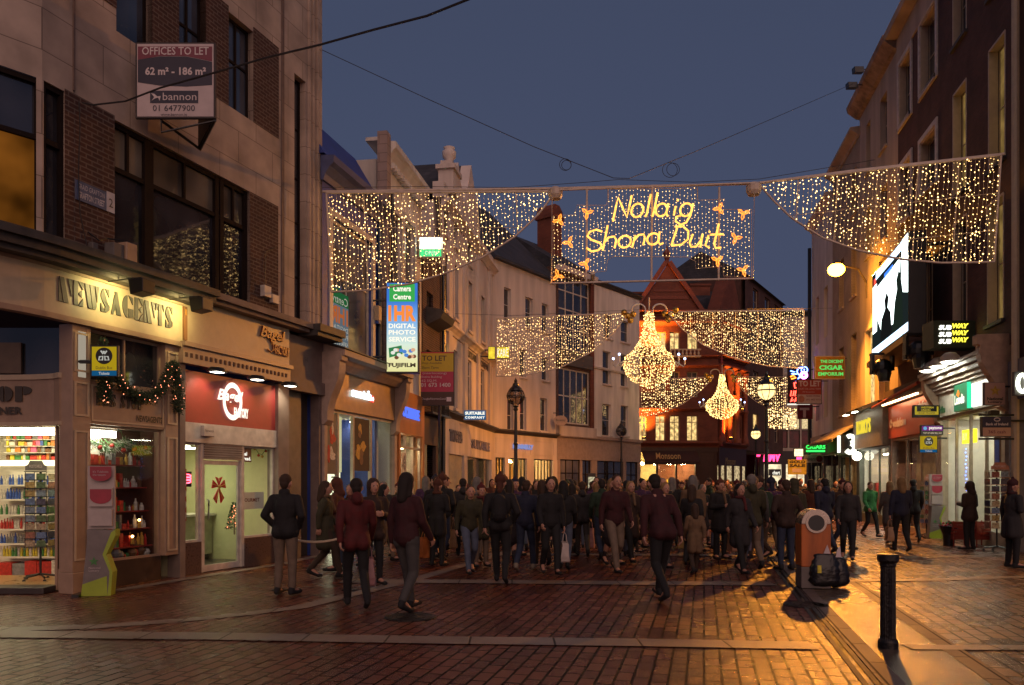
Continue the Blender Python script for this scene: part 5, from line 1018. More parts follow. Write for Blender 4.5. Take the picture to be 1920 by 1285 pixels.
a.box(x, xI(1312), -.42, -.30, zI(658), zI(656)); a.box(x, xI(1312), -.42, -.0, zI(671), zI(668))
while x < xI(1311): a.lathe([(.05, 0), (.09, .12), (.05, .25), (.07, .38)], (x, -.36, zI(668)), 6); x += .28
a.obj('balustrade', CREAM, Ih)
# corner bay turning away to the right
FJ = Fr(FI.w(xe).x, FI.w(xe).y, 1, 1.25); uJ, zJ = FJ.u, FJ.z; xJ = uJ(1397)
JW = [(uJ(1352), uJ(1360), zI(827), zI(778), dict(LW1, gm=LITA)), (uJ(1370), uJ(1377), zI(822), zI(782), dict(LW1)), (uJ(1381), uJ(1389), zI(822), zI(782), dict(LWD)), (uJ(1352), uJ(1360), zI(745), zI(700), dict(LWD)), (uJ(1366), uJ(1374), zI(745), zI(704), dict(LW1)), (uJ(1381), uJ(1389), zI(745), zI(704), dict(LW1, gm=LITY)), (uJ(1352), uJ(1362), zI(655), zI(620), dict(LW1)), (uJ(1371), uJ(1380), zI(655), zI(620), dict(LW1))]
Jh = building('red_brick_wing', 'floodlit right wing of the red brick building with tall columns and steep gable', FJ, 0, xJ, 4.2, zI(585), 10, BRICK_RED, JW, rev=.3)
for z, h, o in ((zI(612), .35, .5), (zI(672), .3, .5), (zI(692), .35, .4), (zI(772), .3, .3), (zI(742), .2, .25), (4.2, .4, .35)): cornice(Jh, 0, xJ, z, h, o, TERR)
for px in (1349, 1364, 1378, 1393):
    x = uJ(px); a = MB(); a.lathe([(.28, 4.6), (.28, 4.9), (.2, 5.0), (.19, zI(770)), (.26, zI(768)), (.28, zI(764)), (.2, zI(762)), (.19, zI(700)), (.28, zI(696)), (.3, zI(690))], (x, -.18, 0), 12); a.obj('column', TERR, Jh, smooth=True)
a = MB(); a.prism([(uJ(1352), zI(585)), (uJ(1372), zI(506)), (uJ(1382), zI(506)), (uJ(1397), zI(585))], .2, 1.2); a.obj('gable', BRICK_RED, Jh)
MB().tube([(.1, -.25, 4.3), (.1, -.25, zI(590))], .09, 8).obj('downpipe', M('red_pipe', (.25, .02, .02), .4), Jh)
def uplight(label, F, x, y, z, e, col, grp, rx=90 + 78):
    t = thing('facade_uplight', label, 'floodlight', F, group=grp); MB().box(x - .14, x + .14, y - .12, y + .12, z, z + .16).obj('lamp_case', FRAME_K, t); MB().box(x - .10, x + .10, y - .08, y + .08, z + .161, z + .17).obj('lamp_glass', E('uplight_glass', (1, .4, .05), 30), t)
    l = bpy.data.lights.new('lamp_beam', 'SPOT'); o = bpy.data.objects.new('lamp_beam', l); COL.objects.link(o); o.parent = t; l.energy = e; l.color = col; l.spot_size = R(120); l.spot_blend = .9; l.shadow_soft_size = .08; o.location = (x, y, z + .2); o.rotation_euler = (R(rx), 0, 0)
OR = (1, .30, .03)
uplight('amber uplight at the foot of the floodlit corner bay', FJ, .55, -.75, 4.75, 3200, OR, 'amber uplights on the red building')
uplight('amber uplight at the left end of the red building first floor', FI, xI(1204), -.8, 4.75, 2400, OR, 'amber uplights on the red building')
uplight('amber uplight on the left upper ledge behind the big chandelier', FI, xI(1222), -.9, zI(668), 2400, OR, 'amber uplights on the red building')
uplight('amber uplight below the arched middle of the corner bay', FJ, 2.3, -.9, zI(768), 900, OR, 'amber uplights on the red building')
# ground floor: awning shop and its neighbour
Ms = thing('awning_shopfront', 'dark shopfront with long sloping brown awning reading Monsoon over bright windows', 'shopfront', FI)
AW = M('awning_cloth', (.045, .018, .014), .8)
a = MB(); a.prismx([(-.1, zI(846)), (-1.4, zI(866)), (-1.4, zI(872)), (-1.38, zI(872)), (-1.36, zI(867)), (-.1, zI(848))], xI(1203), xI(1305)); a.obj('awning', AW, Ms)
v, f = None, None
o = letters('Monsoon', xI(1224), xI(1270), 0, .62, 0, M('gold_script', (.5, .34, .12), .5), Ms, bold=.01, shear=.3)
for q in o.data.vertices: q.co.y = -1.2 + q.co.z * 1.25 - .18; q.co.z = zI(863.5) + q.co.z * .78 + .05
a = MB(); a.box(0, xe, -.1, .1, zI(848), 4.2, 0); [a.box(xI(p), xI(p + 3), -.12, .1, 0, zI(848), 0) for p in (1194, 1230, 1266, 1303, 1340)]; a.box(xI(1306), xI(1340), -.05, .1, 0, zI(848), 0); a.obj('shop_frame', M('dark_brown_shop', (.05, .018, .012), .5), Ms)
MB().box(xI(1197), xI(1303), .0, .01, .3, zI(848)).obj('pane', CG, Ms)
a = MB(); a.box(xI(1196), xI(1305), 3, 3.05, 0, 4); a.box(xI(1196), xI(1305), .12, 3, 3.9, 3.95); a.box(xI(1196), xI(1305), .1, 3, .01, .04); a.obj('shop_room', M('warm_white_room', (.7, .5, .25), .7), Ms)
for i in range(4): t = thing('ceiling_lamp', ('first', 'second', 'third', 'fourth')[i] + ' bright lamp from the left inside the awning shop', 'ceiling lamp', FI, group='awning shop ceiling lamps'); MB().lathe([(.0001, 0), (.16, 0), (.1, .14), (.0001, .15)], (xI(1207 + 26 * i), .8, 3.0), 10).obj('lamp_shade', E('awning_lamp', (1, .78, .35), 220), t)
goods('clothes_row', Ms, xI(1200), xI(1302), 1.2, 1.35, .5, .9, 1.5, .25, .5, [COLS[2], COLS[1], COLS[6], COLS[0]], 12)
Mw = thing('wing_shopfront', 'small dark shopfront with pale curtains in the right wing of the red building', 'shopfront', FJ)
a = MB(); a.box(0, xJ, -.1, .1, zI(873), 4.2); [a.box(uJ(p), uJ(p + 2), -.12, .1, 0, zI(873)) for p in (1347, 1358, 1372, 1387)]; a.obj('shop_frame', M('dark_brown_shop', (.05, .018, .012)), Mw)
letters('Monsoon', uJ(1357), uJ(1376), 3.0, 3.5, -.12, M('gold_script', (.5, .34, .12)), Mw, shear=.3)
MB().box(0, xJ, .02, .03, .2, zI(873)).obj('pane', E('curtain_lit', (1, .75, .4), .5, var=.6, scale=5), Mw)
# ================================================================ far buildings right of the red one
FK = two(1397, 61.5, 1468, 72); uK, zK = FK.u, FK.z; xK = uK(1468)
KW = []
for (a0, a1) in ((1412, 1422), (1434, 1444), (1452, 1460)):
    for z0 in (5.2, 8.6, 12.0, 15.2): KW.append((uK(a0), uK(a1), z0, z0 + 2.0, dict(SASH, fm=CREAM, gm=(LITW if (a0 == 1412 and z0 == 5.2) else DG))))
Kh = building('brown_brick_building', 'dark brown brick building with small sash windows behind the lit street lamp', FK, 0, xK, 4.2, 17.6, 8, BRICK_R, KW, rev=.2); a = MB(); a.prismx([(-.3, 17.6), (3.5, 20), (8, 17.6)], 0, xK); a.obj('roof', SLATE, Kh)
FL = face(1424, 1524, 72); uL = FL.u; zL = lambda py: 1.7 + (905 - py) * 72 / 1500; xL = uL(1545)
LWn = [(uL(a0), uL(a0 + 20), zL(805), zL(776), dict(gm=E('cream_blinds', (1, .75, .38), .75, var=.3), cols=1, fm=FRAME_BR)) for a0 in (1434, 1457, 1480, 1503)]
LWn += [(uL(a0), uL(a0 + 20), zL(840), zL(807), dict(gm=M('dark_poster', (.12, .02, .02), .4, var=.6, scale=1.5), cols=1, fm=FRAME_BR)) for a0 in (1434, 1457, 1480, 1503)]
LWn += [(uL(a0), uL(a0 + 14), zL(700 - r_ * 48), zL(728 - 28 - r_ * 48 - 28), dict(SASH, gm=DG)) for a0 in (1440, 1470, 1500) for r_ in (0, 1)]
Lh = building('music_shop_building', 'far cream building with two rows of wide lit windows above a pink neon shop sign', FL, 0, xL, zL(846), zL(590), 8, CREAMW, LWn, rev=.15)
cornice(Lh, 0, xL, zL(594), .5, .4, LEAD)
Ls = thing('music_shopfront', 'far dark music shopfront with glowing pink slanted letters', 'shopfront', FL)
a = MB(); a.box(0, xL, -.1, .1, zL(870), zL(846), 0); [a.box(uL(p), uL(p + 8), -.1, .1, 0, zL(870), 0) for p in (1424, 1465, 1508)]; a.obj('shop_frame', M('dark_shop', (.03, .015, .015), .5), Ls)
PK = E('pink_neon', (1, .04, .16), 5); letters('HMV', uL(1430), uL(1464), zL(866), zL(848), -.15, PK, Ls, bold=.05, shear=.2); letters('hmv', uL(1415), uL(1425), zL(857), zL(851), -.15, PK, Ls, bold=.05)
MB().box(uL(1432), uL(1465), .02, .04, .3, zL(871)).obj('pane', E('bright_shop_window', (1, .8, .5), 1.2, var=.4, scale=2), Ls); MB().box(uL(1473), uL(1508), .02, .04, .3, zL(871)).obj('pane', E('bright_shop_window', (1, .8, .5), 1.2), Ls)
MB().box(uL(1441), uL(1464), -.06, -.05, zL(892), zL(880)).obj('chart_board', FRAME_K, Ls); letters('chart', uL(1448), uL(1462), zL(890), zL(883), -.07, LWH, Ls, bold=.03)
# ================================================================ RIGHT SIDE
FRr = Fr(.19 * 60 + 8.68, 60, -.19, -1); uR, zR = FRr.u, FRr.z
def win(px0, px1, py_, ph, **kw):                 # right hand window: heights given as py of top and bottom at px1 (near edge)
    k = dict(SASH); k.update(kw); return (uR(px0), uR(px1), zR(px1, ph), zR(px1, py_), k)
REV = dict(fm=CREAM, splits=[.5], vsplits=[.5], bars=.03)
x0, x1 = uR(1684), uR(1897)
def hw(px0, px1, z0, z1, **kw): k = dict(REV); k.update(kw); return (uR(px0), uR(px1), z0, z1, k)
RW = []
YB = E('dim_yellow_blind', (1, .62, .18), .16, var=.5, scale=2)
cols_ = [(1687, 1708), (1727, 1755), (1787, 1812), (1854, 1885)]
RW += [hw(*cols_[0], 14.75, 17.0), hw(*cols_[1], 14.75, 17.1), hw(1727, 1755, 11.4, 13.1), hw(1687, 1708, 11.2, 13.2)]
RW += [hw(*cols_[2], 10.2, 13.3, gm=YB), hw(*cols_[3], 10.0, 13.2, gm=YB), hw(1787, 1812, 14.7, 17), hw(1854, 1885, 14.6, 17)]
RW += [hw(1727, 1748, 5.7, 9.3), hw(1787, 1813, 5.9, 9.4), hw(1852, 1882, 5.9, 9.1, gm=YB)]
BR = building('dark_brick_house', 'tall dark red brick house with deep cream window reveals behind the big screen', FRr, x0, x1, 5.15, 17.9, 8, BRICK_R, RW, rev=.3, sill=LEAD, fm=CREAM)
# painted reveals and surrounds
for q in RW:
    a = MB(); a.box(q[0] - .03, q[0] + .03, -.01, .22, q[2], q[3]); a.box(q[1] - .03, q[1] + .03, -.01, .22, q[2], q[3]); a.box(q[0], q[1], -.01, .22, q[3] - .03, q[3] + .03); a.obj('painted_reveal', CREAM, BR)
for q in RW[:4]:
    a = MB(); a.box(q[0] - .2, q[0] - .03, -.05, .0, q[2] - .15, q[3] + .2); a.box(q[1] + .03, q[1] + .2, -.05, .0, q[2] - .15, q[3] + .2); a.box(q[0] - .03, q[1] + .03, -.05, .0, q[3] + .03, q[3] + .2); a.box(q[0] - .03, q[1] + .03, -.09, .0, q[2] - .15, q[2]); a.obj('window_surround', FRAME_W, BR)
a = MB(); a.box(x0, x1, -.06, .02, 17.2, 18.1); a.prismx([(.0, 18.1), (-.45, 18.15), (-.5, 18.35), (.3, 18.5), (.3, 18.1)], x0 - .2, x1); a.each('parapet', CREAMW, BR)
MB().tube([(uR(1914), -.12, 0), (uR(1914), -.12, 18)], .09, 8).obj('downpipe', CREAM, BR)
# pale stucco house and painted brick beyond
FR2 = FRr; x2, x3 = uR(1612), uR(1684) - .02
SW2 = []
for (a0, a1) in ((1650, 1663), (1624, 1632)): SW2 += [hw(a0, a1, 14.9, 17.0), hw(a0, a1, 11.3, 13.4)]
SW2 += [hw(1648, 1669, 4.9, 8.3), hw(1622, 1640, 5.0, 8.2, gm=LITY), hw(1648, 1669, 9.2, 10.6)]
SH = building('stucco_house', 'pale stained stucco house with overgrown cornice left of the dark brick house', FRr, x2, x3, 4.3, 17.9, 8, CREAMW, SW2, rev=.25, sill=CREAMW)
a = MB(); a.prismx([(.02, 17.8), (-.15, 17.85), (-.5, 18.15), (-.55, 18.35), (.02, 18.45)], x2 - .1, x3); a.obj('cornice', M('stained_cornice', (.30, .22, .16), .9, var=.5, scale=3, bump=.4), SH)
MB().box(x2, x3, -.015, .0, 4.3, 10.9).obj('painted_brickwork', BRICK_CR, SH) if False else None
x4, x5 = uR(1561), uR(1612) - .02
MH = building('painted_brick_house', 'cream painted brick house lit amber by the wall street lamp', FRr, x4, x5, 4.3, 17.4, 8, BRICK_CR, [hw(1596, 1606, 4.9, 8.5), hw(1573, 1582, 5.0, 8.3), hw(1596, 1606, 10.2, 12.6), hw(1573, 1582, 10.2, 12.6), hw(1596, 1606, 14, 16)], rev=.25, sill=CREAMW)
x6, x7 = uR(1522), uR(1561) - .02
NH = building('far_pale_house', 'farthest pale house on the right with narrow windows behind the gold cigar sign', FRr, x6, x7, 4.3, 16.6, 8, WHITEW, [hw(1530, 1536, 5.2, 8), hw(1545, 1552, 5.2, 8), hw(1530, 1536, 9.5, 12.2), hw(1545, 1552, 9.5, 12.2)], rev=.25)
cornice(MH, x4, x5, 17.1, .4, .4, CREAMW); cornice(NH, x6, x7, 16.3, .4, .4, WHITEW); MB().tube([(x6 - .15, -.1, 0), (x6 - .15, -.1, 15.5)], .10, 8).obj('downpipe', FRAME_K, NH)
for (a_, b_) in ((MH, (x4, x5)),): MB().prismx([(0, 17.4), (4, 19.6), (8, 17.4)], *b_).obj('roof', SLATE, a_)
# ---------------- right shopfronts
def shop(name, label, px0, px1, zf0, zf1, fmat, frame, room, doorpx=None, lamp=None, head=None, cat='shopfront', out=.12, mull=3, lampz=None, riser=.4):
    t = thing(name, label, cat, FRr); a0, a1 = uR(px0), uR(px1); W_ = a1 - a0
    MB().box(a0 + .1, a1 - .1, -out, .15, zf0, zf1).obj('fascia', fmat, t)
    a = MB(); a.box(a0, a0 + .22, -.06, .15, 0, zf0 - .002); a.box(a1 - .22, a1, -.06, .15, 0, zf0 - .002); h = head or zf0 - .01
    for i in range(1, mull): x = a0 + .22 + (W_ - .44) * i / mull; a.box(x - .035, x + .035, -.02, .05, riser, h)
    a.box(a0 + .22, a1 - .22, -.03, .06, h - .08, h); a.obj('shop_frame', frame, t)
    MB().box(a0 + .22, a1 - .22, -.04, .1, 0, riser).obj('stall_riser', frame, t)
    MB().quad((a0 + .22, .0, riser), (a1 - .22, .0, riser), (a1 - .22, .0, h - .08), (a0 + .22, .0, h - .08)).obj('pane', CG, t)
    a = MB(); a.box(a0, a1, 3.2, 3.25, 0, zf0); a.box(a0, a0 + .05, .16, 3.2, 0, zf0); a.box(a1 - .05, a1, .16, 3.2, 0, zf0); a.box(a0, a1, .16, 3.2, zf0 - .1, zf0 - .05); a.box(a0, a1, .1, 3.2, .01, .04); a.obj('shop_room', room, t)
    return t, a0, a1
def clamp_(label, x, y, z, w_, col, st, grp, F=FRr):
    t = thing('ceiling_lamp', label, 'ceiling lamp', F, group=grp); MB().box(x - w_ / 2, x + w_ / 2, y - .1, y + .1, z, z + .03).obj('diffuser', E('shoplamp_%s' % st, col, st), t); MB().box(x - w_ / 2 - .03, x + w_ / 2 + .03, y - .13, y + .13, z + .032, z + .06).obj('lamp_housing', FRAME_W, t)
CW = (1, .92, .72)
# newsagent with green and white fascia (Londis)
MS, a0, a1 = shop('grocery_shopfront', 'green and white grocery shopfront under a lit moulded cornice on the right', 1764, 1889, 3.72, 4.42, M('off_white_fascia', (.55, .52, .45), .4), M('beige_frame', (.42, .34, .24), .45), IN_W, mull=4)
GRN = M('grocery_green', (.01, .16, .08), .4, var=.05)
MB().box(uR(1808), uR(1834), -.28, -.121, 3.74, 4.50).obj('green_box', GRN, MS); MB().box(uR(1834) + .005, uR(1878), -.2, -.122, 3.78, 4.44).obj('lit_panel', E('lit_white_fascia', (1, .97, .85), 1.6), MS)
MB().box(uR(1834) - .0, uR(1834) + .09, -.285, -.2, 3.76, 4.48).obj('green_edge', E('green_edge', (.05, .8, .4), 1.2), MS)
letters("Londis", uR(1811), uR(1830), 3.92, 4.2, -.30, E('londis_white', (1, .95, .8), 1.6), MS, bold=.04); a = MB(); a.prism([(uR(1815), 4.2), (uR(1818), 4.34), (uR(1820), 4.22), (uR(1818), 4.14)][::-1], -.31, -.29); a.obj('flame_logo', E('flame_orange', (1, .3, .05), 1.5), MS)
letters('Griffins', uR(1768), uR(1781), 3.82, 4.05, -.13, GRN, MS, bold=.05)
a = MB()
for i, (o, z) in enumerate(((.22, 4.42), (.30, 4.52), (.38, 4.62), (.50, 4.74), (.62, 4.88), (.68, 4.98))): a.box(a0, a1, -o, .1, z + .002, z + (.1 if i < 2 else .12 if i < 5 else .1) - .002)
a.obj('cornice', M('pale_cornice', (.45, .42, .36), .5, var=.1), MS)
for x_, nm in ((a0 - .12, 'l'), (a1 - .20, 'r')): corbel(MS, x_, x_ + .32, 5.45 if nm == 'r' else 5.1, 3.5, M('peach_stone', (.45, .30, .20), .6), .75 if nm == 'r' else .6)
for i, x_ in enumerate((a0 + 1.5, a0 + 2.4, a0 + 3.3)):
    t = thing('bulkhead_lamp', ('far', 'middle', 'near')[i] + ' round topped lamp on the cornice of the green and white grocery', 'sign lamp', FRr, group='lamps above the grocery cornice')
    a = MB(); a.lathe([(.26, 0), (.24, .14), (.14, .24), (.0001, .27)], (x_, -.80, 5.02), 14); a.obj('cowl', M('cowl_white', (.4, .33, .25), .5), t, smooth=True); MB().lathe([(.0001, 0), (.2, 0), (.2, -.03), (.0001, -.03)], (x_, -.80, 5.02), 14).obj('lamp_glass', E('bulkhead_glass', (1, 1, .85), 26), t); MB().tube([(x_, -.5, 5.03), (x_, -.75, 5.08)], .03).obj('arm', FRAME_K, t)
    l = bpy.data.lights.new('lamp_beam', 'SPOT'); o = bpy.data.objects.new('lamp_beam', l); COL.objects.link(o); o.parent = t; l.energy = 50; l.color = (1, .95, .75); l.spot_size = R(120); l.spot_blend = .6; l.shadow_soft_size = .06; o.location = (x_, -.86, 4.96); o.rotation_euler = (R(25), 0, 0)
clamp_('far ceiling strip inside the grocery', a0 + 1.2, 1.0, 3.5, .9, CW, 60, 'grocery ceiling lamps'); clamp_('near ceiling strip inside the grocery', a1 - 1.4, 1.0, 3.5, .9, CW, 60, 'grocery ceiling lamps')
t = thing('yellow_window_sign', 'glowing yellow block sign hanging inside the grocery window', 'lit sign', FRr); MB().box(uR(1790), uR(1811), .2, .3, 2.85, 3.25).obj('panel', E('yellow_block', (1, .75, .03), 2.2), t); letters('BUY', uR(1792), uR(1800), 2.95, 3.15, .19, LWH, t)
t = thing('blue_light_strings', 'strand of small blue lights hanging in the grocery window', 'light string', FRr); a = MB(); [a.octa((uR(1803) + .04 * math.sin(i * 2.1), .12, .7 + i * .11), .02) for i in range(19)]; a.obj('light_string', E('blue_bulb', (.1, .2, 1), 9, sample=False), t)
goods('goods_stack', MS, uR(1820), uR(1860), 1.0, 1.3, .4, .6, 1.6, .2, .4, None, 21); t = thing('poster', 'framed poster of blue and gold fish in the near pane of the grocery', 'poster', FRr); MB().box(uR(1868), uR(1880), -.05, -.02, 2.0, 3.0).obj('sheet', COLS[6], t); MB().box(uR(1870), uR(1878), -.06, -.051, 2.15, 2.85).obj('picture', COLS[4], t)
# vodafone
VF, b0, b1 = shop('red_phone_shopfront', 'orange red phone shopfront with white vodafone lettering', 1673, 1763, 3.35, 4.55, M('vodafone_red', (.50, .07, .02), .35, var=.08), M('pale_door_frame', (.40, .32, .24), .5), M('beige_room', (.5, .42, .3), .7), mull=3, out=.16, riser=.15)
letters('vodafone', uR(1683), uR(1709), 3.72, 4.05, -.18, LW, VF, bold=.05); a = MB(); a.lathe([(.17, -.02), (.17, .02), (.07, .02), (.07, -.02)], seg=16); a.v = [(uR(1680) + vx, -.18 + vz * .2, 3.90 + vy) for vx, vy, vz in a.v]; a.obj('logo_ring', LW, VF)
letters('vodafone', uR(1722), uR(1757), 4.12, 4.4, -.18, LW, VF, bold=.05)
MB().tube([(b0 - .8, -.5, 4.62), (b1 - .5, -.5, 4.92)], .06, 8).obj('awning_roller', M('red_roller', (.4, .08, .04), .5), VF); MB().box(b0 + .05, b1 - .05, -.3, .1, 4.57, 5.12).obj('cornice', M('dull_brown_ledge', (.10, .06, .04), .7), VF)
MB().box(uR(1716), uR(1750), .05, .1, .02, 3.0).obj('closed_door', M('cream_door', (.45, .36, .26), .5), VF)
t = thing('fascia_strip_lamp', 'warm strip lamp under the red roller lighting the orange red fascia', 'strip lamp', FRr); MB().box(b0 + .6, b1 - .6, -.52, -.46, 4.56, 4.60).obj('lamp_tube', E('fascia_tube', (1, .6, .3), 16), t); MB().box(b0 + .55, b1 - .55, -.54, -.44, 4.602, 4.63).obj('lamp_housing', FRAME_K, t)
clamp_('dim ceiling strip inside the red phone shop', b0 + 2, 1, 3.0, .7, CW, 50, 'phone shop ceiling lamps')
# korky's
KS, c0, c1 = shop('shoe_shopfront', 'grey shoe shopfront with yellow KORKYS lettering lit by two lamps', 1612, 1672, 3.15, 4.7, M('grey_fascia', (.20, .19, .16), .5, var=.2), M('dark_green_frame', (.10, .11, .09), .4), IN_W, mull=3, out=.3)
letters("KORKY'S", uR(1621), uR(1648), 3.75, 4.35, -.34, E('korky_yellow', (.85, .65, .05), 1.1), KS, bold=.02, thick=.03); MB().box(c0, c1, -.5, .1, 4.7, 4.85).obj('cornice', LEAD, KS)
for i, px in enumerate((1622, 1640)):
    x_ = uR(px); t = thing('arc_lamp', ('left', 'right')[i] + ' bright arm lamp over the yellow shoe shop lettering', 'sign lamp', FRr, group='lamps over the shoe shop sign'); MB().box(x_ - .3, x_ + .3, -.85, -.7, 4.62, 4.70).obj('lamp_case', FRAME_K, t); MB().box(x_ - .28, x_ + .28, -.84, -.71, 4.60, 4.618).obj('lamp_glass', E('arc_glass', (1, .95, .7), 30), t); MB().tube([(x_, 0, 4.9), (x_, -.78, 4.72)], .025).obj('arm', FRAME_K, t)
clamp_('far bright ceiling strip inside the shoe shop', c0 + 1.3, .9, 2.9, 1.2, (1, .9, .6), 60, 'shoe shop ceiling lamps'); clamp_('near bright ceiling strip inside the shoe shop', c1 - 1.5, .9, 2.9, 1.2, (1, .9, .6), 60, 'shoe shop ceiling lamps')
t = thing('globe_lamp', 'round white globe lamp at the corner of the shoe shop window', 'globe lamp', FRr); MB().ball((c0 + .6, -.25, 2.85), .2, 14).obj('globe', E('globe_white', (1, .93, .7), 6), t); MB().tube([(c0 + .6, -.25, 3.05), (c0 + .6, -.25, 3.2)], .02).obj('stem', FRAME_K, t)
goods('shoe_stand', KS, c0 + .4, c1 - .5, .4, .6, .5, .3, 1.2, .2, .4, [COLS[0], COLS[2], COLS[6], COLS[5]], 31)
# three, cigars etc.
TS, d0, d1 = shop('black_phone_shopfront', 'black phone shopfront with the number three sign between the shoe shop and cigar shop', 1577, 1611, 3.0, 4.2, FRAME_K, FRAME_K, M('amber_room2', (.5, .32, .15), .7), mull=2)
clamp_('warm ceiling strip inside the black phone shop', d0 + 2, 1, 2.7, .6, (1, .7, .3), 40, 'black phone shop lamps')
CS, e0, e1 = shop('cigar_shopfront', 'dark weathered cigar shopfront at the far right end of the street', 1545, 1576, 3.2, 4.3, M('weathered_dark', (.12, .09, .07), .7, var=.4), M('grey_frame2', (.2, .2, .19), .6), IN_D, mull=2)
DS, f0, f1 = shop('far_shopfront', 'farthest grey shopfront on the right beside the gold sale board', 1523, 1544, 3.2, 4.3, TAUP, FRAME_K, IN_D, mull=2)
t = thing('folded_awning', 'cream and black folded awning above the black phone shop', 'awning', FRr); a = MB(); a.prismx([(-.05, 4.35), (-1.1, 3.7), (-1.1, 3.55), (-1.05, 3.55), (-1.05, 3.66), (-.05, 4.25)], uR(1560), uR(1608)); a.obj('awning_cloth', M('cream_awning', (.38, .30, .18), .8, var=.5, scale=4), t); MB().tube([(uR(1560), -1.1, 3.6), (uR(1608), -1.1, 3.6)], .04).obj('front_bar', FRAME_K, t)
# O2 shop at the edge
OS = thing('blue_phone_shopfront', 'grey fascia shopfront cut by the right edge beside the peach corbel', 'shopfront', FRr); g0, g1 = uR(1898), uR(2100); a = MB(); a.box(g0, g1, -.1, .2, 3.72, 4.7); a.box(g0, g0 + .5, -.08, .2, 0, 3.72); a.obj('fascia', M('slate_fascia', (.12, .12, .15), .5), OS); MB().box(g0 + .5, g1, .1, .15, 0, 3.72).obj('pane', E('amber_pane', (1, .5, .15), .25, var=.5), OS)
BRW = MB().box(uR(1898), uR(2200), .0, 8, 4.7, 17.9); t = thing('neighbouring_brick_house', 'dark brick wall right of the cream downpipe at the picture edge', 'building', FRr); BRW.obj('wall', BRICK_R, t)
# ================================================================ projecting signs on the right
def rsign(name, label, px0, px1, py0, py1, d, body, facem, cat='sign', th=.1, arm=True, margin=.04):
    F = face(px0, px1, d); z = lambda py: 1.7 + (905 - py) * d / 1500; x1_ = F.u(px1); t = thing(name, label, cat, F)
    MB().box(0, x1_, 0, th, z(py1), z(py0)).obj('panel', body, t, bevel=.008)
    if facem: MB().box(margin, x1_ - margin, -.006, 0, z(py1) + margin, z(py0) - margin).obj('sign_face', facem, t)
    if arm: MB().tube([(x1_, th / 2, z(py0) - .1), (x1_ + .45, th / 2, z(py0) - .1)], .025).obj('bracket', FRAME_K, t)
    return t, x1_, z
GT = E('cigar_green', (.15, .9, .15), .8)
t, xw, z = rsign('cigar_sign', 'gold CIGAR EMPORIUM hanging sign with green letters', 1528, 1585, 668, 711, 38, CREAM, M('gold_sign', (.42, .24, .04), .3, metal=.3), th=.15)
letters('THE DECENT', .25, xw - .1, z(681), z(675), -.012, GT, t, bold=.03); letters('CIGAR', .2, xw - .1, z(694), z(685), -.012, GT, t, bold=.04); letters('EMPORIUM', .15, xw - .1, z(705), z(698), -.012, GT, t, bold=.03)
t, xw, z = rsign('to_let_board', 'red and cream TO LET board below the cigar sign', 1494, 1541, 711, 758, 43, FRAME_K, M('letting_red2', (.36, .05, .035), .5, var=.06), cat='letting board')
MB().box(.04, xw - .04, -.010, -.006, z(757), z(740)).obj('cream_band', BW, t); letters('TO LET', .1, xw - .08, z(725), z(714), -.012, LW, t, bold=.04); letters('SHORT OR LONG TERM', .05, xw - .08, z(731), z(728), -.012, LW, t); letters('All Enquiries', .3, xw - .4, z(737), z(734), -.012, LW, t)
letters('Quinn Agnew', .5, xw - .08, z(745), z(741), -.014, BU, t, bold=.03); letters('(01) 662 3113', .5, xw - .08, z(752), z(748), -.014, BU, t, bold=.02); a = MB(); a.prism([(.24 + .17 * math.cos(-q), z(748.5) + .19 * math.sin(-q)) for q in np.linspace(0, 6, 16)], -.014, -.010); a.obj('seal', M('seal_pink', (.42, .18, .12), .5), t)
t, xw, z = rsign('maroon_banner', 'maroon hanging sign with a pale letter T below the letting board', 1496, 1524, 759, 786, 45, M('maroon', (.16, .015, .025), .5), None); letters('T', .1, xw - .2, z(783), z(765), -.012, LW, t, bold=.05)
t, xw, z = rsign('neon_sign', 'blue pink and red neon sign on black board below the far light curtain', 1477, 1518, 690, 757, 46.5, FRAME_K, None, cat='neon sign')
NB = E('neon_blue', (.12, .25, 1), 10); NR = E('neon_red2', (1, .05, .03), 9); NP = E('neon_pink', (1, .2, .8), 9); NO = E('neon_orange', (1, .2, .02), 8)
def circ(cx_, cz_, r, n=14, a0=0, a1=6.28): return [(cx_ + r * math.cos(q), -.05, cz_ + r * math.sin(q)) for q in np.linspace(a0, a1, n)]
a = MB(); a.tube(circ(.75, z(697), .22, a0=.3, a1=5), .035); a.tube(circ(.95, z(694), .18), .03); a.tube([(.15, -.05, z(696)), (.4, -.05, z(698)), (.2, -.05, z(701)), (.5, -.05, z(702))], .035); a.tube([(.8, -.05, z(703)), (.6, -.05, z(710)), (.5, -.05, z(716))], .035); a.obj('neon_tube', NB, t)
a = MB(); a.tube(circ(.92, z(704), .2), .035); a.tube(circ(.92, z(704), .1), .03); a.obj('neon_tube', NP, t); a = MB(); a.tube([(.15, -.05, z(707)), (.3, -.05, z(704)), (.45, -.05, z(709)), (.2, -.05, z(711))], .035); a.obj('neon_tube', NO, t)
a = MB(); a.tube([(.35, -.05, z(718)), (.4, -.05, z(728)), (.7, -.05, z(726)), (.7, -.05, z(719)), (.4, -.05, z(718))], .035); [a.tube([(x + .05, -.05, z(733)), (x, -.05, z(743)), (x + .15, -.05, z(742)), (x + .2, -.05, z(733))], .03) for x in (.15, .4, .65)]; [a.tube([(x + .05, -.05, z(746)), (x - .05, -.05, z(754)), (x + .12, -.05, z(750))], .03) for x in (.2, .42, .62)]; a.obj('neon_tube', NR, t)
MB().box(.0, xw, -.08, .1, z(759.5), z(757.2)).obj('lower_ledge', LWH, t)
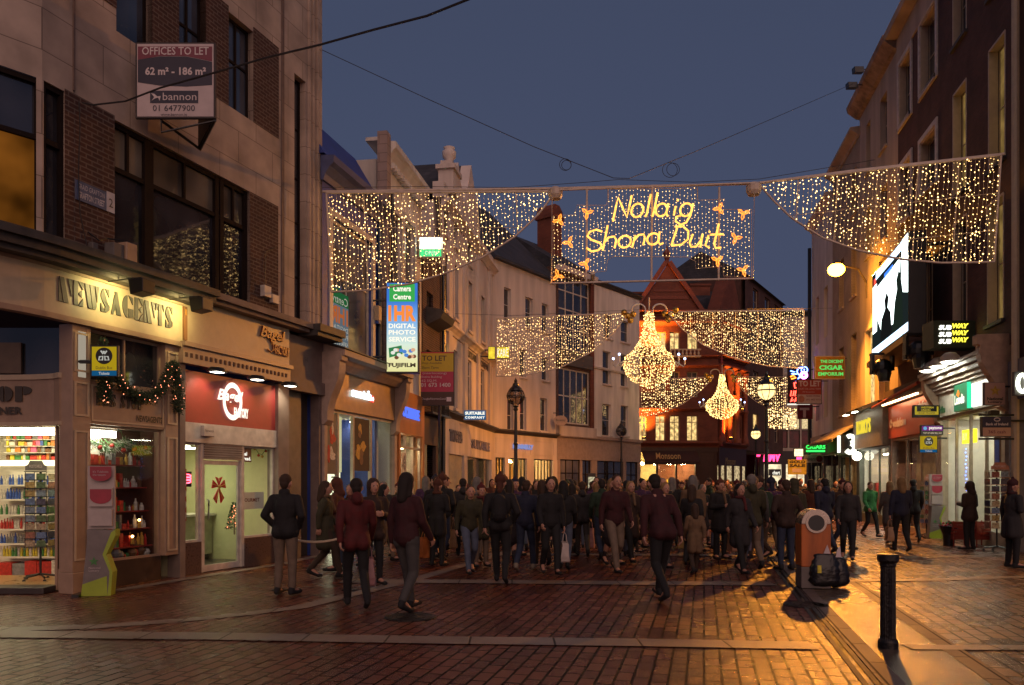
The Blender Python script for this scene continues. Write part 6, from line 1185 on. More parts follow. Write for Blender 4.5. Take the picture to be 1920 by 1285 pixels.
t, xw, z = rsign('cigars_sign', 'green neon CIGARS sign with underline bar', 1508, 1548, 832, 850, 42, GREY, None, cat='neon sign'); GN = E('green_neon', (.04, 1, .12), 1.8); letters('CIGARS', .08, xw - .02, z(842), z(835), -.04, GN, t, bold=.02, thick=.02); MB().tube([(.1, -.04, z(846)), (xw - .06, -.04, z(846))], .05, 6).obj('neon_bar', GN, t)
t, xw, z = rsign('cigar_brand_sign', 'pale hanging board with dark roundel under the green CIGARS sign', 1508, 1544, 853, 868, 42, M('pale_board', (.4, .38, .36), .5), None); letters('Havana', .05, .6, z(864), z(857), -.01, TXK, t, shear=.4); a = MB(); a.prism([(xw - .22 + .17 * math.cos(-q), z(860.5) + .17 * math.sin(-q)) for q in np.linspace(0, 6, 16)], -.02, 0); a.obj('roundel', BU, t)
t, xw, z = rsign('red_white_lightbox', 'small glowing cream and red lightbox left of the green CIGARS sign', 1488, 1507, 841, 857, 45, GREY, E('cream_glow', (1, .75, .4), 2.0, var=.3), cat='lit sign'); MB().box(.2, .45, -.02, .1, z(863), z(857.3)).obj('red_tab', PK, t)
t, xw, z = rsign('gold_sale_board', 'yellow GOLD SALE board held up over the crowd', 1478, 1512, 862, 890, 40, M('sale_yellow', (.45, .36, .05), .5), None, arm=False, cat='board'); letters('GOLD', .05, xw - .05, z(869), z(863.5), -.01, TXK, t, bold=.05); letters('SALE', .05, xw - .05, z(876), z(870.5), -.01, TXK, t, bold=.05); MB().box(.2, xw - .25, -.01, 0, z(886), z(879)).obj('white_patch', BW, t); MB().tube([(xw / 2, .05, 0), (xw / 2, .05, z(890))], .03).obj('pole', WOOD, t)
t, xw, z = rsign('three_sign', 'round glowing white number three sign in a black box', 1577, 1609, 815, 851, 35.3, FRAME_K, None, cat='lit sign', th=.2); TG = E('three_glow', (1, 1, .8), 2.2); cx_ = xw / 2 + .02; zc = (z(815) + z(851)) / 2; a = MB(); a.tube([(cx_ + .17 * math.cos(q) - .0, -.02, zc + .2 + .16 * math.sin(q)) for q in np.linspace(2.4, -1.4, 10)], .10, 8); a.tube([(cx_ + .2 * math.cos(q), -.02, zc - .17 + .2 * math.sin(q)) for q in np.linspace(1.4, -2.6, 10)], .11, 8); a.obj('numeral', TG, t); MB().box(-.10, -.02, .02, .16, z(849), z(817)).obj('side_glow', TG, t)
# western union, payzone, bus tickets
t, xw, z = rsign('money_transfer_sign', 'yellow and black WESTERN UNION sign in front of the red fascia', 1713, 1762, 760, 783, 24.8, FRAME_K, E('wu_yellow', (.8, .6, .05), .5), th=.12); MB().box(.1, xw - .1, -.012, -.006, z(772), z(762)).obj('black_plate', FRAME_K, t); letters('WESTERN\nUNION', .22, xw - .2, z(771.3), z(762.6), -.018, E('wu_letters', (.8, .6, .05), .6), t, bold=.02); letters('MONEY TRANSFER', .15, xw - .15, z(776), z(773.5), -.012, TXK, t, bold=.02); MB().box(.02, xw - .02, -.012, -.006, z(782.5), z(778)).obj('black_band', FRAME_K, t)
t, xw, z = rsign('payment_sign', 'purple payzone sign hung beneath the yellow and black sign', 1727, 1769, 797, 816, 24.5, FRAME_K, None); MB().box(.03, xw - .03, -.008, 0, z(808), z(799)).obj('purple_band', E('pay_purple', (.30, .03, .32), .55), t); letters('payzone', .24, xw - .06, z(807), z(801), -.014, LWH, t, bold=.02); letters('TOP UP HERE BILL PAY', .06, xw - .05, z(814), z(811), -.012, LW, t, bold=.03); a = MB(); a.prism([(.12 + .055 * math.cos(-q), z(803.5) + .055 * math.sin(-q)) for q in np.linspace(0, 6, 12)], -.014, -.008); a.obj('logo_dot', E('pay_blue', (.2, .6, .9), .7), t)
bus_sign('bright yellow bus tickets sign under the purple payment sign', 1724, 1758, 24.5, 817, 849, 1, 822)
t, xw, z = rsign('lottery_sign', 'peach National Lottery hanging sign with gold star', 1846, 1885, 717, 760, 19.8, GREY, M('lottery_peach', (.50, .30, .22), .5, var=.05), th=.1, margin=.01); letters('National', .06, xw - .06, z(751), z(745), -.01, TXK, t, bold=.04); letters('Lottery', .08, xw - .08, z(757), z(752), -.01, TXK, t, bold=.04); cx_ = xw / 2; zc = z(733); a = MB(); P = []
for i in range(10): rr_ = .14 if i % 2 == 0 else .06; an = math.pi / 2 - i * math.pi / 5; P.append((cx_ + rr_ * math.cos(an), zc + rr_ * math.sin(an)))
a.prism(P, -.014, -.006); a.obj('star', COLS[1], t)
t, xw, z = rsign('bank_sign', 'navy and peach Bank of Ireland 365 cash sign on iron rods', 1842, 1896, 781, 819, 19.3, FRAME_K, None, th=.12); MB().box(.01, xw - .01, -.006, 0, z(801), z(781.5)).obj('navy_half', M('bank_navy', (.02, .02, .06), .4), t); MB().box(.01, xw - .01, -.006, 0, z(818), z(802)).obj('peach_half', M('lottery_peach', (.50, .30, .22)), t); letters('Bank of Ireland', .08, xw - .08, z(798), z(793), -.01, LW, t, bold=.03); letters('365 cash', .14, xw - .14, z(813), z(807), -.01, BU, t, bold=.01); a = MB(); a.tube([(xw / 2 + .07 * math.cos(q), -.012, z(787) + .04 * math.sin(q)) for q in np.linspace(0, 6.28, 13)], .012); a.obj('emblem', LW, t)
a = MB(); [a.tube([(-.05, .06, z(p)), (xw + .1, .06, z(p))], .025) for p in (778, 823)]; a.box(xw * .3, xw * .6, .0, .12, z(777), z(770)); a.obj('bracket', FRAME_K, t)
t, xw, z = rsign('round_blue_phone_sign', 'glowing white O2 letters at the right edge of the picture', 1902, 1940, 697, 742, 18.8, GREY, None, cat='lit sign'); OG = E('o2_glow', (.95, 1, .8), 3.5); a = MB(); a.tube([(.17 + .11 * math.cos(q), -.03, z(719) + .2 * math.sin(q)) for q in np.linspace(0, 6.1, 20)], .045, 8, closed=True); a.obj('letter_ring', OG, t); letters('2', .34, .46, z(735), z(715), -.03, OG, t, bold=.05)
# subway
t, xw, z = rsign('sandwich_shop_sign', 'dark green box sign with SUBWAY glowing three times', 1750, 1832, 601, 652, 22.3, M('sub_green', (.04, .055, .03), .5), None, cat='lit sign', th=.6)
SY = E('sub_yellow', (1, .85, .05), 2.4); SWW = E('sub_white', (1, 1, .85), 2.4)
for i in range(3):
    yb = 645 - i * 13; letters('SUB', .14, .50, z(yb), z(yb - 9), -.012, SWW, t, bold=.05, shear=.2); letters('WAY', .52, .98, z(yb - 3), z(yb - 12), -.012, SY, t, bold=.05, shear=.2)
# ---------------- big screen
FS_ = Fr(K(1636) * 29.7, 29.7, -.24, -1); su = lambda px: FS_.u(px); xs1 = su(1703)
t = thing('video_screen', 'large glowing advertising screen mounted off the dark brick house', 'screen', FS_)
z0, z1 = 6.32, 9.35
MB().box(-.05, xs1 + .05, 0, .5, z0 - .12, z1 + .05).obj('screen_case', FRAME_K, t, bevel=.02); a = MB(); a.box(-.3, xs1 + .1, -.15, .9, z0 - .32, z0 - .13); a.obj('lower_tray', M('rust_brown', (.07, .03, .02), .6), t)
SC = lambda n, c, s: E('screen_' + n, c, s)
MB().box(0, xs1, -.008, 0, z0, z1).obj('screen_face', SC('dark', (.02, .03, .03), .6), t)
W3 = SC('white', (.85, 1, .95), 3.2); h = z1 - z0; L_ = xs1
def sp(pts, m, nm, dy=.012): return MB().prism([(L_ * a, z0 + h * b) for a, b in pts][::-1], -dy, -.006).obj(nm, m, t)
sp([(0, .01), (1, .01), (1, .10), (0, .10)], SC('blue_white', (.6, .8, 1), 2.5), 'caption_bar'); sp([(.12, .90), (.95, .90), (.95, .99), (.12, .99)], SC('blue_white', (.6, .8, 1), 2.5), 'top_bar')
sp([(.02, .28), (.15, .28), (.17, .6), (.15, .85), (.02, .85)], W3, 'bright_area'); sp([(.18, .40), (.30, .22), (.72, .20), (.80, .60), (.82, .84), (.18, .80)], W3, 'bright_area'); sp([(.88, .45), (1, .4), (1, 1), (.86, 1), (.84, .6)], W3, 'bright_area')
sp([(.26, .12), (.60, .12), (.56, .36), (.48, .44), (.51, .54), (.45, .62), (.39, .55), (.41, .45), (.30, .36)], SC('shape', (.03, .03, .03), .3), 'figure_silhouette', .016); sp([(.62, .12), (.88, .12), (.86, .42), (.80, .55), (.84, .64), (.78, .72), (.72, .64), (.74, .54), (.68, .42)], SC('shape2', (.03, .05, .035), .4), 'figure_silhouette', .018)
sp([(.38, .80), (.62, .80), (.62, .86), (.38, .86)], SC('blue', (.05, .2, .9), 1.6), 'logo_bar'); sp([(.06, .86), (.12, .86), (.12, .93), (.06, .93)], SC('red', (1, .05, .03), 2.5), 'red_logo')
a = MB(); a.tube([(.4, .5, z0 - .1), (.4, 1.6, z0 - .1)], .06); a.tube([(xs1 - .3, .5, z0 - .1), (xs1 - .3, 1.6, z0 - .1)], .06); a.tube([(xs1 - .3, .5, z1 - .3), (xs1 - .3, 1.6, z1 - .3)], .06); a.each('support_arm', FRAME_K, t)
for i, (px, py, d, r) in enumerate(((1722, 660, 24.0, .42), (1654, 690, 27.2, .38))):
    q = pt(px, py, d); t = thing('ball_spotlight', ('near', 'far')[i] + ' black moving head spotlight hung beneath the big screen', 'stage light', loc=q, group='moving head lights under the screen')
    a = MB(); a.ball((0, 0, 0), r * .8, 14); a.lathe([(r * .55, .0), (r * .6, -.3 * r), (r * .45, -r), (.0001, -r)], (0, -.15, -.1), 12); a.obj('lamp_head', FRAME_K, t, smooth=False)
    a = MB(); a.box(-r, -r * .8, -.1, .1, -.1, r * 1.1); a.box(r * .8, r, -.1, .1, -.1, r * 1.1); a.box(-r, r, -.14, .14, r * 1.1, r * 1.3); [a.box(-r * .8 + k * .14, -r * .8 + k * .14 + .05, .1, .3, -.2, .25) for k in range(5)]; a.obj('yoke', FRAME_K, t)
# ---------------- sodium lamp on the painted brick house
LP = pt(1568, 506, 33.0)
t = thing('sodium_street_lamp', 'blazing orange sodium street lamp on a curved wall arm', 'street lamp', loc=LP)
wx = FRr.w(FRr.u(1612)); wl_ = Vector((8.68 + .19 * 34.2, 34.2, 0)) - LP
a = MB(); a.tube([(wl_.x, wl_.y, -.9), (wl_.x - .05, wl_.y, -.2), (wl_.x * .7, wl_.y * .7, .25), (.2, .1, .22)], .045, 8); a.obj('arm', M('lamp_grey', (.12, .10, .08), .5), t)
a = MB(); a.lathe([(.0001, .34), (.12, .32), (.22, .2), (.24, .16)], (0, 0, 0), 16); a.obj('hood', M('lamp_grey', (.12, .10, .08)), t, smooth=True); MB().ball((0, 0, .0), .34, 16, sz=.8).obj('lamp_bowl', E('sodium_bowl', (1, .42, .02), 45), t, smooth=True)
for nm, ty, en, dz in (('lamp_light', 'SPOT', 7800, -.36), ('lamp_spill', 'POINT', 420, -.30)):
    l = bpy.data.lights.new(nm, ty); o = bpy.data.objects.new(nm, l); COL.objects.link(o); o.parent = t; l.energy = en; l.color = (1, .34, .035); l.shadow_soft_size = .14; o.location = (0, -.1, dz)
    if ty == 'SPOT': l.spot_size = R(152); l.spot_blend = .45; o.rotation_euler = Vector((-.35, -.30, -1.15)).to_track_quat('-Z', 'Y').to_euler()
# floodlights on the roof edge
for i, (px, py) in enumerate(((1606, 131), (1594, 160))):
    d = 33; q = pt(px, py, d); t = thing('roof_floodlight', ('upper', 'lower')[i] + ' dark floodlight on a long arm at the right roof edge', 'floodlight', loc=q, group='floodlights on the roof edge'); L2 = (8.68 + .19 * 33) - q.x + .2
    MB().prismx([(-.12, -.15), (.2, -.1), (.25, .15), (-.05, .12)], -.1, .28).obj('lamp_case', FRAME_K, t, bevel=.01); MB().tube([(.25, .05, .05), (L2, .05, 0)], .025).obj('arm', FRAME_K, t)
# ================================================================ overhead Christmas lights
RAIL = M('painted_rail', (.55, .45, .36), .4)
def curtain(name, label, F, xl, xr, top, low, group, step=.12, seed=1, bulb=None, br=.0098, den=.105, pitch=1.1, vert=6, skew=0):
    # top(f), low(f): heights along the span, f 0..1 ; strands hang between them
    bulb = bulb or BULB
    t = thing(name, label, 'light curtain', F, group=group); rr = random.Random(seed); L = xr - xl
    X = lambda f, z: xl + L * f + skew * (top(f) - z)
    fr = MB(); n = 28
    fr.tube([(X(i / n, top(i / n)), 0, top(i / n)) for i in range(n + 1)], .028, 6); fr.tube([(X(i / n, low(i / n)), 0, low(i / n)) for i in range(n + 1)], .022, 6)
    for f in (0, 1):
        if top(f) - low(f) > .15: fr.tube([(X(f, top(f)), 0, top(f)), (X(f, low(f)), 0, low(f))], .022, 6)
    fr.obj('frame', RAIL, t)
    v = MB()
    for i in range(1, vert):
        f = i / vert
        if top(f) - low(f) > .1: v.tube([(X(f, top(f)), .02, top(f)), (X(f, low(f)), .02, low(f))], .010, 4)
    for k in (.35, .7):
        pts = []
        for i in range(n + 1):
            f = i / n; zz = max(top(f), 0) - k * (max(top(0) - low(0), top(1) - low(1)))
            if zz > low(f): pts.append((X(f, zz), .02, zz))
        if len(pts) > 1: v.tube(pts, .006, 4)
    v.obj('support_bars', RAIL, t)
    m = int(L / step)
    for i in range(m + 1):
        f = (i + .5) / (m + 1); zt = top(f); zb = low(f)
        if zt - zb < .06: continue
        s = MB(); ph = rr.random() * 6; am = .012; pts = []; k = max(2, int((zt - zb) / .25) + 1)
        wx = lambda z: X(f, z) + am * math.sin(z * 5 + ph)
        pts = [(wx(zt + (zb - zt) * j / k), .0, zt + (zb - zt) * j / k) for j in range(k + 1)]
        s.tube(pts, .0045, 3, 0, cap=False)
        z = zt - rr.random() * den
        while z > zb:
            q = rr.random(); r = br * (1.7 if q > .9 else 1.1 if q > .5 else .6)
            s.octa((wx(z) + rr.gauss(0, .012), rr.gauss(0, .012), z), r, 1)
            if rr.random() < .18: s.octa((wx(z) + rr.gauss(0, .03), rr.gauss(0, .02), z - .03), br, 1)
            z -= den * rr.uniform(.5, 1.6)
        s.obj('light_strand', [WIRE, bulb], t)
    return t
# first crossing
F1 = two(612, 18.0, 1877, 16.3); u1, z1_ = F1.u, F1.z
def lerp(a, b, f): return a + (b - a) * f
def edge(F, pts):                                   # heights measured at columns -> function of f
    us = [F.u(p) for p, _ in pts]; zs = [F.z(p, q) for p, q in pts]
    return lambda f: float(np.interp(us[0] + (us[-1] - us[0]) * f, us, zs))
G1 = 'light curtains of the nearest crossing'
curtain('light_curtain', 'near left light curtain tapering towards the lettering, its straight end by the stone building', F1, u1(612), u1(1040), edge(F1, [(612, 362), (1040, 359)]),
        edge(F1, [(612, 548), (680, 545), (760, 533), (830, 512), (900, 482), (960, 445), (1005, 405), (1030, 375), (1040, 361)]), G1, seed=2, step=.09, skew=.05)
curtain('light_curtain', 'near right light curtain crossing the dark brick house and big screen', F1, u1(1424), u1(1877), edge(F1, [(1424, 343), (1600, 323), (1877, 291)]),
        edge(F1, [(1424, 346), (1450, 374), (1490, 410), (1550, 446), (1620, 470), (1700, 486), (1780, 493), (1877, 491)]), G1, seed=3, step=.088, skew=-.06)
tr_ = thing('truss_rail', 'long tubular rail carrying the nearest light curtains and lettering across the street', 'support rail', F1)
a = MB(); a.tube([(u1(604), .05, F1.z(604, 358)), (u1(1040), .05, F1.z(1040, 352)), (u1(1415), .05, F1.z(1415, 343)), (u1(1600), .05, F1.z(1600, 319)), (u1(1877), .05, F1.z(1877, 288)), (u1(1885), .05, F1.z(1885, 287))], .03, 6); a.obj('rail', RAIL, tr_)
for px, py in ((1041, 362), (1414, 354)): MB().lathe([(.0001, -.12), (.12, -.12), (.16, -.04), (.16, .08), (.08, .14), (.0001, .14)], (u1(px), .05, F1.z(px, py)), 12).obj('rail_clamp', RAIL, tr_)
# lettering panel
t = thing('greeting_panel', 'framed panel of lights spelling Nollaig Shona Duit in amber rope light', 'light panel', F1)
Z = lambda xz, yz: (u1(990 + xz / 4.364), -.05, F1.z(990 + xz / 4.364, 330 + yz / 4.364))
fr = MB(); sq = [Z(200, 125), Z(1850, 65), Z(1838, 845), Z(190, 885)]; fr.tube(sq, .025, 6, closed=True)
for x, yb in ((480, 880), (1012, 862), (1560, 850)): fr.tube([Z(x + 3, 100), Z(x - 3, yb)], .022, 6)
for x in (655, 1385): fr.tube([Z(x, 100), Z(x, 200)], .012, 4)
fr.obj('frame', RAIL, t)
poly = [(205, 325), (380, 320), (400, 240), (640, 240), (680, 110), (1380, 100), (1390, 200), (1610, 190), (1600, 275), (1830, 275), (1830, 830), (1600, 820), (1590, 740), (1370, 760), (1370, 700), (1300, 665), (700, 660), (650, 690), (640, 780), (540, 790), (500, 790), (420, 870), (200, 880)]
out = MB(); out.tube([(p[0], 0, p[2]) for p in [Z(*q) for q in poly]], .006, 4, closed=True); out.obj('mesh_outline', RAIL, t)
rr = random.Random(9)
for x in np.arange(215, 1830, 29.5):
    ys = []
    for i in range(len(poly)):
        (xa, ya), (xb, yb) = poly[i], poly[(i + 1) % len(poly)]
        if (xa <= x < xb) or (xb <= x < xa): ys.append(ya + (yb - ya) * (x - xa) / (xb - xa))
    ys.sort(); s = MB()
    for j in range(0, len(ys) - 1, 2):
        y0, y1 = ys[j], ys[j + 1]
        if y1 - y0 < 15: continue
        pa, pb = Z(x, y0), Z(x, y1); s.tube([(pa[0], 0, pa[2]), (pb[0], 0, pb[2])], .0035, 3, 0, cap=False); y = y0 + rr.random() * 30
        while y < y1: q = Z(x + rr.gauss(0, 3), y); s.octa((q[0], rr.gauss(0, .01), q[2]), .010 if rr.random() > .5 else .007, 1); y += rr.uniform(16, 60)
    if s.v: s.obj('light_strand', [WIRE, BULB2], t)
def ell(cx, cy, rx, ry, a0=0, a1=360, n=16, sh=.15): return [(cx + rx * math.cos(R(a0 + (a1 - a0) * i / n)) - sh * ry * math.sin(R(a0 + (a1 - a0) * i / n)), cy + ry * math.sin(R(a0 + (a1 - a0) * i / n))) for i in range(n + 1)]
GL_ = [('N', [[(695, 385), (718, 270), (737, 190), (772, 270), (808, 352), (828, 265), (848, 175)]]), ('o', [ell(893, 295, 48, 55)]), ('l', [[(960, 348), (972, 320), (1002, 165)]]), ('l', [[(1015, 345), (1028, 310), (1058, 150)]]),
       ('a', [ell(1090, 292, 46, 52), [(1146, 240), (1128, 320), (1142, 345)]]), ('i', [[(1205, 262), (1190, 335)], [(1224, 205), (1220, 220)]]), ('g', [ell(1290, 290, 48, 52), [(1348, 240), (1325, 335), (1290, 395), (1245, 412), (1205, 385), (1208, 350), (1250, 335)]]),
       ('S', [[(608, 468), (560, 452), (505, 470), (487, 505), (520, 535), (590, 560), (603, 590), (575, 620), (520, 630), (480, 600)]]), ('h', [[(652, 418), (612, 622)], [(622, 560), (660, 515), (705, 508), (722, 535), (708, 602)]]), ('o', [ell(790, 550, 50, 48)]),
       ('n', [[(878, 498), (850, 598)], [(862, 545), (905, 495), (945, 490), (955, 520), (940, 578)]]), ('a', [ell(1022, 528, 48, 46), [(1075, 468), (1062, 550), (1080, 574), (1105, 560)]]), ('D', [[(1222, 422), (1170, 580)], [(1198, 428), (1265, 425), (1308, 465), (1305, 530), (1250, 575), (1170, 582)]]),
       ('u', [[(1345, 490), (1318, 560), (1330, 592), (1370, 590), (1408, 545), (1425, 488)], [(1425, 488), (1405, 595)]]), ('i', [[(1472, 498), (1447, 580), (1480, 602)], [(1482, 465), (1479, 475)]]), ('t', [[(1556, 405), (1518, 570), (1530, 602), (1575, 598)], [(1485, 493), (1595, 490)]])]
ROPE = E('rope_light_core', (1, .42, .07), 2.7, var=.35, scale=22)
for ch, strokes in GL_:
    a = MB()
    for st in strokes: a.tube([(q[0], -.10, q[2]) for q in [Z(*p) for p in st]], .021, 6)
    a.obj('rope_letter', ROPE, t)
for (cx_, cy_) in ((255, 375), (485, 315), (335, 555), (470, 730), (245, 825), (1560, 280), (1755, 320), (1695, 520), (1545, 700), (1755, 780)):
    a = MB(); ro = rr.random() * 2
    for k in range(3):
        an = ro + k * 2.094; P = [(cx_ + 8 * math.cos(an + 1.0), cy_ + 8 * math.sin(an + 1.0)), (cx_ + 35 * math.cos(an + .28), cy_ + 35 * math.sin(an + .28)), (cx_ + 52 * math.cos(an), cy_ + 52 * math.sin(an)), (cx_ + 35 * math.cos(an - .28), cy_ + 35 * math.sin(an - .28)), (cx_ + 8 * math.cos(an - 1.0), cy_ + 8 * math.sin(an - 1.0))]
        a.tube([(q[0], -.09, q[2]) for q in [Z(*p) for p in P]], .014, 5, closed=True)
    a.obj('holly_star', E('star_rope', (1, .25, .03), 2.6, var=.3, scale=22), t)
# second crossing
F2_ = two(930, 32.5, 1508, 31); u2 = F2_.u
G2 = 'light curtains of the second crossing'
curtain('light_curtain', 'middle left light curtain in front of the plain white corner house', F2_, u2(931), u2(1178), edge(F2_, [(931, 597), (1178, 587)]), edge(F2_, [(931, 706), (990, 703), (1050, 690), (1110, 660), (1150, 625), (1178, 588)]), G2, seed=5, bulb=BULB2, step=.09, br=.0145, den=.12)
curtain('light_curtain', 'middle right light curtain in front of the red brick building', F2_, u2(1253), u2(1507), edge(F2_, [(1253, 585), (1507, 582)]), edge(F2_, [(1253, 588), (1280, 618), (1320, 648), (1380, 673), (1440, 687), (1507, 692)]), G2, seed=6, bulb=BULB2, step=.075, br=.0145, den=.105)
F3_ = two(1192, 48, 1478, 48); u3 = F3_.u
G3 = 'light curtains of the farthest crossing'
curtain('light_curtain', 'far left light curtain below the big chandelier', F3_, u3(1202), u3(1338), edge(F3_, [(1202, 713), (1338, 707)]), edge(F3_, [(1202, 782), (1240, 776), (1280, 758), (1315, 732), (1338, 708)]), G3, bulb=BULB2, seed=7, step=.12, br=.026, den=.16, vert=3)
curtain('light_curtain', 'far right light curtain behind the lit street lamp', F3_, u3(1376), u3(1478), edge(F3_, [(1376, 707), (1478, 707)]), edge(F3_, [(1376, 709), (1395, 735), (1420, 755), (1450, 768), (1478, 772)]), G3, bulb=BULB2, seed=8, step=.12, br=.026, den=.16, vert=3)
F4_ = two(1405, 58, 1520, 58); u4 = F4_.u
curtain('light_curtain', 'farthest sparkling light curtain low in front of the music shop', F4_, u4(1436), u4(1494), edge(F4_, [(1436, 765), (1494, 765)]), edge(F4_, [(1436, 802), (1470, 806), (1494, 806)]), G3, bulb=BULB2, seed=18, step=.14, br=.04, den=.16, vert=2)
def chandelier(label, px, d, ztop, H, Rm, seed, n=44, br=.019, arms=True):
    x = K(px) * d; t = thing('light_chandelier', label, 'light chandelier', loc=(x, d, ztop - H), group='chandeliers hung over the street'); rr = random.Random(seed)
    prof = [(1.0, .13), (.92, .17), (.80, .21), (.68, .30), (.58, .44), (.48, .66), (.42, .88), (.36, .98), (.30, 1.0), (.22, .96), (.14, .82), (.07, .58), (.02, .30), (0, .05)]
    zs = [p[0] for p in prof][::-1]; rs = [p[1] for p in prof][::-1]; rad = lambda f: Rm * float(np.interp(f, zs, rs))
    fr = MB()
    for f in (1.0, .68, .34, .14): fr.tube([(rad(f) * math.cos(q), rad(f) * math.sin(q), H * f) for q in np.linspace(0, 6.283, 25)[:-1]], .02, 5, closed=True)
    fr.each('hoop', RAIL, t); MB().tube([(0, 0, H * .9), (0, 0, H + .6)], .03, 6).obj('stem', RAIL, t)
    for i in range(n):
        an = i * 2 * math.pi / n + rr.gauss(0, .03); s = MB(); pts = [(rad(f) * math.cos(an), rad(f) * math.sin(an), H * f) for f in np.linspace(1, 0, 16)]; s.tube(pts, .004, 3, 0, cap=False); f = 1.0
        while f > 0:
            r = rad(f); p = (r * math.cos(an) + rr.gauss(0, .025), r * math.sin(an) + rr.gauss(0, .025), H * f)
            if rr.random() < min(1, .25 + r / Rm * .9): s.octa(p, br * rr.uniform(.6, 1.2), 1)
            f -= rr.uniform(.5, 1.5) * .105 / H * (1.0 if r > .5 * Rm else .8)
        s.obj('light_strand', [WIRE, BULBC], t)
    if arms:
        a = MB()
        for s_ in (-1, 1): a.tube([(s_ * .15, 0, H * .98)] + [(s_ * (.42 + .28 * math.cos(q)), 0, H + .10 + .25 * math.sin(q)) for q in np.linspace(3.0, -.2, 9)], .035, 6)
        a.obj('scroll_arm', ALU, t)
        for s_ in (-1, 1):
            for dx, dz in ((.62, -.05), (.85, -.12), (.74, -.3), (.98, .02)): MB().ball((s_ * dx, rr.gauss(0, .1), H + dz), .13, 10).obj('gold_ball', M('gold_bauble', (.5, .3, .06), .25, metal=.8), t)
        for s_ in (-1, 1):
            for dx, dz in ((1.18, .42), (1.42, .36)):
                MB().tube([(s_ * Rm * .95, 0, H * .36), (s_ * Rm * (dx - .05), 0, H * .27), (s_ * Rm * dx, 0, H * .3), (s_ * Rm * dx, 0, H * dz)], .03, 6).obj('candle_arm', FRAME_W, t); MB().ball((s_ * Rm * dx, 0, H * dz + .06), .05, 8).obj('candle_tip', E('cool_tip', (.5, .6, 1), 6), t)
    return t
BULBC = E('bulb_gold', (1, .62, .2), 5.0, sample=False)
chandelier('large golden chandelier of light strings with scroll arms, nearest over the street', 1217, 31.8, 8.45, 2.95, 1.0, 3, n=56)
chandelier('smaller farther golden chandelier of light strings in front of the red brick corner', 1354, 48, 8.15, 2.65, .95, 4, n=44, br=.026)
# overhead cables
CAB = M('black_cable', (.03, .028, .028), .6)
def cable(name, label, pts, r, extra=None):
    t = thing(name, label, 'cable', loc=pts[0]); a = MB(); a.tube([Vector(p) - Vector(pts[0]) for p in pts], r, 5); a.obj('wire', CAB, t)
    for e_ in extra or []: b = MB(); b.tube([Vector(p) - Vector(pts[0]) for p in e_], r * .8, 4); b.obj('loop', CAB, t)
    return t
cable('overhead_cable', 'thick black cable sagging from the brick pier past the letting board to the upper middle', [pt(155, 193, 12.3), pt(175, 197, 12.2), pt(235, 190, 12.0), pt(300, 165, 11.6), pt(400, 137, 11.0), pt(500, 108, 10.4), pt(600, 84, 9.8), pt(700, 56, 9.2), pt(800, 30, 8.7), pt(880, -2, 8.3), pt(1100, -120, 7.6)], .014)
cable('wall_cable', 'thin black cable running down the brick pier beside the street name plate', [pt(148, 190, 12.32), pt(150, 240, 12.32), pt(147, 320, 12.30), pt(150, 400, 12.32), pt(165, 470, 12.4)], .008)
lo = lambda px, py, r, d: [pt(px + r * math.cos(q), py + r * math.sin(q), d) for q in np.linspace(0, 6.5, 20)]
cable('suspension_wire', 'thin wire dipping from the stone building to midstreet and up to the right roof', [pt(604, 94, 18.4), pt(800, 185, 18), pt(1000, 275, 17.5), pt(1150, 334, 17.2), pt(1180, 335, 17.2), pt(1300, 286, 19), pt(1450, 222, 23), pt(1600, 157, 32)], .008, [lo(1060, 309, 11, 17.3), lo(1062, 310, 9, 17.3), lo(1256, 319, 14, 18.2), lo(1262, 318, 12, 18.2)])
cable('suspension_wire', 'lower thin wire crossing just above the near light curtains', [pt(604, 352, 18.2), pt(800, 350, 18), pt(960, 352, 17.6), pt(1100, 342, 17.2), pt(1160, 337, 17.2), pt(1300, 342, 17), pt(1424, 336, 16.9), pt(1640, 300, 16.6)], .006)
cable('suspension_wire', 'thin wire carrying the middle light curtains from the left houses to the right', [pt(840, 588, 30), pt(960, 592, 31.5), pt(1200, 581, 31.8), pt(1400, 580, 31.5), pt(1560, 578, 36)], .008)
cable('suspension_wire', 'thin wire carrying the far light curtains below the big chandelier', [pt(1194, 708, 48), pt(1340, 704, 48), pt(1480, 704, 48), pt(1524, 700, 48.5)], .01)
# ================================================================ people
def blob(name, caps, vox, smooth=2):
    mb = MB()
    for c in caps:
        p0, p1, r0, r1 = Vector(c[0]), Vector(c[1]), c[2], c[3]; sc_ = c[4] if len(c) > 4 else None
        L = (p1 - p0).length; n = max(1, int(L / max(min(r0, r1) * .6, .01)))
        if L > 1e-4: mb.tube([p0.lerp(p1, i / n) for i in range(n + 1)], [r0 + (r1 - r0) * i / n for i in range(n + 1)], 12)
        for p, r in ((p0, r0), (p1, r1)):
            if sc_ is None: mb.ball(tuple(p), r, 12)
            else:
                b = MB(); b.ball((0, 0, 0), r, 16); mb.add([(p.x + v[0] * sc_[0], p.y + v[1] * sc_[1], p.z + v[2] * sc_[2]) for v in b.v], b.f)
            if L < 1e-4: break
    me = bpy.data.meshes.new(name); me.from_pydata(mb.v, [], mb.f); o = bpy.data.objects.new(name, me); COL.objects.link(o)
    m = o.modifiers.new('r', 'REMESH'); m.mode = 'VOXEL'; m.voxel_size = vox; m.use_smooth_shade = True
    s = o.modifiers.new('s', 'SMOOTH'); s.factor = .5; s.iterations = smooth
    dg = bpy.context.evaluated_depsgraph_get(); dg.update(); out = bpy.data.meshes.new_from_object(o.evaluated_get(dg)); out.name = name
    bpy.data.objects.remove(o); bpy.data.meshes.remove(me); out.polygons.foreach_set('use_smooth', [True] * len(out.polygons)); return out
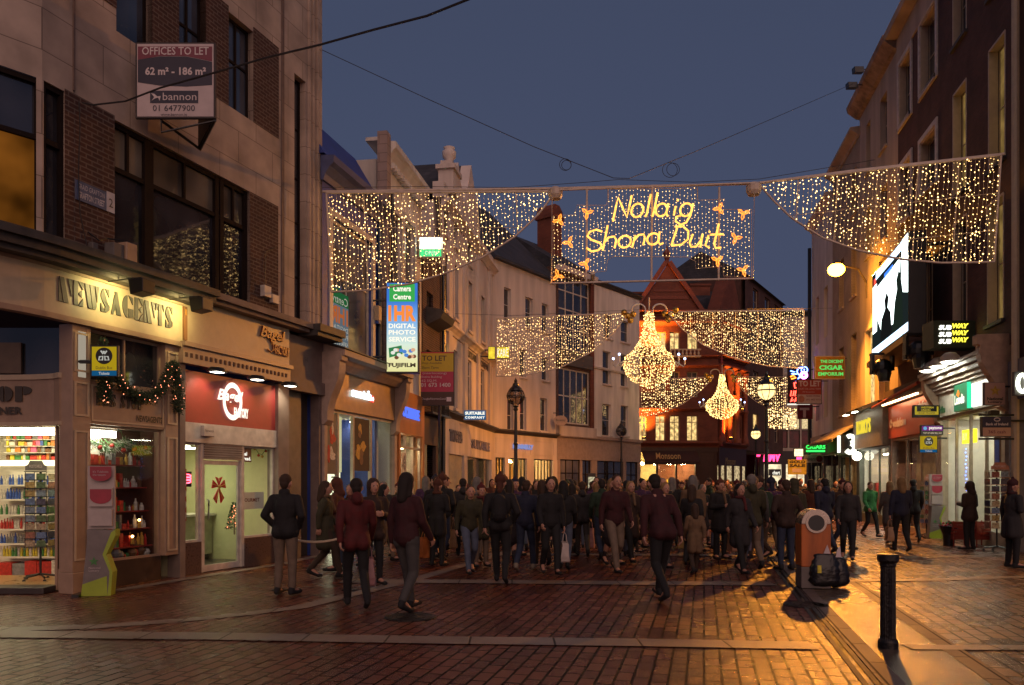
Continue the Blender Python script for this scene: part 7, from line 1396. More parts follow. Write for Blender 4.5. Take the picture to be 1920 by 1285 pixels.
SKIN = M('skin', (.42, .22, .15), .55, var=.06); LIP = M('lip', (.30, .10, .08), .5); EYE = M('eye_dark', (.03, .02, .02), .3)
def proto(pose):
    g = lambda k, d: pose.get(k, d)
    V3 = lambda x, y, z: Vector((x, y, z)); lean = g('lean', 0.0); st = g('stride', .26); fem = g('fem', 0)
    def Ln(p): return V3(p[0], p[1] - lean * max(0, p[2] - .92), p[2] - abs(lean) * .12 * max(0, p[2] - .92))
    hip = .93; J = {}
    sgn = g('lead', 1)
    legs = []
    for s in (-1, 1):
        fwd = (s == sgn) if st > .05 else True
        h = V3(s * .09, 0, hip)
        if st < .05: k = V3(s * .10, -.02, .50); a = V3(s * .11, .01, .09); toe = V3(s * .14, -.16, .035)
        elif fwd: k = V3(s * .09, -.17 * st / .26, .52); a = V3(s * .08, -st, .095); toe = V3(s * .09, -st - .17, .06)
        else: k = V3(s * .10, -.02, .49); a = V3(s * .10, st, .16); toe = V3(s * .11, st - .14, .035)
        legs.append((h, k, a, toe))
    sh = .185 - .02 * fem; arms = []
    for s in (-1, 1):
        S = Ln((s * sh, .0, 1.385)); aw = g('armL' if s < 0 else 'armR', 'swing')
        if aw == 'swing':
            q = (-1 if (s == sgn) else 1) * (.0 if st < .05 else 1); E_ = Ln((s * (sh + .05), .03 - q * .07, 1.14)); Wp = Ln((s * (sh + .045), -.06 - q * .17, .92))
        elif aw == 'down': E_ = Ln((s * (sh + .06), .02, 1.14)); Wp = Ln((s * (sh + .08), -.02, .88))
        elif aw == 'pocket': E_ = Ln((s * (sh + .10), .08, 1.15)); Wp = Ln((s * (sh + .00), -.06, .98))
        elif aw == 'hold': E_ = Ln((s * (sh + .05), .0, 1.14)); Wp = Ln((s * .08, -.26, 1.17))
        else: E_ = Ln((s * (sh + .06), -.05, 1.18)); Wp = Ln((s * .10, -.22, 1.38))
        arms.append((S, E_, Wp))
    hd = Ln((0, -.02, 1.625)); nk = Ln((0, .01, 1.46)); ch = Ln((0, 0, 1.30)); wa = Ln((0, 0, 1.08)); pe = V3(0, 0, .95)
    body = [(hd, hd, .098, .098, (.84, 1.02, 1.2)), (hd + V3(0, -.035, -.07), hd + V3(0, -.035, -.07), .055, .055, (.9, 1, .95)), (hd + V3(0, -.098, -.005), hd + V3(0, -.118, -.035), .010, .016), (nk, hd + V3(0, .01, -.08), .056, .05)]
    for s in (-1, 1): body.append((hd + V3(s * .085, .01, .0), hd + V3(s * .09, .015, -.035), .014, .010))
    body += [(nk, ch, .06, .11), (ch, wa, .12, .105), (wa, pe, .105, .125)]
    for s in (-1, 1): body.append((ch + V3(s * .08, 0, .06), ch + V3(s * .06, 0, -.08), .08, .09))
    hands = []
    for (S, E_, Wp) in arms:
        s = 1 if S.x > 0 else -1
        body += [(ch + V3(s * .05, 0, .08), S, .08, .062), (S, E_, .052, .042), (E_, Wp, .040, .026)]
        dr = (Wp - E_).normalized(); cu = g('curl', 1.0); palm = Wp + dr * .075; inn = V3(-s, 0, 0) if abs(dr.x) < .8 else V3(0, -1, 0); fwdv = V3(0, -1, 0) if abs(dr.y) < .75 else V3(0, 0, 1)
        fwdv = (fwdv - dr * fwdv.dot(dr)).normalized(); inn = dr.cross(fwdv) * (-1 if dr.cross(fwdv).dot(V3(-s, 0, 0)) < 0 else 1)
        for q in (-.5, .5): body.append((Wp + fwdv * .018 * q, palm + fwdv * .034 * q, .019, .018))
        for j, fl in enumerate((.068, .078, .073, .058)):
            o_ = fwdv * (.033 - .021 * j); b0 = palm + o_ * 1.1; b1 = b0 + dr * fl * .45 + inn * .006 + o_ * .12; b2 = b1 + dr * fl * .30 + inn * .020; b3 = b2 + dr * fl * .12 + inn * .022; body += [(b0, b1, .0098, .009), (b1, b2, .009, .0085), (b2, b3, .0085, .0075)]
        t0 = Wp + dr * .02 + fwdv * .022; t1 = t0 + dr * .035 + fwdv * .026 + inn * .01; t2 = t1 + dr * .03 + fwdv * .004 + inn * .012; body += [(t0, t1, .013, .0105), (t1, t2, .0105, .009)]
        hands.append(palm + dr * .05)
    for (h, k, a, toe) in legs: body += [(pe, h, .10, .085), (h, k, .078, .052), (k, k.lerp(a, .35), .052, .054), (k.lerp(a, .35), a, .054, .036), (a, toe, .038, .028)]
    bm_ = blob('person', body, .0085, 2)
    for m_ in (SKIN, EYE, LIP): bm_.materials.append(m_)
    e1 = hd + V3(.033, -.092, .008); e2 = hd + V3(-.033, -.092, .008); mo = hd + V3(0, -.092, -.065)
    for p in bm_.polygons:
        c = p.center
        if (c - e1).length < .0125 or (c - e2).length < .0125: p.material_index = 1
        elif abs(c.x - mo.x) < .022 and abs(c.z - mo.z) < .006 and c.y < mo.y + .03: p.material_index = 2
    parts = {}
    gt = g('girth', 1.0); cl = g('coat', .80)                          # coat hem height
    coat = [(nk + V3(0, .01, .01), ch, .075, .135 * gt), (ch, wa, .145 * gt, .135 * gt), (wa, pe, .135 * gt, .15 * gt), (nk + V3(-.03, .02, .02), nk + V3(.03, .02, .02), .06, .06)]
    for s in (-1, 1): coat += [(ch + V3(s * .08, 0, .04), ch + V3(s * .07, 0, -.1), .10 * gt, .11 * gt), (wa + V3(s * .05, 0, 0), V3(s * .07, 0, .93), .11 * gt, .115 * gt)]
    if cl < .9:
        for s in (-1, 1): coat += [(V3(s * .06, 0, .95), V3(s * .08, 0, cl + .05), .13 * gt, .12 * gt), (V3(s * .06, .05, .95), V3(s * .08, .07, cl + .05), .10, .10), (V3(s * .05, -.05, .95), V3(s * .07, -.08, cl + .05), .10, .10)]
    for (S, E_, Wp) in arms:
        s = 1 if S.x > 0 else -1; coat += [(ch + V3(s * .04, 0, .075), S, .085, .070), (S, E_, .072, .060), (E_, Wp, .058, .044)]
    if g('hood', 0): coat += [(nk + V3(0, .07, .03), nk + V3(0, .10, .0), .08, .07)]
    if g('pack', 0): coat += [(ch + V3(0, .17, .02), wa + V3(0, .17, .04), .12, .13)]
    parts['coat'] = blob('coat', coat, .014, 3)
    tr = [(pe, pe, .13, .13)]
    for (h, k, a, toe) in legs: tr += [(pe + V3(h.x * .4, 0, -.02), h + V3(0, 0, -.05), .115, .10), (h, k, .098, .070), (k, a + V3(0, 0, .02), .068, .054)]
    if g('skirt', 0): tr = [(V3(0, 0, .95), V3(0, 0, .60), .15, .20), (V3(0, 0, .6), V3(0, 0, .56), .2, .2)] + [(k, a, .056, .042) for (h, k, a, toe) in legs]
    parts['trousers'] = blob('trousers', tr, .014, 2)
    so_ = []
    for (h, k, a, toe) in legs: so_ += [(a + V3(0, .03, -.025), a + V3(0, .0, .02), .046, .048), (a + V3(0, .04, -.045), toe, .042, .034), (toe, toe + V3(0, -.04, .0), .036, .03)]
    so_ = [(Vector((p.x, p.y, max(p.z, r0))), Vector((q.x, q.y, max(q.z, r1))), r0, r1) for p, q, r0, r1 in so_]
    parts['shoe'] = blob('shoe', so_[:3], .011, 1); parts['shoe2'] = blob('shoe', so_[3:], .011, 1)
    hs_ = g('hair', 'short')
    if hs_ == 'short': hair = [(hd + V3(0, .018, .035), hd + V3(0, .018, .035), .096, .096, (.92, 1.02, .98)), (hd + V3(0, .05, -.02), hd + V3(0, .05, -.05), .07, .055)]
    elif hs_ == 'long': hair = [(hd + V3(0, .022, .032), hd + V3(0, .022, .032), .100, .100, (.95, 1.02, 1.02)), (hd + V3(0, .06, .0), nk + V3(0, .075, -.04), .085, .07), (hd + V3(.07, .02, 0), nk + V3(.075, .03, .0), .032, .03), (hd + V3(-.07, .02, 0), nk + V3(-.075, .03, .0), .032, .03)]
    elif hs_ == 'hat': hair = [(hd + V3(0, .01, .05), hd + V3(0, .01, .05), .103, .103, (.95, 1.04, .95)), (hd + V3(0, .01, .15), hd + V3(0, .01, .16), .03, .028), (hd + V3(0, .055, -.02), nk + V3(0, .05, .03), .06, .05)]
    else: hair = [(hd + V3(0, .03, .02), hd + V3(0, .03, .02), .118, .118, (.95, 1.0, 1.08)), (hd + V3(0, .05, -.04), nk + V3(0, .05, .0), .10, .09)]
    hb = blob('hair', hair, .011, 2)
    for v in hb.vertices:                                              # keep the face clear
        if v.co.y < hd.y - .052 and v.co.z < hd.z + .055: v.co.y = hd.y - .052
    parts['hair'] = hb
    if g('scarf', 0): parts['scarf'] = blob('scarf', [(nk + V3(.07 * math.cos(q), .07 * math.sin(q), .02), nk + V3(.07 * math.cos(q + .6), .07 * math.sin(q + .6), .02), .034, .034) for q in np.arange(0, 6.28, .6)] + [(nk + V3(.03, -.1, .01), nk + V3(.04, -.17, -.22), .034, .03)], .011, 2)
    return dict(body=bm_, parts=parts, hands=hands, hair=hs_, pose=pose)
POSES = [dict(lead=1, coat=.82, hair='short', hood=1), dict(lead=-1, coat=.55, hair='long', fem=1, scarf=1), dict(stride=0, coat=.86, armL='pocket', armR='pocket', hair='short', girth=1.08), dict(lead=1, coat=.90, hair='long', fem=1, armR='down', stride=.2),
         dict(lead=-1, coat=.92, hair='short', armL='down', stride=.3, lean=.12), dict(stride=0, coat=.62, hair='hat', armL='hold', armR='down', scarf=1), dict(lead=1, coat=.88, hair='hat', stride=.24, armL='pocket', pack=1), dict(stride=0, coat=.78, hair='hood', armL='hold', armR='hold', girth=1.15, hood=1),
         dict(lead=-1, coat=.86, hair='short', stride=.34, lean=.42, armR='down', armL='down'), dict(lead=1, coat=.90, hair='long', skirt=1, stride=.16, fem=1, armL='hold', armR='down')]
PR = [proto(p) for p in POSES]
def cloth(n, c): return M('cloth_' + n.replace(' ', '_'), tuple(q * .62 for q in c), .85, var=.25, scale=9, bump=.3)
CC = {'black': (.012, .011, .012), 'charcoal': (.03, .028, .03), 'dark brown': (.045, .022, .014), 'maroon': (.055, .008, .010), 'red': (.11, .010, .010), 'navy': (.015, .02, .05), 'dark green': (.018, .045, .022), 'olive': (.05, .045, .018), 'grey': (.10, .095, .09), 'tan': (.20, .12, .06), 'bright green': (.03, .22, .06), 'cream': (.35, .30, .22), 'purple': (.07, .02, .08), 'rust': (.11, .03, .012)}
TC = {'blue jeans': (.03, .045, .09), 'black trousers': (.012, .012, .013), 'grey trousers': (.08, .075, .07), 'brown trousers': (.06, .035, .02), 'beige trousers': (.22, .16, .11), 'faded jeans': (.12, .15, .22)}
HC = {'dark hair': (.02, .012, .008), 'brown hair': (.06, .03, .015), 'fair hair': (.30, .18, .07), 'grey hair': (.22, .20, .18), 'black hair': (.008, .007, .007)}
ZN = [(560, 'by the dark side entrance'), (650, 'outside the watch shop'), (745, 'outside the phone shop'), (830, 'below the pink letting board'), (925, 'outside the suit shop'), (1040, 'by the lattice shopfront'), (1120, 'under the bay windows'), (1195, 'by the white terrace'), (1310, 'before the awning shop'), (1400, 'below the far chandelier'), (1480, 'by the lit street lamp'), (1600, 'beyond the orange bin'), (2000, 'outside the right hand shops')]
used_l = set(); spots_used = []
def person(px, py, k, coat, trou, hair, rot, scale=1.0, shoes='black', label=None, acc=None):
    d = gd(py); x = K(px) * d; P = PR[k]; pose = P['pose']
    rz = math.pi - R(rot) if False else R(rot)
    o = bpy.data.objects.new('person', P['body']); COL.objects.link(o); o.location = (x, d, .012); o.rotation_euler = (0, 0, rz); o.scale = (scale,) * 3
    garment = 'long coat' if pose.get('coat', .8) < .7 else ('hooded coat' if P['hair'] == 'hood' else 'jacket')
    hd_ = {'hat': 'woolly hat', 'hood': 'hood up'}.get(P['hair'], hair); zn = next(b for a, b in ZN if px < a)
    fac = 'facing us' if abs(rot) < 60 else ('seen from behind' if abs(rot) > 120 else 'seen side on'); far = '' if d > 17 else 'near '
    base = '%sperson in %s %s, %s and %s, %s %s' % (far, coat, garment, 'dark skirt' if pose.get('skirt') else trou, hd_, fac, zn)
    lab = label or base
    if lab in used_l or len(lab.split()) > 16:
        lab = '%s %s, %s, %s, %s %s' % (coat, garment, 'skirt' if pose.get('skirt') else trou, hd_, fac.replace('seen ', ''), zn); lab = 'person, ' + lab
    if lab in used_l: bpy.data.objects.remove(o); return None
    used_l.add(lab); tag(o, lab, 'person', 'shoppers in the crowded street'); spots_used.append((x, d))
    cm = {'coat': cloth(coat, CC[coat]), 'trousers': cloth('skirt' if pose.get('skirt') else trou, (.03, .02, .025) if pose.get('skirt') else TC[trou]), 'hair': (cloth('wool_' + coat, CC[acc or ('cream' if coat in ('black', 'navy') else coat)]) if P['hair'] in ('hat',) else cloth(coat, CC[coat]) if P['hair'] == 'hood' else cloth(hair, HC[hair])), 'shoe': cloth('shoe_' + shoes, CC[shoes]), 'shoe2': cloth('shoe_' + shoes, CC[shoes]), 'scarf': cloth('scarf_' + (acc or 'tan'), CC[acc or 'tan'])}
    for n, me in P['parts'].items():
        if not me.materials: me.materials.append(cm[n])
        c = bpy.data.objects.new({'hair': 'hat' if P['hair'] == 'hat' else 'hood' if P['hair'] == 'hood' else 'hair', 'trousers': 'skirt' if pose.get('skirt') else 'trousers', 'shoe2': 'shoe'}.get(n, n), me); COL.objects.link(c); c.parent = o
        c.material_slots[0].link = 'OBJECT'; c.material_slots[0].material = cm[n]
    o['_k'] = k; return o
def bag(o, hand, kind, col, label, w=.34, h=.38):
    P = PR[o['_k']]; p = P['hands'][hand]; s = o.scale[0]; c, sn = math.cos(o.rotation_euler.z), math.sin(o.rotation_euler.z)
    wx, wy, wz = o.location.x + s * (p.x * c - p.y * sn), o.location.y + s * (p.x * sn + p.y * c), s * p.z
    h = min(h, wz - .22)
    t = thing(kind, label, 'bag', loc=(wx, wy, wz - .17 - h), rz=o.rotation_euler.z + R(80)); m_ = M('bag_' + col.replace(' ', '_'), CC.get(col, BC.get(col, (.4, .3, .2))), .45, var=.2, scale=7)
    a = MB(); n = 7; vs = []
    for j, zz in enumerate((0, .06, .3, .6, .85, 1.0)):
        k_ = (.82, .95, 1.0, .97, .93, .90)[j]
        for (u_, v_) in ((-1, -1), (0, -1.15), (1, -1), (1.04, 0), (1, 1), (0, 1.15), (-1, 1), (-1.04, 0)): vs.append((u_ * w / 2 * k_, v_ * .065 * (1.25 - .45 * zz) + .008 * math.sin(j * 2 + u_ * 3), zz * h))
    fs = [tuple(range(7, -1, -1))] + [(j * 8 + i, j * 8 + (i + 1) % 8, (j + 1) * 8 + (i + 1) % 8, (j + 1) * 8 + i) for j in range(5) for i in range(8)]
    a.add(vs, fs); a.obj('bag_body', m_, t, smooth=False)
    a = MB()
    for v_ in (-.04, .04): a.tube([(-w * .25, v_, h * .99), (-w * .12, v_ * .6, h + .14), (0, 0, h + .18), (w * .12, v_ * .6, h + .14), (w * .25, v_, h * .99)], .006, 5)
    a.obj('handle', m_, t)
BC = {'white plastic': (.42, .36, .33), 'brown paper': (.30, .17, .08), 'orange': (.40, .12, .03), 'peach': (.42, .22, .13), 'pale violet': (.34, .30, .42), 'gold': (.38, .26, .08), 'red crate': (.25, .03, .02), 'pink': (.4, .2, .2)}
# figures that can be told apart in the photograph
p = person(535, 1117, 2, 'black', 'beige trousers', 'brown hair', 170, 1.04, label='near stout person in black jacket and pale trousers standing before the bagel shop')
p = person(668, 1142, 0, 'red', 'black trousers', 'dark hair', 200, 1.0, label='near person in red hooded jacket walking left of centre outside the watch shop'); bag(p, 0, 'shopping_bag', 'pink', 'dull pink shopping bag carried by the near person in red')
p = person(762, 1149, 3, 'maroon', 'grey trousers', 'dark hair', 150, 1.04, label='nearest person in maroon jacket walking left past the manhole cover')
p = person(700, 1098, 7, 'dark brown', 'black trousers', 'dark hair', 30, 1.0)
p = person(610, 1085, 1, 'olive', 'brown trousers', 'brown hair', 100, .98)
p = person(820, 1062, 5, 'black', 'black trousers', 'dark hair', 160, 1.0, acc='rust', label='person in black coat and rust woolly hat holding a white cup left of centre'); bag(p, 1, 'shopping_bag', 'orange', 'orange shopping bag beside the person in a rust hat', .42, .42)
p = person(868, 1045, 0, 'charcoal', 'black trousers', 'dark hair', 190, 1.02); bag(p, 1, 'shopping_bag', 'brown paper', 'tall brown paper bag carried outside the suit shop', .26, .42)
p = person(938, 1095, 6, 'black', 'black trousers', 'dark hair', 175, 1.04, label='near person in black with backpack and pale woolly hat walking away before the lamp post')
p = person(985, 1072, 4, 'navy', 'blue jeans', 'brown hair', 165, 1.0, shoes='cream', label='person in navy jacket, blue jeans and white shoes striding away beside the lamp post')
p = person(1032, 1078, 3, 'black', 'black trousers', 'dark hair', 10, 1.02, label='person in black jacket facing us with a white shoulder bag near centre'); bag(p, 1, 'shopping_bag', 'white plastic', 'white plastic bag held by the person near the centre', .4, .36)
p = person(1092, 1045, 0, 'charcoal', 'grey trousers', 'brown hair', 180, .98); bag(p, 0, 'shopping_bag', 'pink', 'pale pink carrier bag hanging right of the centre person', .3, .45)
p = person(1130, 1050, 4, 'dark green', 'blue jeans', 'dark hair', 185, 1.02)
p = person(1182, 1055, 1, 'dark brown', 'black trousers', 'fair hair', 15, .98)
p = person(1243, 1126, 8, 'maroon', 'black trousers', 'dark hair', 192, 1.06, label='nearest central person in maroon jacket leaning forward mid stride')
p = person(1300, 1042, 3, 'dark green', 'black trousers', 'dark hair', 175, 1.0); bag(p, 1, 'shopping_bag', 'gold', 'gold shopping bag swinging right of the leaning person', .34, .42)
p = person(1350, 1050, 5, 'black', 'black trousers', 'dark hair', 20, 1.0, acc='tan', label='person in black long coat with tan scarf facing us below the far chandelier'); bag(p, 1, 'shopping_bag', 'peach', 'peach coloured bag below the far chandelier', .4, .4)
p = person(1412, 1062, 4, 'grey', 'faded jeans', 'fair hair', 150, 1.04, label='near fair haired person in grey jacket and faded jeans striding by the drain'); bag(p, 1, 'shopping_bag', 'pale violet', 'pale violet shopping bag carried left of the drain', .3, .4)
p = person(1474, 1070, 2, 'dark brown', 'blue jeans', 'brown hair', 185, 1.0, label='person in brown jacket and blue jeans standing just left of the orange bin')
p = person(1590, 1052, 3, 'charcoal', 'black trousers', 'brown hair', -20, .98, label='person in charcoal jacket walking past right of the orange bin')
p = person(1632, 1008, 0, 'bright green', 'black trousers', 'brown hair', 10, .98, label='person in bright green jacket walking towards us outside the shoe shop')
p = person(1668, 1020, 1, 'grey', 'grey trousers', 'fair hair', 170, .98)
p = person(1690, 1036, 3, 'navy', 'black trousers', 'fair hair', 175, 1.04, label='near person in navy jacket with tan shoulder bag outside the red phone shop'); bag(p, 1, 'shoulder_bag', 'brown paper', 'large tan shoulder bag on the person in navy', .42, .34)
p = person(1712, 1018, 0, 'black', 'black trousers', 'black hair', 165, 1.02); bag(p, 1, 'shopping_bag', 'white plastic', 'white plastic bag outside the red phone shop', .3, .4)
p = person(1818, 1032, 7, 'dark brown', 'black trousers', 'brown hair', 205, .98, label='person in thick brown hooded coat standing at the postcard rack on the right')
p = person(1898, 1066, 5, 'charcoal', 'black trousers', 'dark hair', 95, 1.0, acc='maroon', label='dark coated person at the right edge of the picture with maroon scarf')
def okspot(x, d, sep=.62):
    xl = (-6.9 + .353 * (d - 11.75) if d < 18.6 else -4.4 + .26 * (d - 18.66) if d < 22.3 else -3.5 + .158 * (d - 22.3) if d < 38 else -.96 + .68 * (d - 38)) + 1.0
    xr = 8.68 + .19 * d - 1.0
    if not (xl < x < xr): return False
    for (a, b) in ((K(967) * 28, 28), (K(1165) * 47, 47), (K(1437) * 26.3, 26.3), (K(1417) * 50, 50)):
        if math.hypot(x - a, d - b) < .7: return False
    return all(math.hypot(x - a, (d - b)) > sep for a, b in spots_used)
rp_ = random.Random(21); n = 0; tries = 0; dark = ['black', 'charcoal', 'dark brown', 'maroon', 'navy', 'dark green', 'olive', 'black', 'charcoal', 'dark brown', 'grey', 'rust', 'purple', 'tan']
while n < 175 and tries < 9000:
    tries += 1; d = rp_.uniform(20, 52) if rp_.random() < .55 else rp_.uniform(14.8, 24); px = rp_.uniform(560, 1585); x = K(px) * d
    if d > 30 and px < 760: continue
    if px > 1500 and d < 19: continue
    if not okspot(x, d): continue
    if person(px, 905 + 2550 / d, rp_.choice([0, 1, 2, 3, 4, 5, 6, 7, 9, 0, 1, 3, 4]), rp_.choice(dark), rp_.choice(list(TC)), rp_.choice(list(HC)), rp_.choice([0, 15, -15, 180, 170, 190, 180, 90, -90, 20, 160]), (rp_.uniform(.93, 1.07) if rp_.random() > .07 else .74), acc=rp_.choice(list(CC))): n += 1
# ================================================================ street things
x, y = gp(1524, 1103)
t = thing('litter_bin', 'orange litter bin with rounded steel hood and round mouth beside the drain', 'litter bin', loc=(x, y, 0), rz=R(-8))
OB = M('bin_orange', (.36, .09, .014), .42, var=.4, scale=7, streak=True); W_ = .225
prof = [(-W_, .30), (W_, .30), (W_, 1.02)] ; 
a = MB(); a.prism([(-W_, .02), (W_, .02), (W_, .36), (-W_, .36)], -.22, .22); a.obj('plinth', M('bin_grey', (.12, .10, .09), .5), t, bevel=.01)
a = MB(); a.prism([(-W_, .362), (W_, .362), (W_, 1.04), (-W_, 1.04)], -.225, .225); a.obj('bin_body', OB, t, bevel=.012)
arc_ = [(W_ * math.cos(q), 1.042 + W_ * 1.05 * math.sin(q)) for q in np.linspace(0, math.pi, 20)]
a = MB(); a.prism(arc_, -.232, .232); a.obj('hood', M('bin_steel', (.35, .30, .26), .25, metal=.9), t, bevel=.006)
a = MB(); ring = [(.16, -.245), (.16, -.20), (.125, -.20), (.125, -.245)]
a.lathe([(r, z) for r, z in ring] + [ring[0]], seg=28); a.v = [(vx, vz, 1.06 + vy) for vx, vy, vz in a.v]; a.obj('mouth_ring', M('bin_steel', (.35, .30, .26)), t, smooth=False)
a = MB(); a.prism([(.126 * math.cos(-q), 1.06 + .126 * math.sin(-q)) for q in np.linspace(0, 6.1, 24)], -.2335, -.20); a.obj('mouth', FRAME_K, t)
letters('LITTER', -.10, .10, .66, .71, -.2275, M('faded_orange', (.38, .09, .02), .5), t)
x, y = gp(1549, 1104); 
t = thing('bin_bags', 'heap of black rubbish bags leaning on the orange litter bin', 'rubbish bags', loc=(x, y, 0)); rr = random.Random(6)
BK = M('black_plastic', (.010, .009, .010), .22, var=.4, scale=12, bump=.9)
for i, (dx, dy, w, h, hh) in enumerate(((-.08, -.05, .25, .20, .60), (.13, 0, .2, .2, .52))):
    a = MB(); vs = []; n = 20; m = 12
    for j in range(m + 1):
        f = j / m
        for k in range(n):
            an = 2 * math.pi * k / n; prf = (math.sin(min(1, f * 6) * 1.57) * (1 - .30 * max(0, f - .55) / .45)) * (1 if f < .97 else .5)
            r = prf * (1 + .06 * math.sin(5 * an + 3 * j + i) + rr.uniform(-.035, .035)); se = lambda c: math.copysign(abs(c) ** .6, c)
            vs.append((dx + w * r * se(math.cos(an)), dy + h * r * se(math.sin(an)), .01 + hh * f))
    a.add(vs, [(j * n + k, j * n + (k + 1) % n, (j + 1) * n + (k + 1) % n, (j + 1) * n + k) for j in range(m) for k in range(n)] + [tuple(m * n + k for k in range(n)), tuple(range(n - 1, -1, -1))]); a.each('bag', BK, t, smooth=True)
a = MB(); a.add([(-.12, -.2, .58), (-.02, -.22, .58), (-.06, -.2, .72)], [(0, 1, 2)]); a.add([(.08, -.18, .52), (.16, -.2, .52), (.16, -.16, .70), (.11, -.17, .64)], [(0, 1, 2, 3)]); a.each('paper_scrap', BW, t); MB().box(-.24, -.18, -.272, -.266, .28, .40).obj('yellow_tag', COLS[8], t)
x, y = gp(1665, 1217)
t = thing('bollard', 'black fluted cast iron bollard in the right foreground', 'bollard', loc=(x, y, 0))
a = MB(); n = 24; vs = []; prof = [(.098, 0), (.098, .075), (.088, .095), (.074, .11), (.072, .84), (.078, .85), (.078, .875), (.095, .895), (.104, .905), (.104, .955), (.095, .97), (.0001, .978)]
for r, z in prof:
    for k in range(n * 2):
        an = math.pi * k / n; fl = .93 if (k % 2 and .10 < z < .845) else 1; vs.append((r * fl * math.cos(an), r * fl * math.sin(an), z))
a.add(vs, [(i * 2 * n + k, i * 2 * n + (k + 1) % (2 * n), (i + 1) * 2 * n + (k + 1) % (2 * n), (i + 1) * 2 * n + k) for i in range(len(prof) - 1) for k in range(2 * n)]); a.obj('post', M('cast_iron', (.014, .011, .010), .36, metal=.3, var=.7, bump=.6, scale=35), t)
# postcard racks
PC = [M('card_%d' % i, c, .35, var=.5, scale=25) for i, c in enumerate(((.10, .16, .30), (.28, .12, .08), (.08, .14, .06), (.35, .28, .18), (.06, .06, .10), (.22, .06, .05), (.16, .22, .28), (.30, .22, .08)))]
def rack(label, x, y, z0, z1, w, rows, seed, rz=0, col=None, topc=None):
    t = thing('postcard_rack', label, 'postcard rack', loc=(x, y, 0), rz=rz); rr = random.Random(seed); MT = M('rack_wire', (.35, .2, .15), .4) if col is None else col
    a = MB(); a.tube([(0, 0, .1), (0, 0, z1)], .02, 8)
    for k in range(5): an = k * 1.2566 + .3; a.tube([(0, 0, .13), (.28 * math.cos(an), .28 * math.sin(an), .085)], .018, 6); a.ball((.28 * math.cos(an), .28 * math.sin(an), .032), .032, 8)
    a.obj('stand', FRAME_K, t)
    fr = MB(); b = w / 2
    for sx in (-b, b):
        for sy in (-b, b): fr.tube([(sx, sy, z0), (sx, sy, z1)], .006, 4)
    for i in range(rows + 1): z = z0 + (z1 - z0) * i / rows; fr.tube([(-b, -b, z), (b, -b, z), (b, b, z), (-b, b, z)], .005, 4, closed=True); fr.box(-b - .01, b + .01, -b - .035, -b - .03, z, z + .012)
    fr.obj('wire_frame', MT, t)
    for i in range(rows):
        z = z0 + (z1 - z0) * i / rows; hh = (z1 - z0) / rows * .82
        for j in range(2):
            cx = -b + (j + .5) * b; c = MB(); c.box(cx - b * .43, cx + b * .43, -b - .02, -b - .008, z + .012, z + hh); c.obj('postcard', rr.choice(PC), t)
        for s_ in (-1, 1): c = MB(); c.box(s_ * (b + .008), s_ * (b + .02), -b * .85, b * .85, z + .012, z + hh); c.obj('postcard', rr.choice(PC), t)
    a = MB(); a.prism([(-b, z1 + .02), (b, z1 + .02), (b, z1 + .10), (b * .75, z1 + .12), (b * .55, z1 + .19), (-b * .55, z1 + .19), (-b * .75, z1 + .12), (-b, z1 + .10)], -b - .01, -b + .005); a.obj('header_board', topc or M('rack_header', (.38, .16, .10), .5), t); letters('POSTCARDS', -b * .6, b * .6, z1 + .07, z1 + .12, -b - .014, BW, t)
    return t
d = 13.75; rack('dark postcard spinner standing just inside the newsagents corner entrance', K(76) * d, d, .60, 1.88, .34, 9, 3, R(8), FRAME_K, GREY)
d = 19.7; rack('postcard spinner with eight rows of cards on the pavement by the grocery', K(1869) * d, d, .58, 2.0, .40, 8, 4, R(-12))
d = 24.6; rack('narrow postcard spinner beside the lottery stand outside the red phone shop', K(1737) * d, d, .45, 1.75, .24, 9, 5)
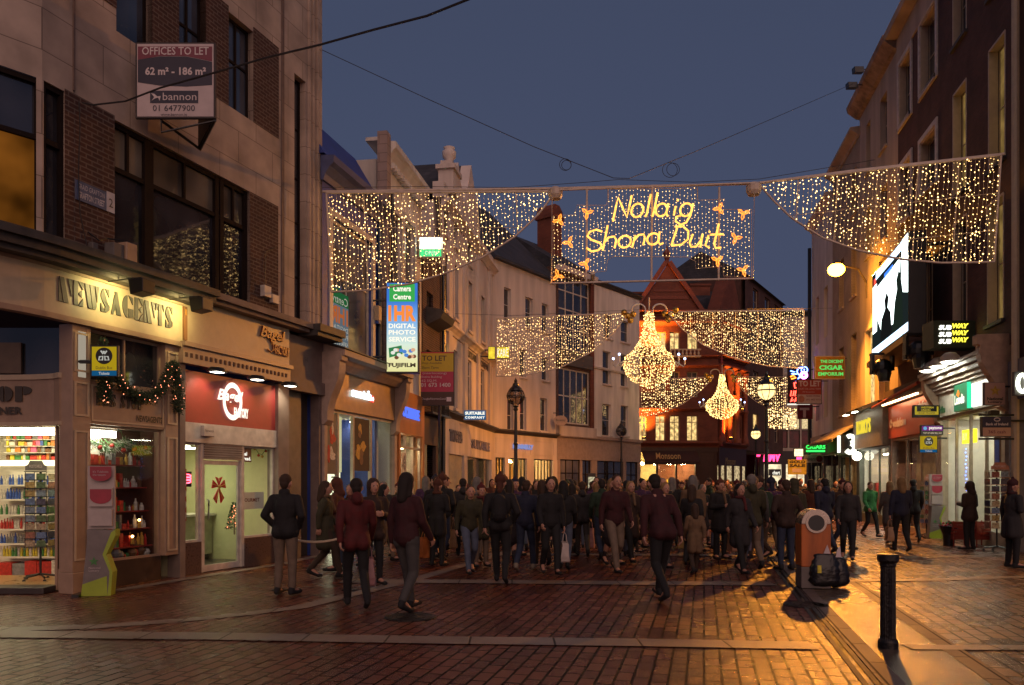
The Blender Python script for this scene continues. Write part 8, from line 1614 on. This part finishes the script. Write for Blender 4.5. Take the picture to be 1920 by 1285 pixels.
def lottery_stand(label, px, d, rz, s=1.0, dim=False):
    t = thing('lottery_stand', label, 'display stand', loc=(K(px) * d, d, 0), rz=rz); Y = M('lime_panel', (.30, .40, .03), .45, var=.1); G = M('stand_grey', (.16, .14, .13), .5); Wp = M('stand_white', (.42, .36, .33), .5, var=.1); RD = M('stand_red', (.32, .03, .05), .5)
    a = MB(); a.prism([(-.20, .0), (.18, .0), (.20, .35), (.12, .62), (.22, .8), (.26, .98), (-.12, 1.0), (-.12, .8)], -.1, .12); a.obj('lower_panel', G, t, bevel=.005)
    a = MB(); a.prism([(-.20, .004), (.17, .004), (.16, .3), (-.18, .18)], -.106, -.1); a.prism([(.17, .004), (.215, .004), (.24, .36), (.15, .62), (.28, .9), (.28, 1.0), (.22, .95), (.10, .62), (.2, .36)], -.104, .122); a.obj('lime_trim', Y, t)
    a = MB(); a.box(-.14, .24, .0, .06, 1.0, 1.95); a.obj('back_panel', Wp, t); a = MB(); a.box(-.10, .22, -.07, .0, 1.05, 1.30); a.box(-.10, .22, -.05, .0, 1.34, 1.62); a.obj('leaflet_pocket', Wp, t)
    a = MB()
    for zc in (1.50, 1.84):
        a.prism([(-.09, zc + .1), (-.09, zc - .02)] + [(.06 - .15 * math.cos(q), zc - .02 - .10 * math.sin(q)) for q in np.linspace(.1, 3.0, 9)] + [(.21, zc - .02), (.21, zc + .1)], -.058, -.052)
    a.obj('red_shield', RD, t); letters("It's Yulelotto\nthe season", -.05, .17, 1.80, 1.88, -.062, BW, t)
    a = MB(); P = []
    for i in range(10): r_ = .07 if i % 2 == 0 else .03; an = math.pi / 2 - i * math.pi / 5; P.append((-.02 + r_ * math.cos(an), .52 + r_ * math.sin(an)))
    a.prism(P, -.105, -.1); a.obj('star', COLS[3], t); letters('National\nLottery', -.09, .07, .36, .44, -.104, BW, t); a = MB(); a.box(-.3, -.2, -.2, .1, .0, .04); a.obj('base_foot', FRAME_K, t)
lottery_stand('lottery stand with lime green trim beside the newsagents display window', 183, 12.05, R(10))
lottery_stand('bright lime edged lottery stand outside the grocery doorway', 1752, 24.3, R(-5))
# flowers and crates by the grocery window
d = 21.6; q = (K(1779) * d, d)
t = thing('flower_bucket', 'dark flared bucket of pink flowers at the foot of the grocery window', 'flower bucket', loc=(q[0], q[1], 0)); MB().lathe([(.0001, 0), (.14, 0), (.15, .3), (.24, .52), (.23, .53), (.14, .3)], seg=14).obj('bucket', FRAME_K, t)
a = MB(); rr = random.Random(4)
for i in range(60): an = rr.random() * 6.28; r = rr.random() * .22; a.ball((r * math.cos(an), r * math.sin(an), .5 + rr.random() * .12), .03, 6, i % 3)
a.obj('flower_heads', [COLS[7], COLS[3], COLS[0]], t)
for i, px in enumerate((1798, 1836)):
    t = thing('red_crate', ('left', 'right')[i] + ' tall red crate behind the brown coated person at the grocery', 'crate', loc=(K(px) * 21.4, 21.4, 0), rz=R(-10 + 15 * i), group='red crates outside the grocery')
    a = MB(); RC = M('crate_red', (.30, .035, .02), .5, var=.15)
    a.box(-.2, .2, -.18, .18, .18, .22)
    for (x0, x1, y0, y1) in ((-.2, .2, -.18, -.165), (-.2, .2, .165, .18), (-.2, -.185, -.165, .165), (.185, .2, -.165, .165)):
        for k in range(5): a.box(x0, x1, y0, y1, .22 + k * .09, .29 + k * .09)
    a.obj('crate_body', RC, t); a = MB(); [a.box(sx * .19 - .012, sx * .19 + .012, sy * .17 - .012, sy * .17 + .012, 0, .68) for sx in (-1, 1) for sy in (-1, 1)]; a.each('corner_post', RC, t)
for (nm, F_, x0, x1, lb) in (('door_step', FC, FC.u(-100), FC.u(106), 'dark wet doorstep of the newsagents corner entrance'),):
    t = thing(nm, lb, 'doorstep', F_); MB().box(x0, x1, -.35, .05, .001, .10).obj('step', M('dark_step', (.05, .04, .035), .4), t, bevel=.01)
t = thing('rope_barrier', 'low queue barrier with pale rope behind the black jacketed person', 'barrier', loc=(K(590) * 12.6, 12.6, 0))
a = MB(); [a.lathe([(.13, 0), (.13, .02), (.02, .04), (.02, .92), (.035, .95), (.0001, .98)], (sx, 0, 0), 12) for sx in (-.55, .55)]; a.obj('post', FRAME_K, t); MB().tube([(-.55 + 1.1 * i / 8, 0, .86 - .10 * math.sin(math.pi * i / 8)) for i in range(9)], .02).obj('rope', CREAM, t)
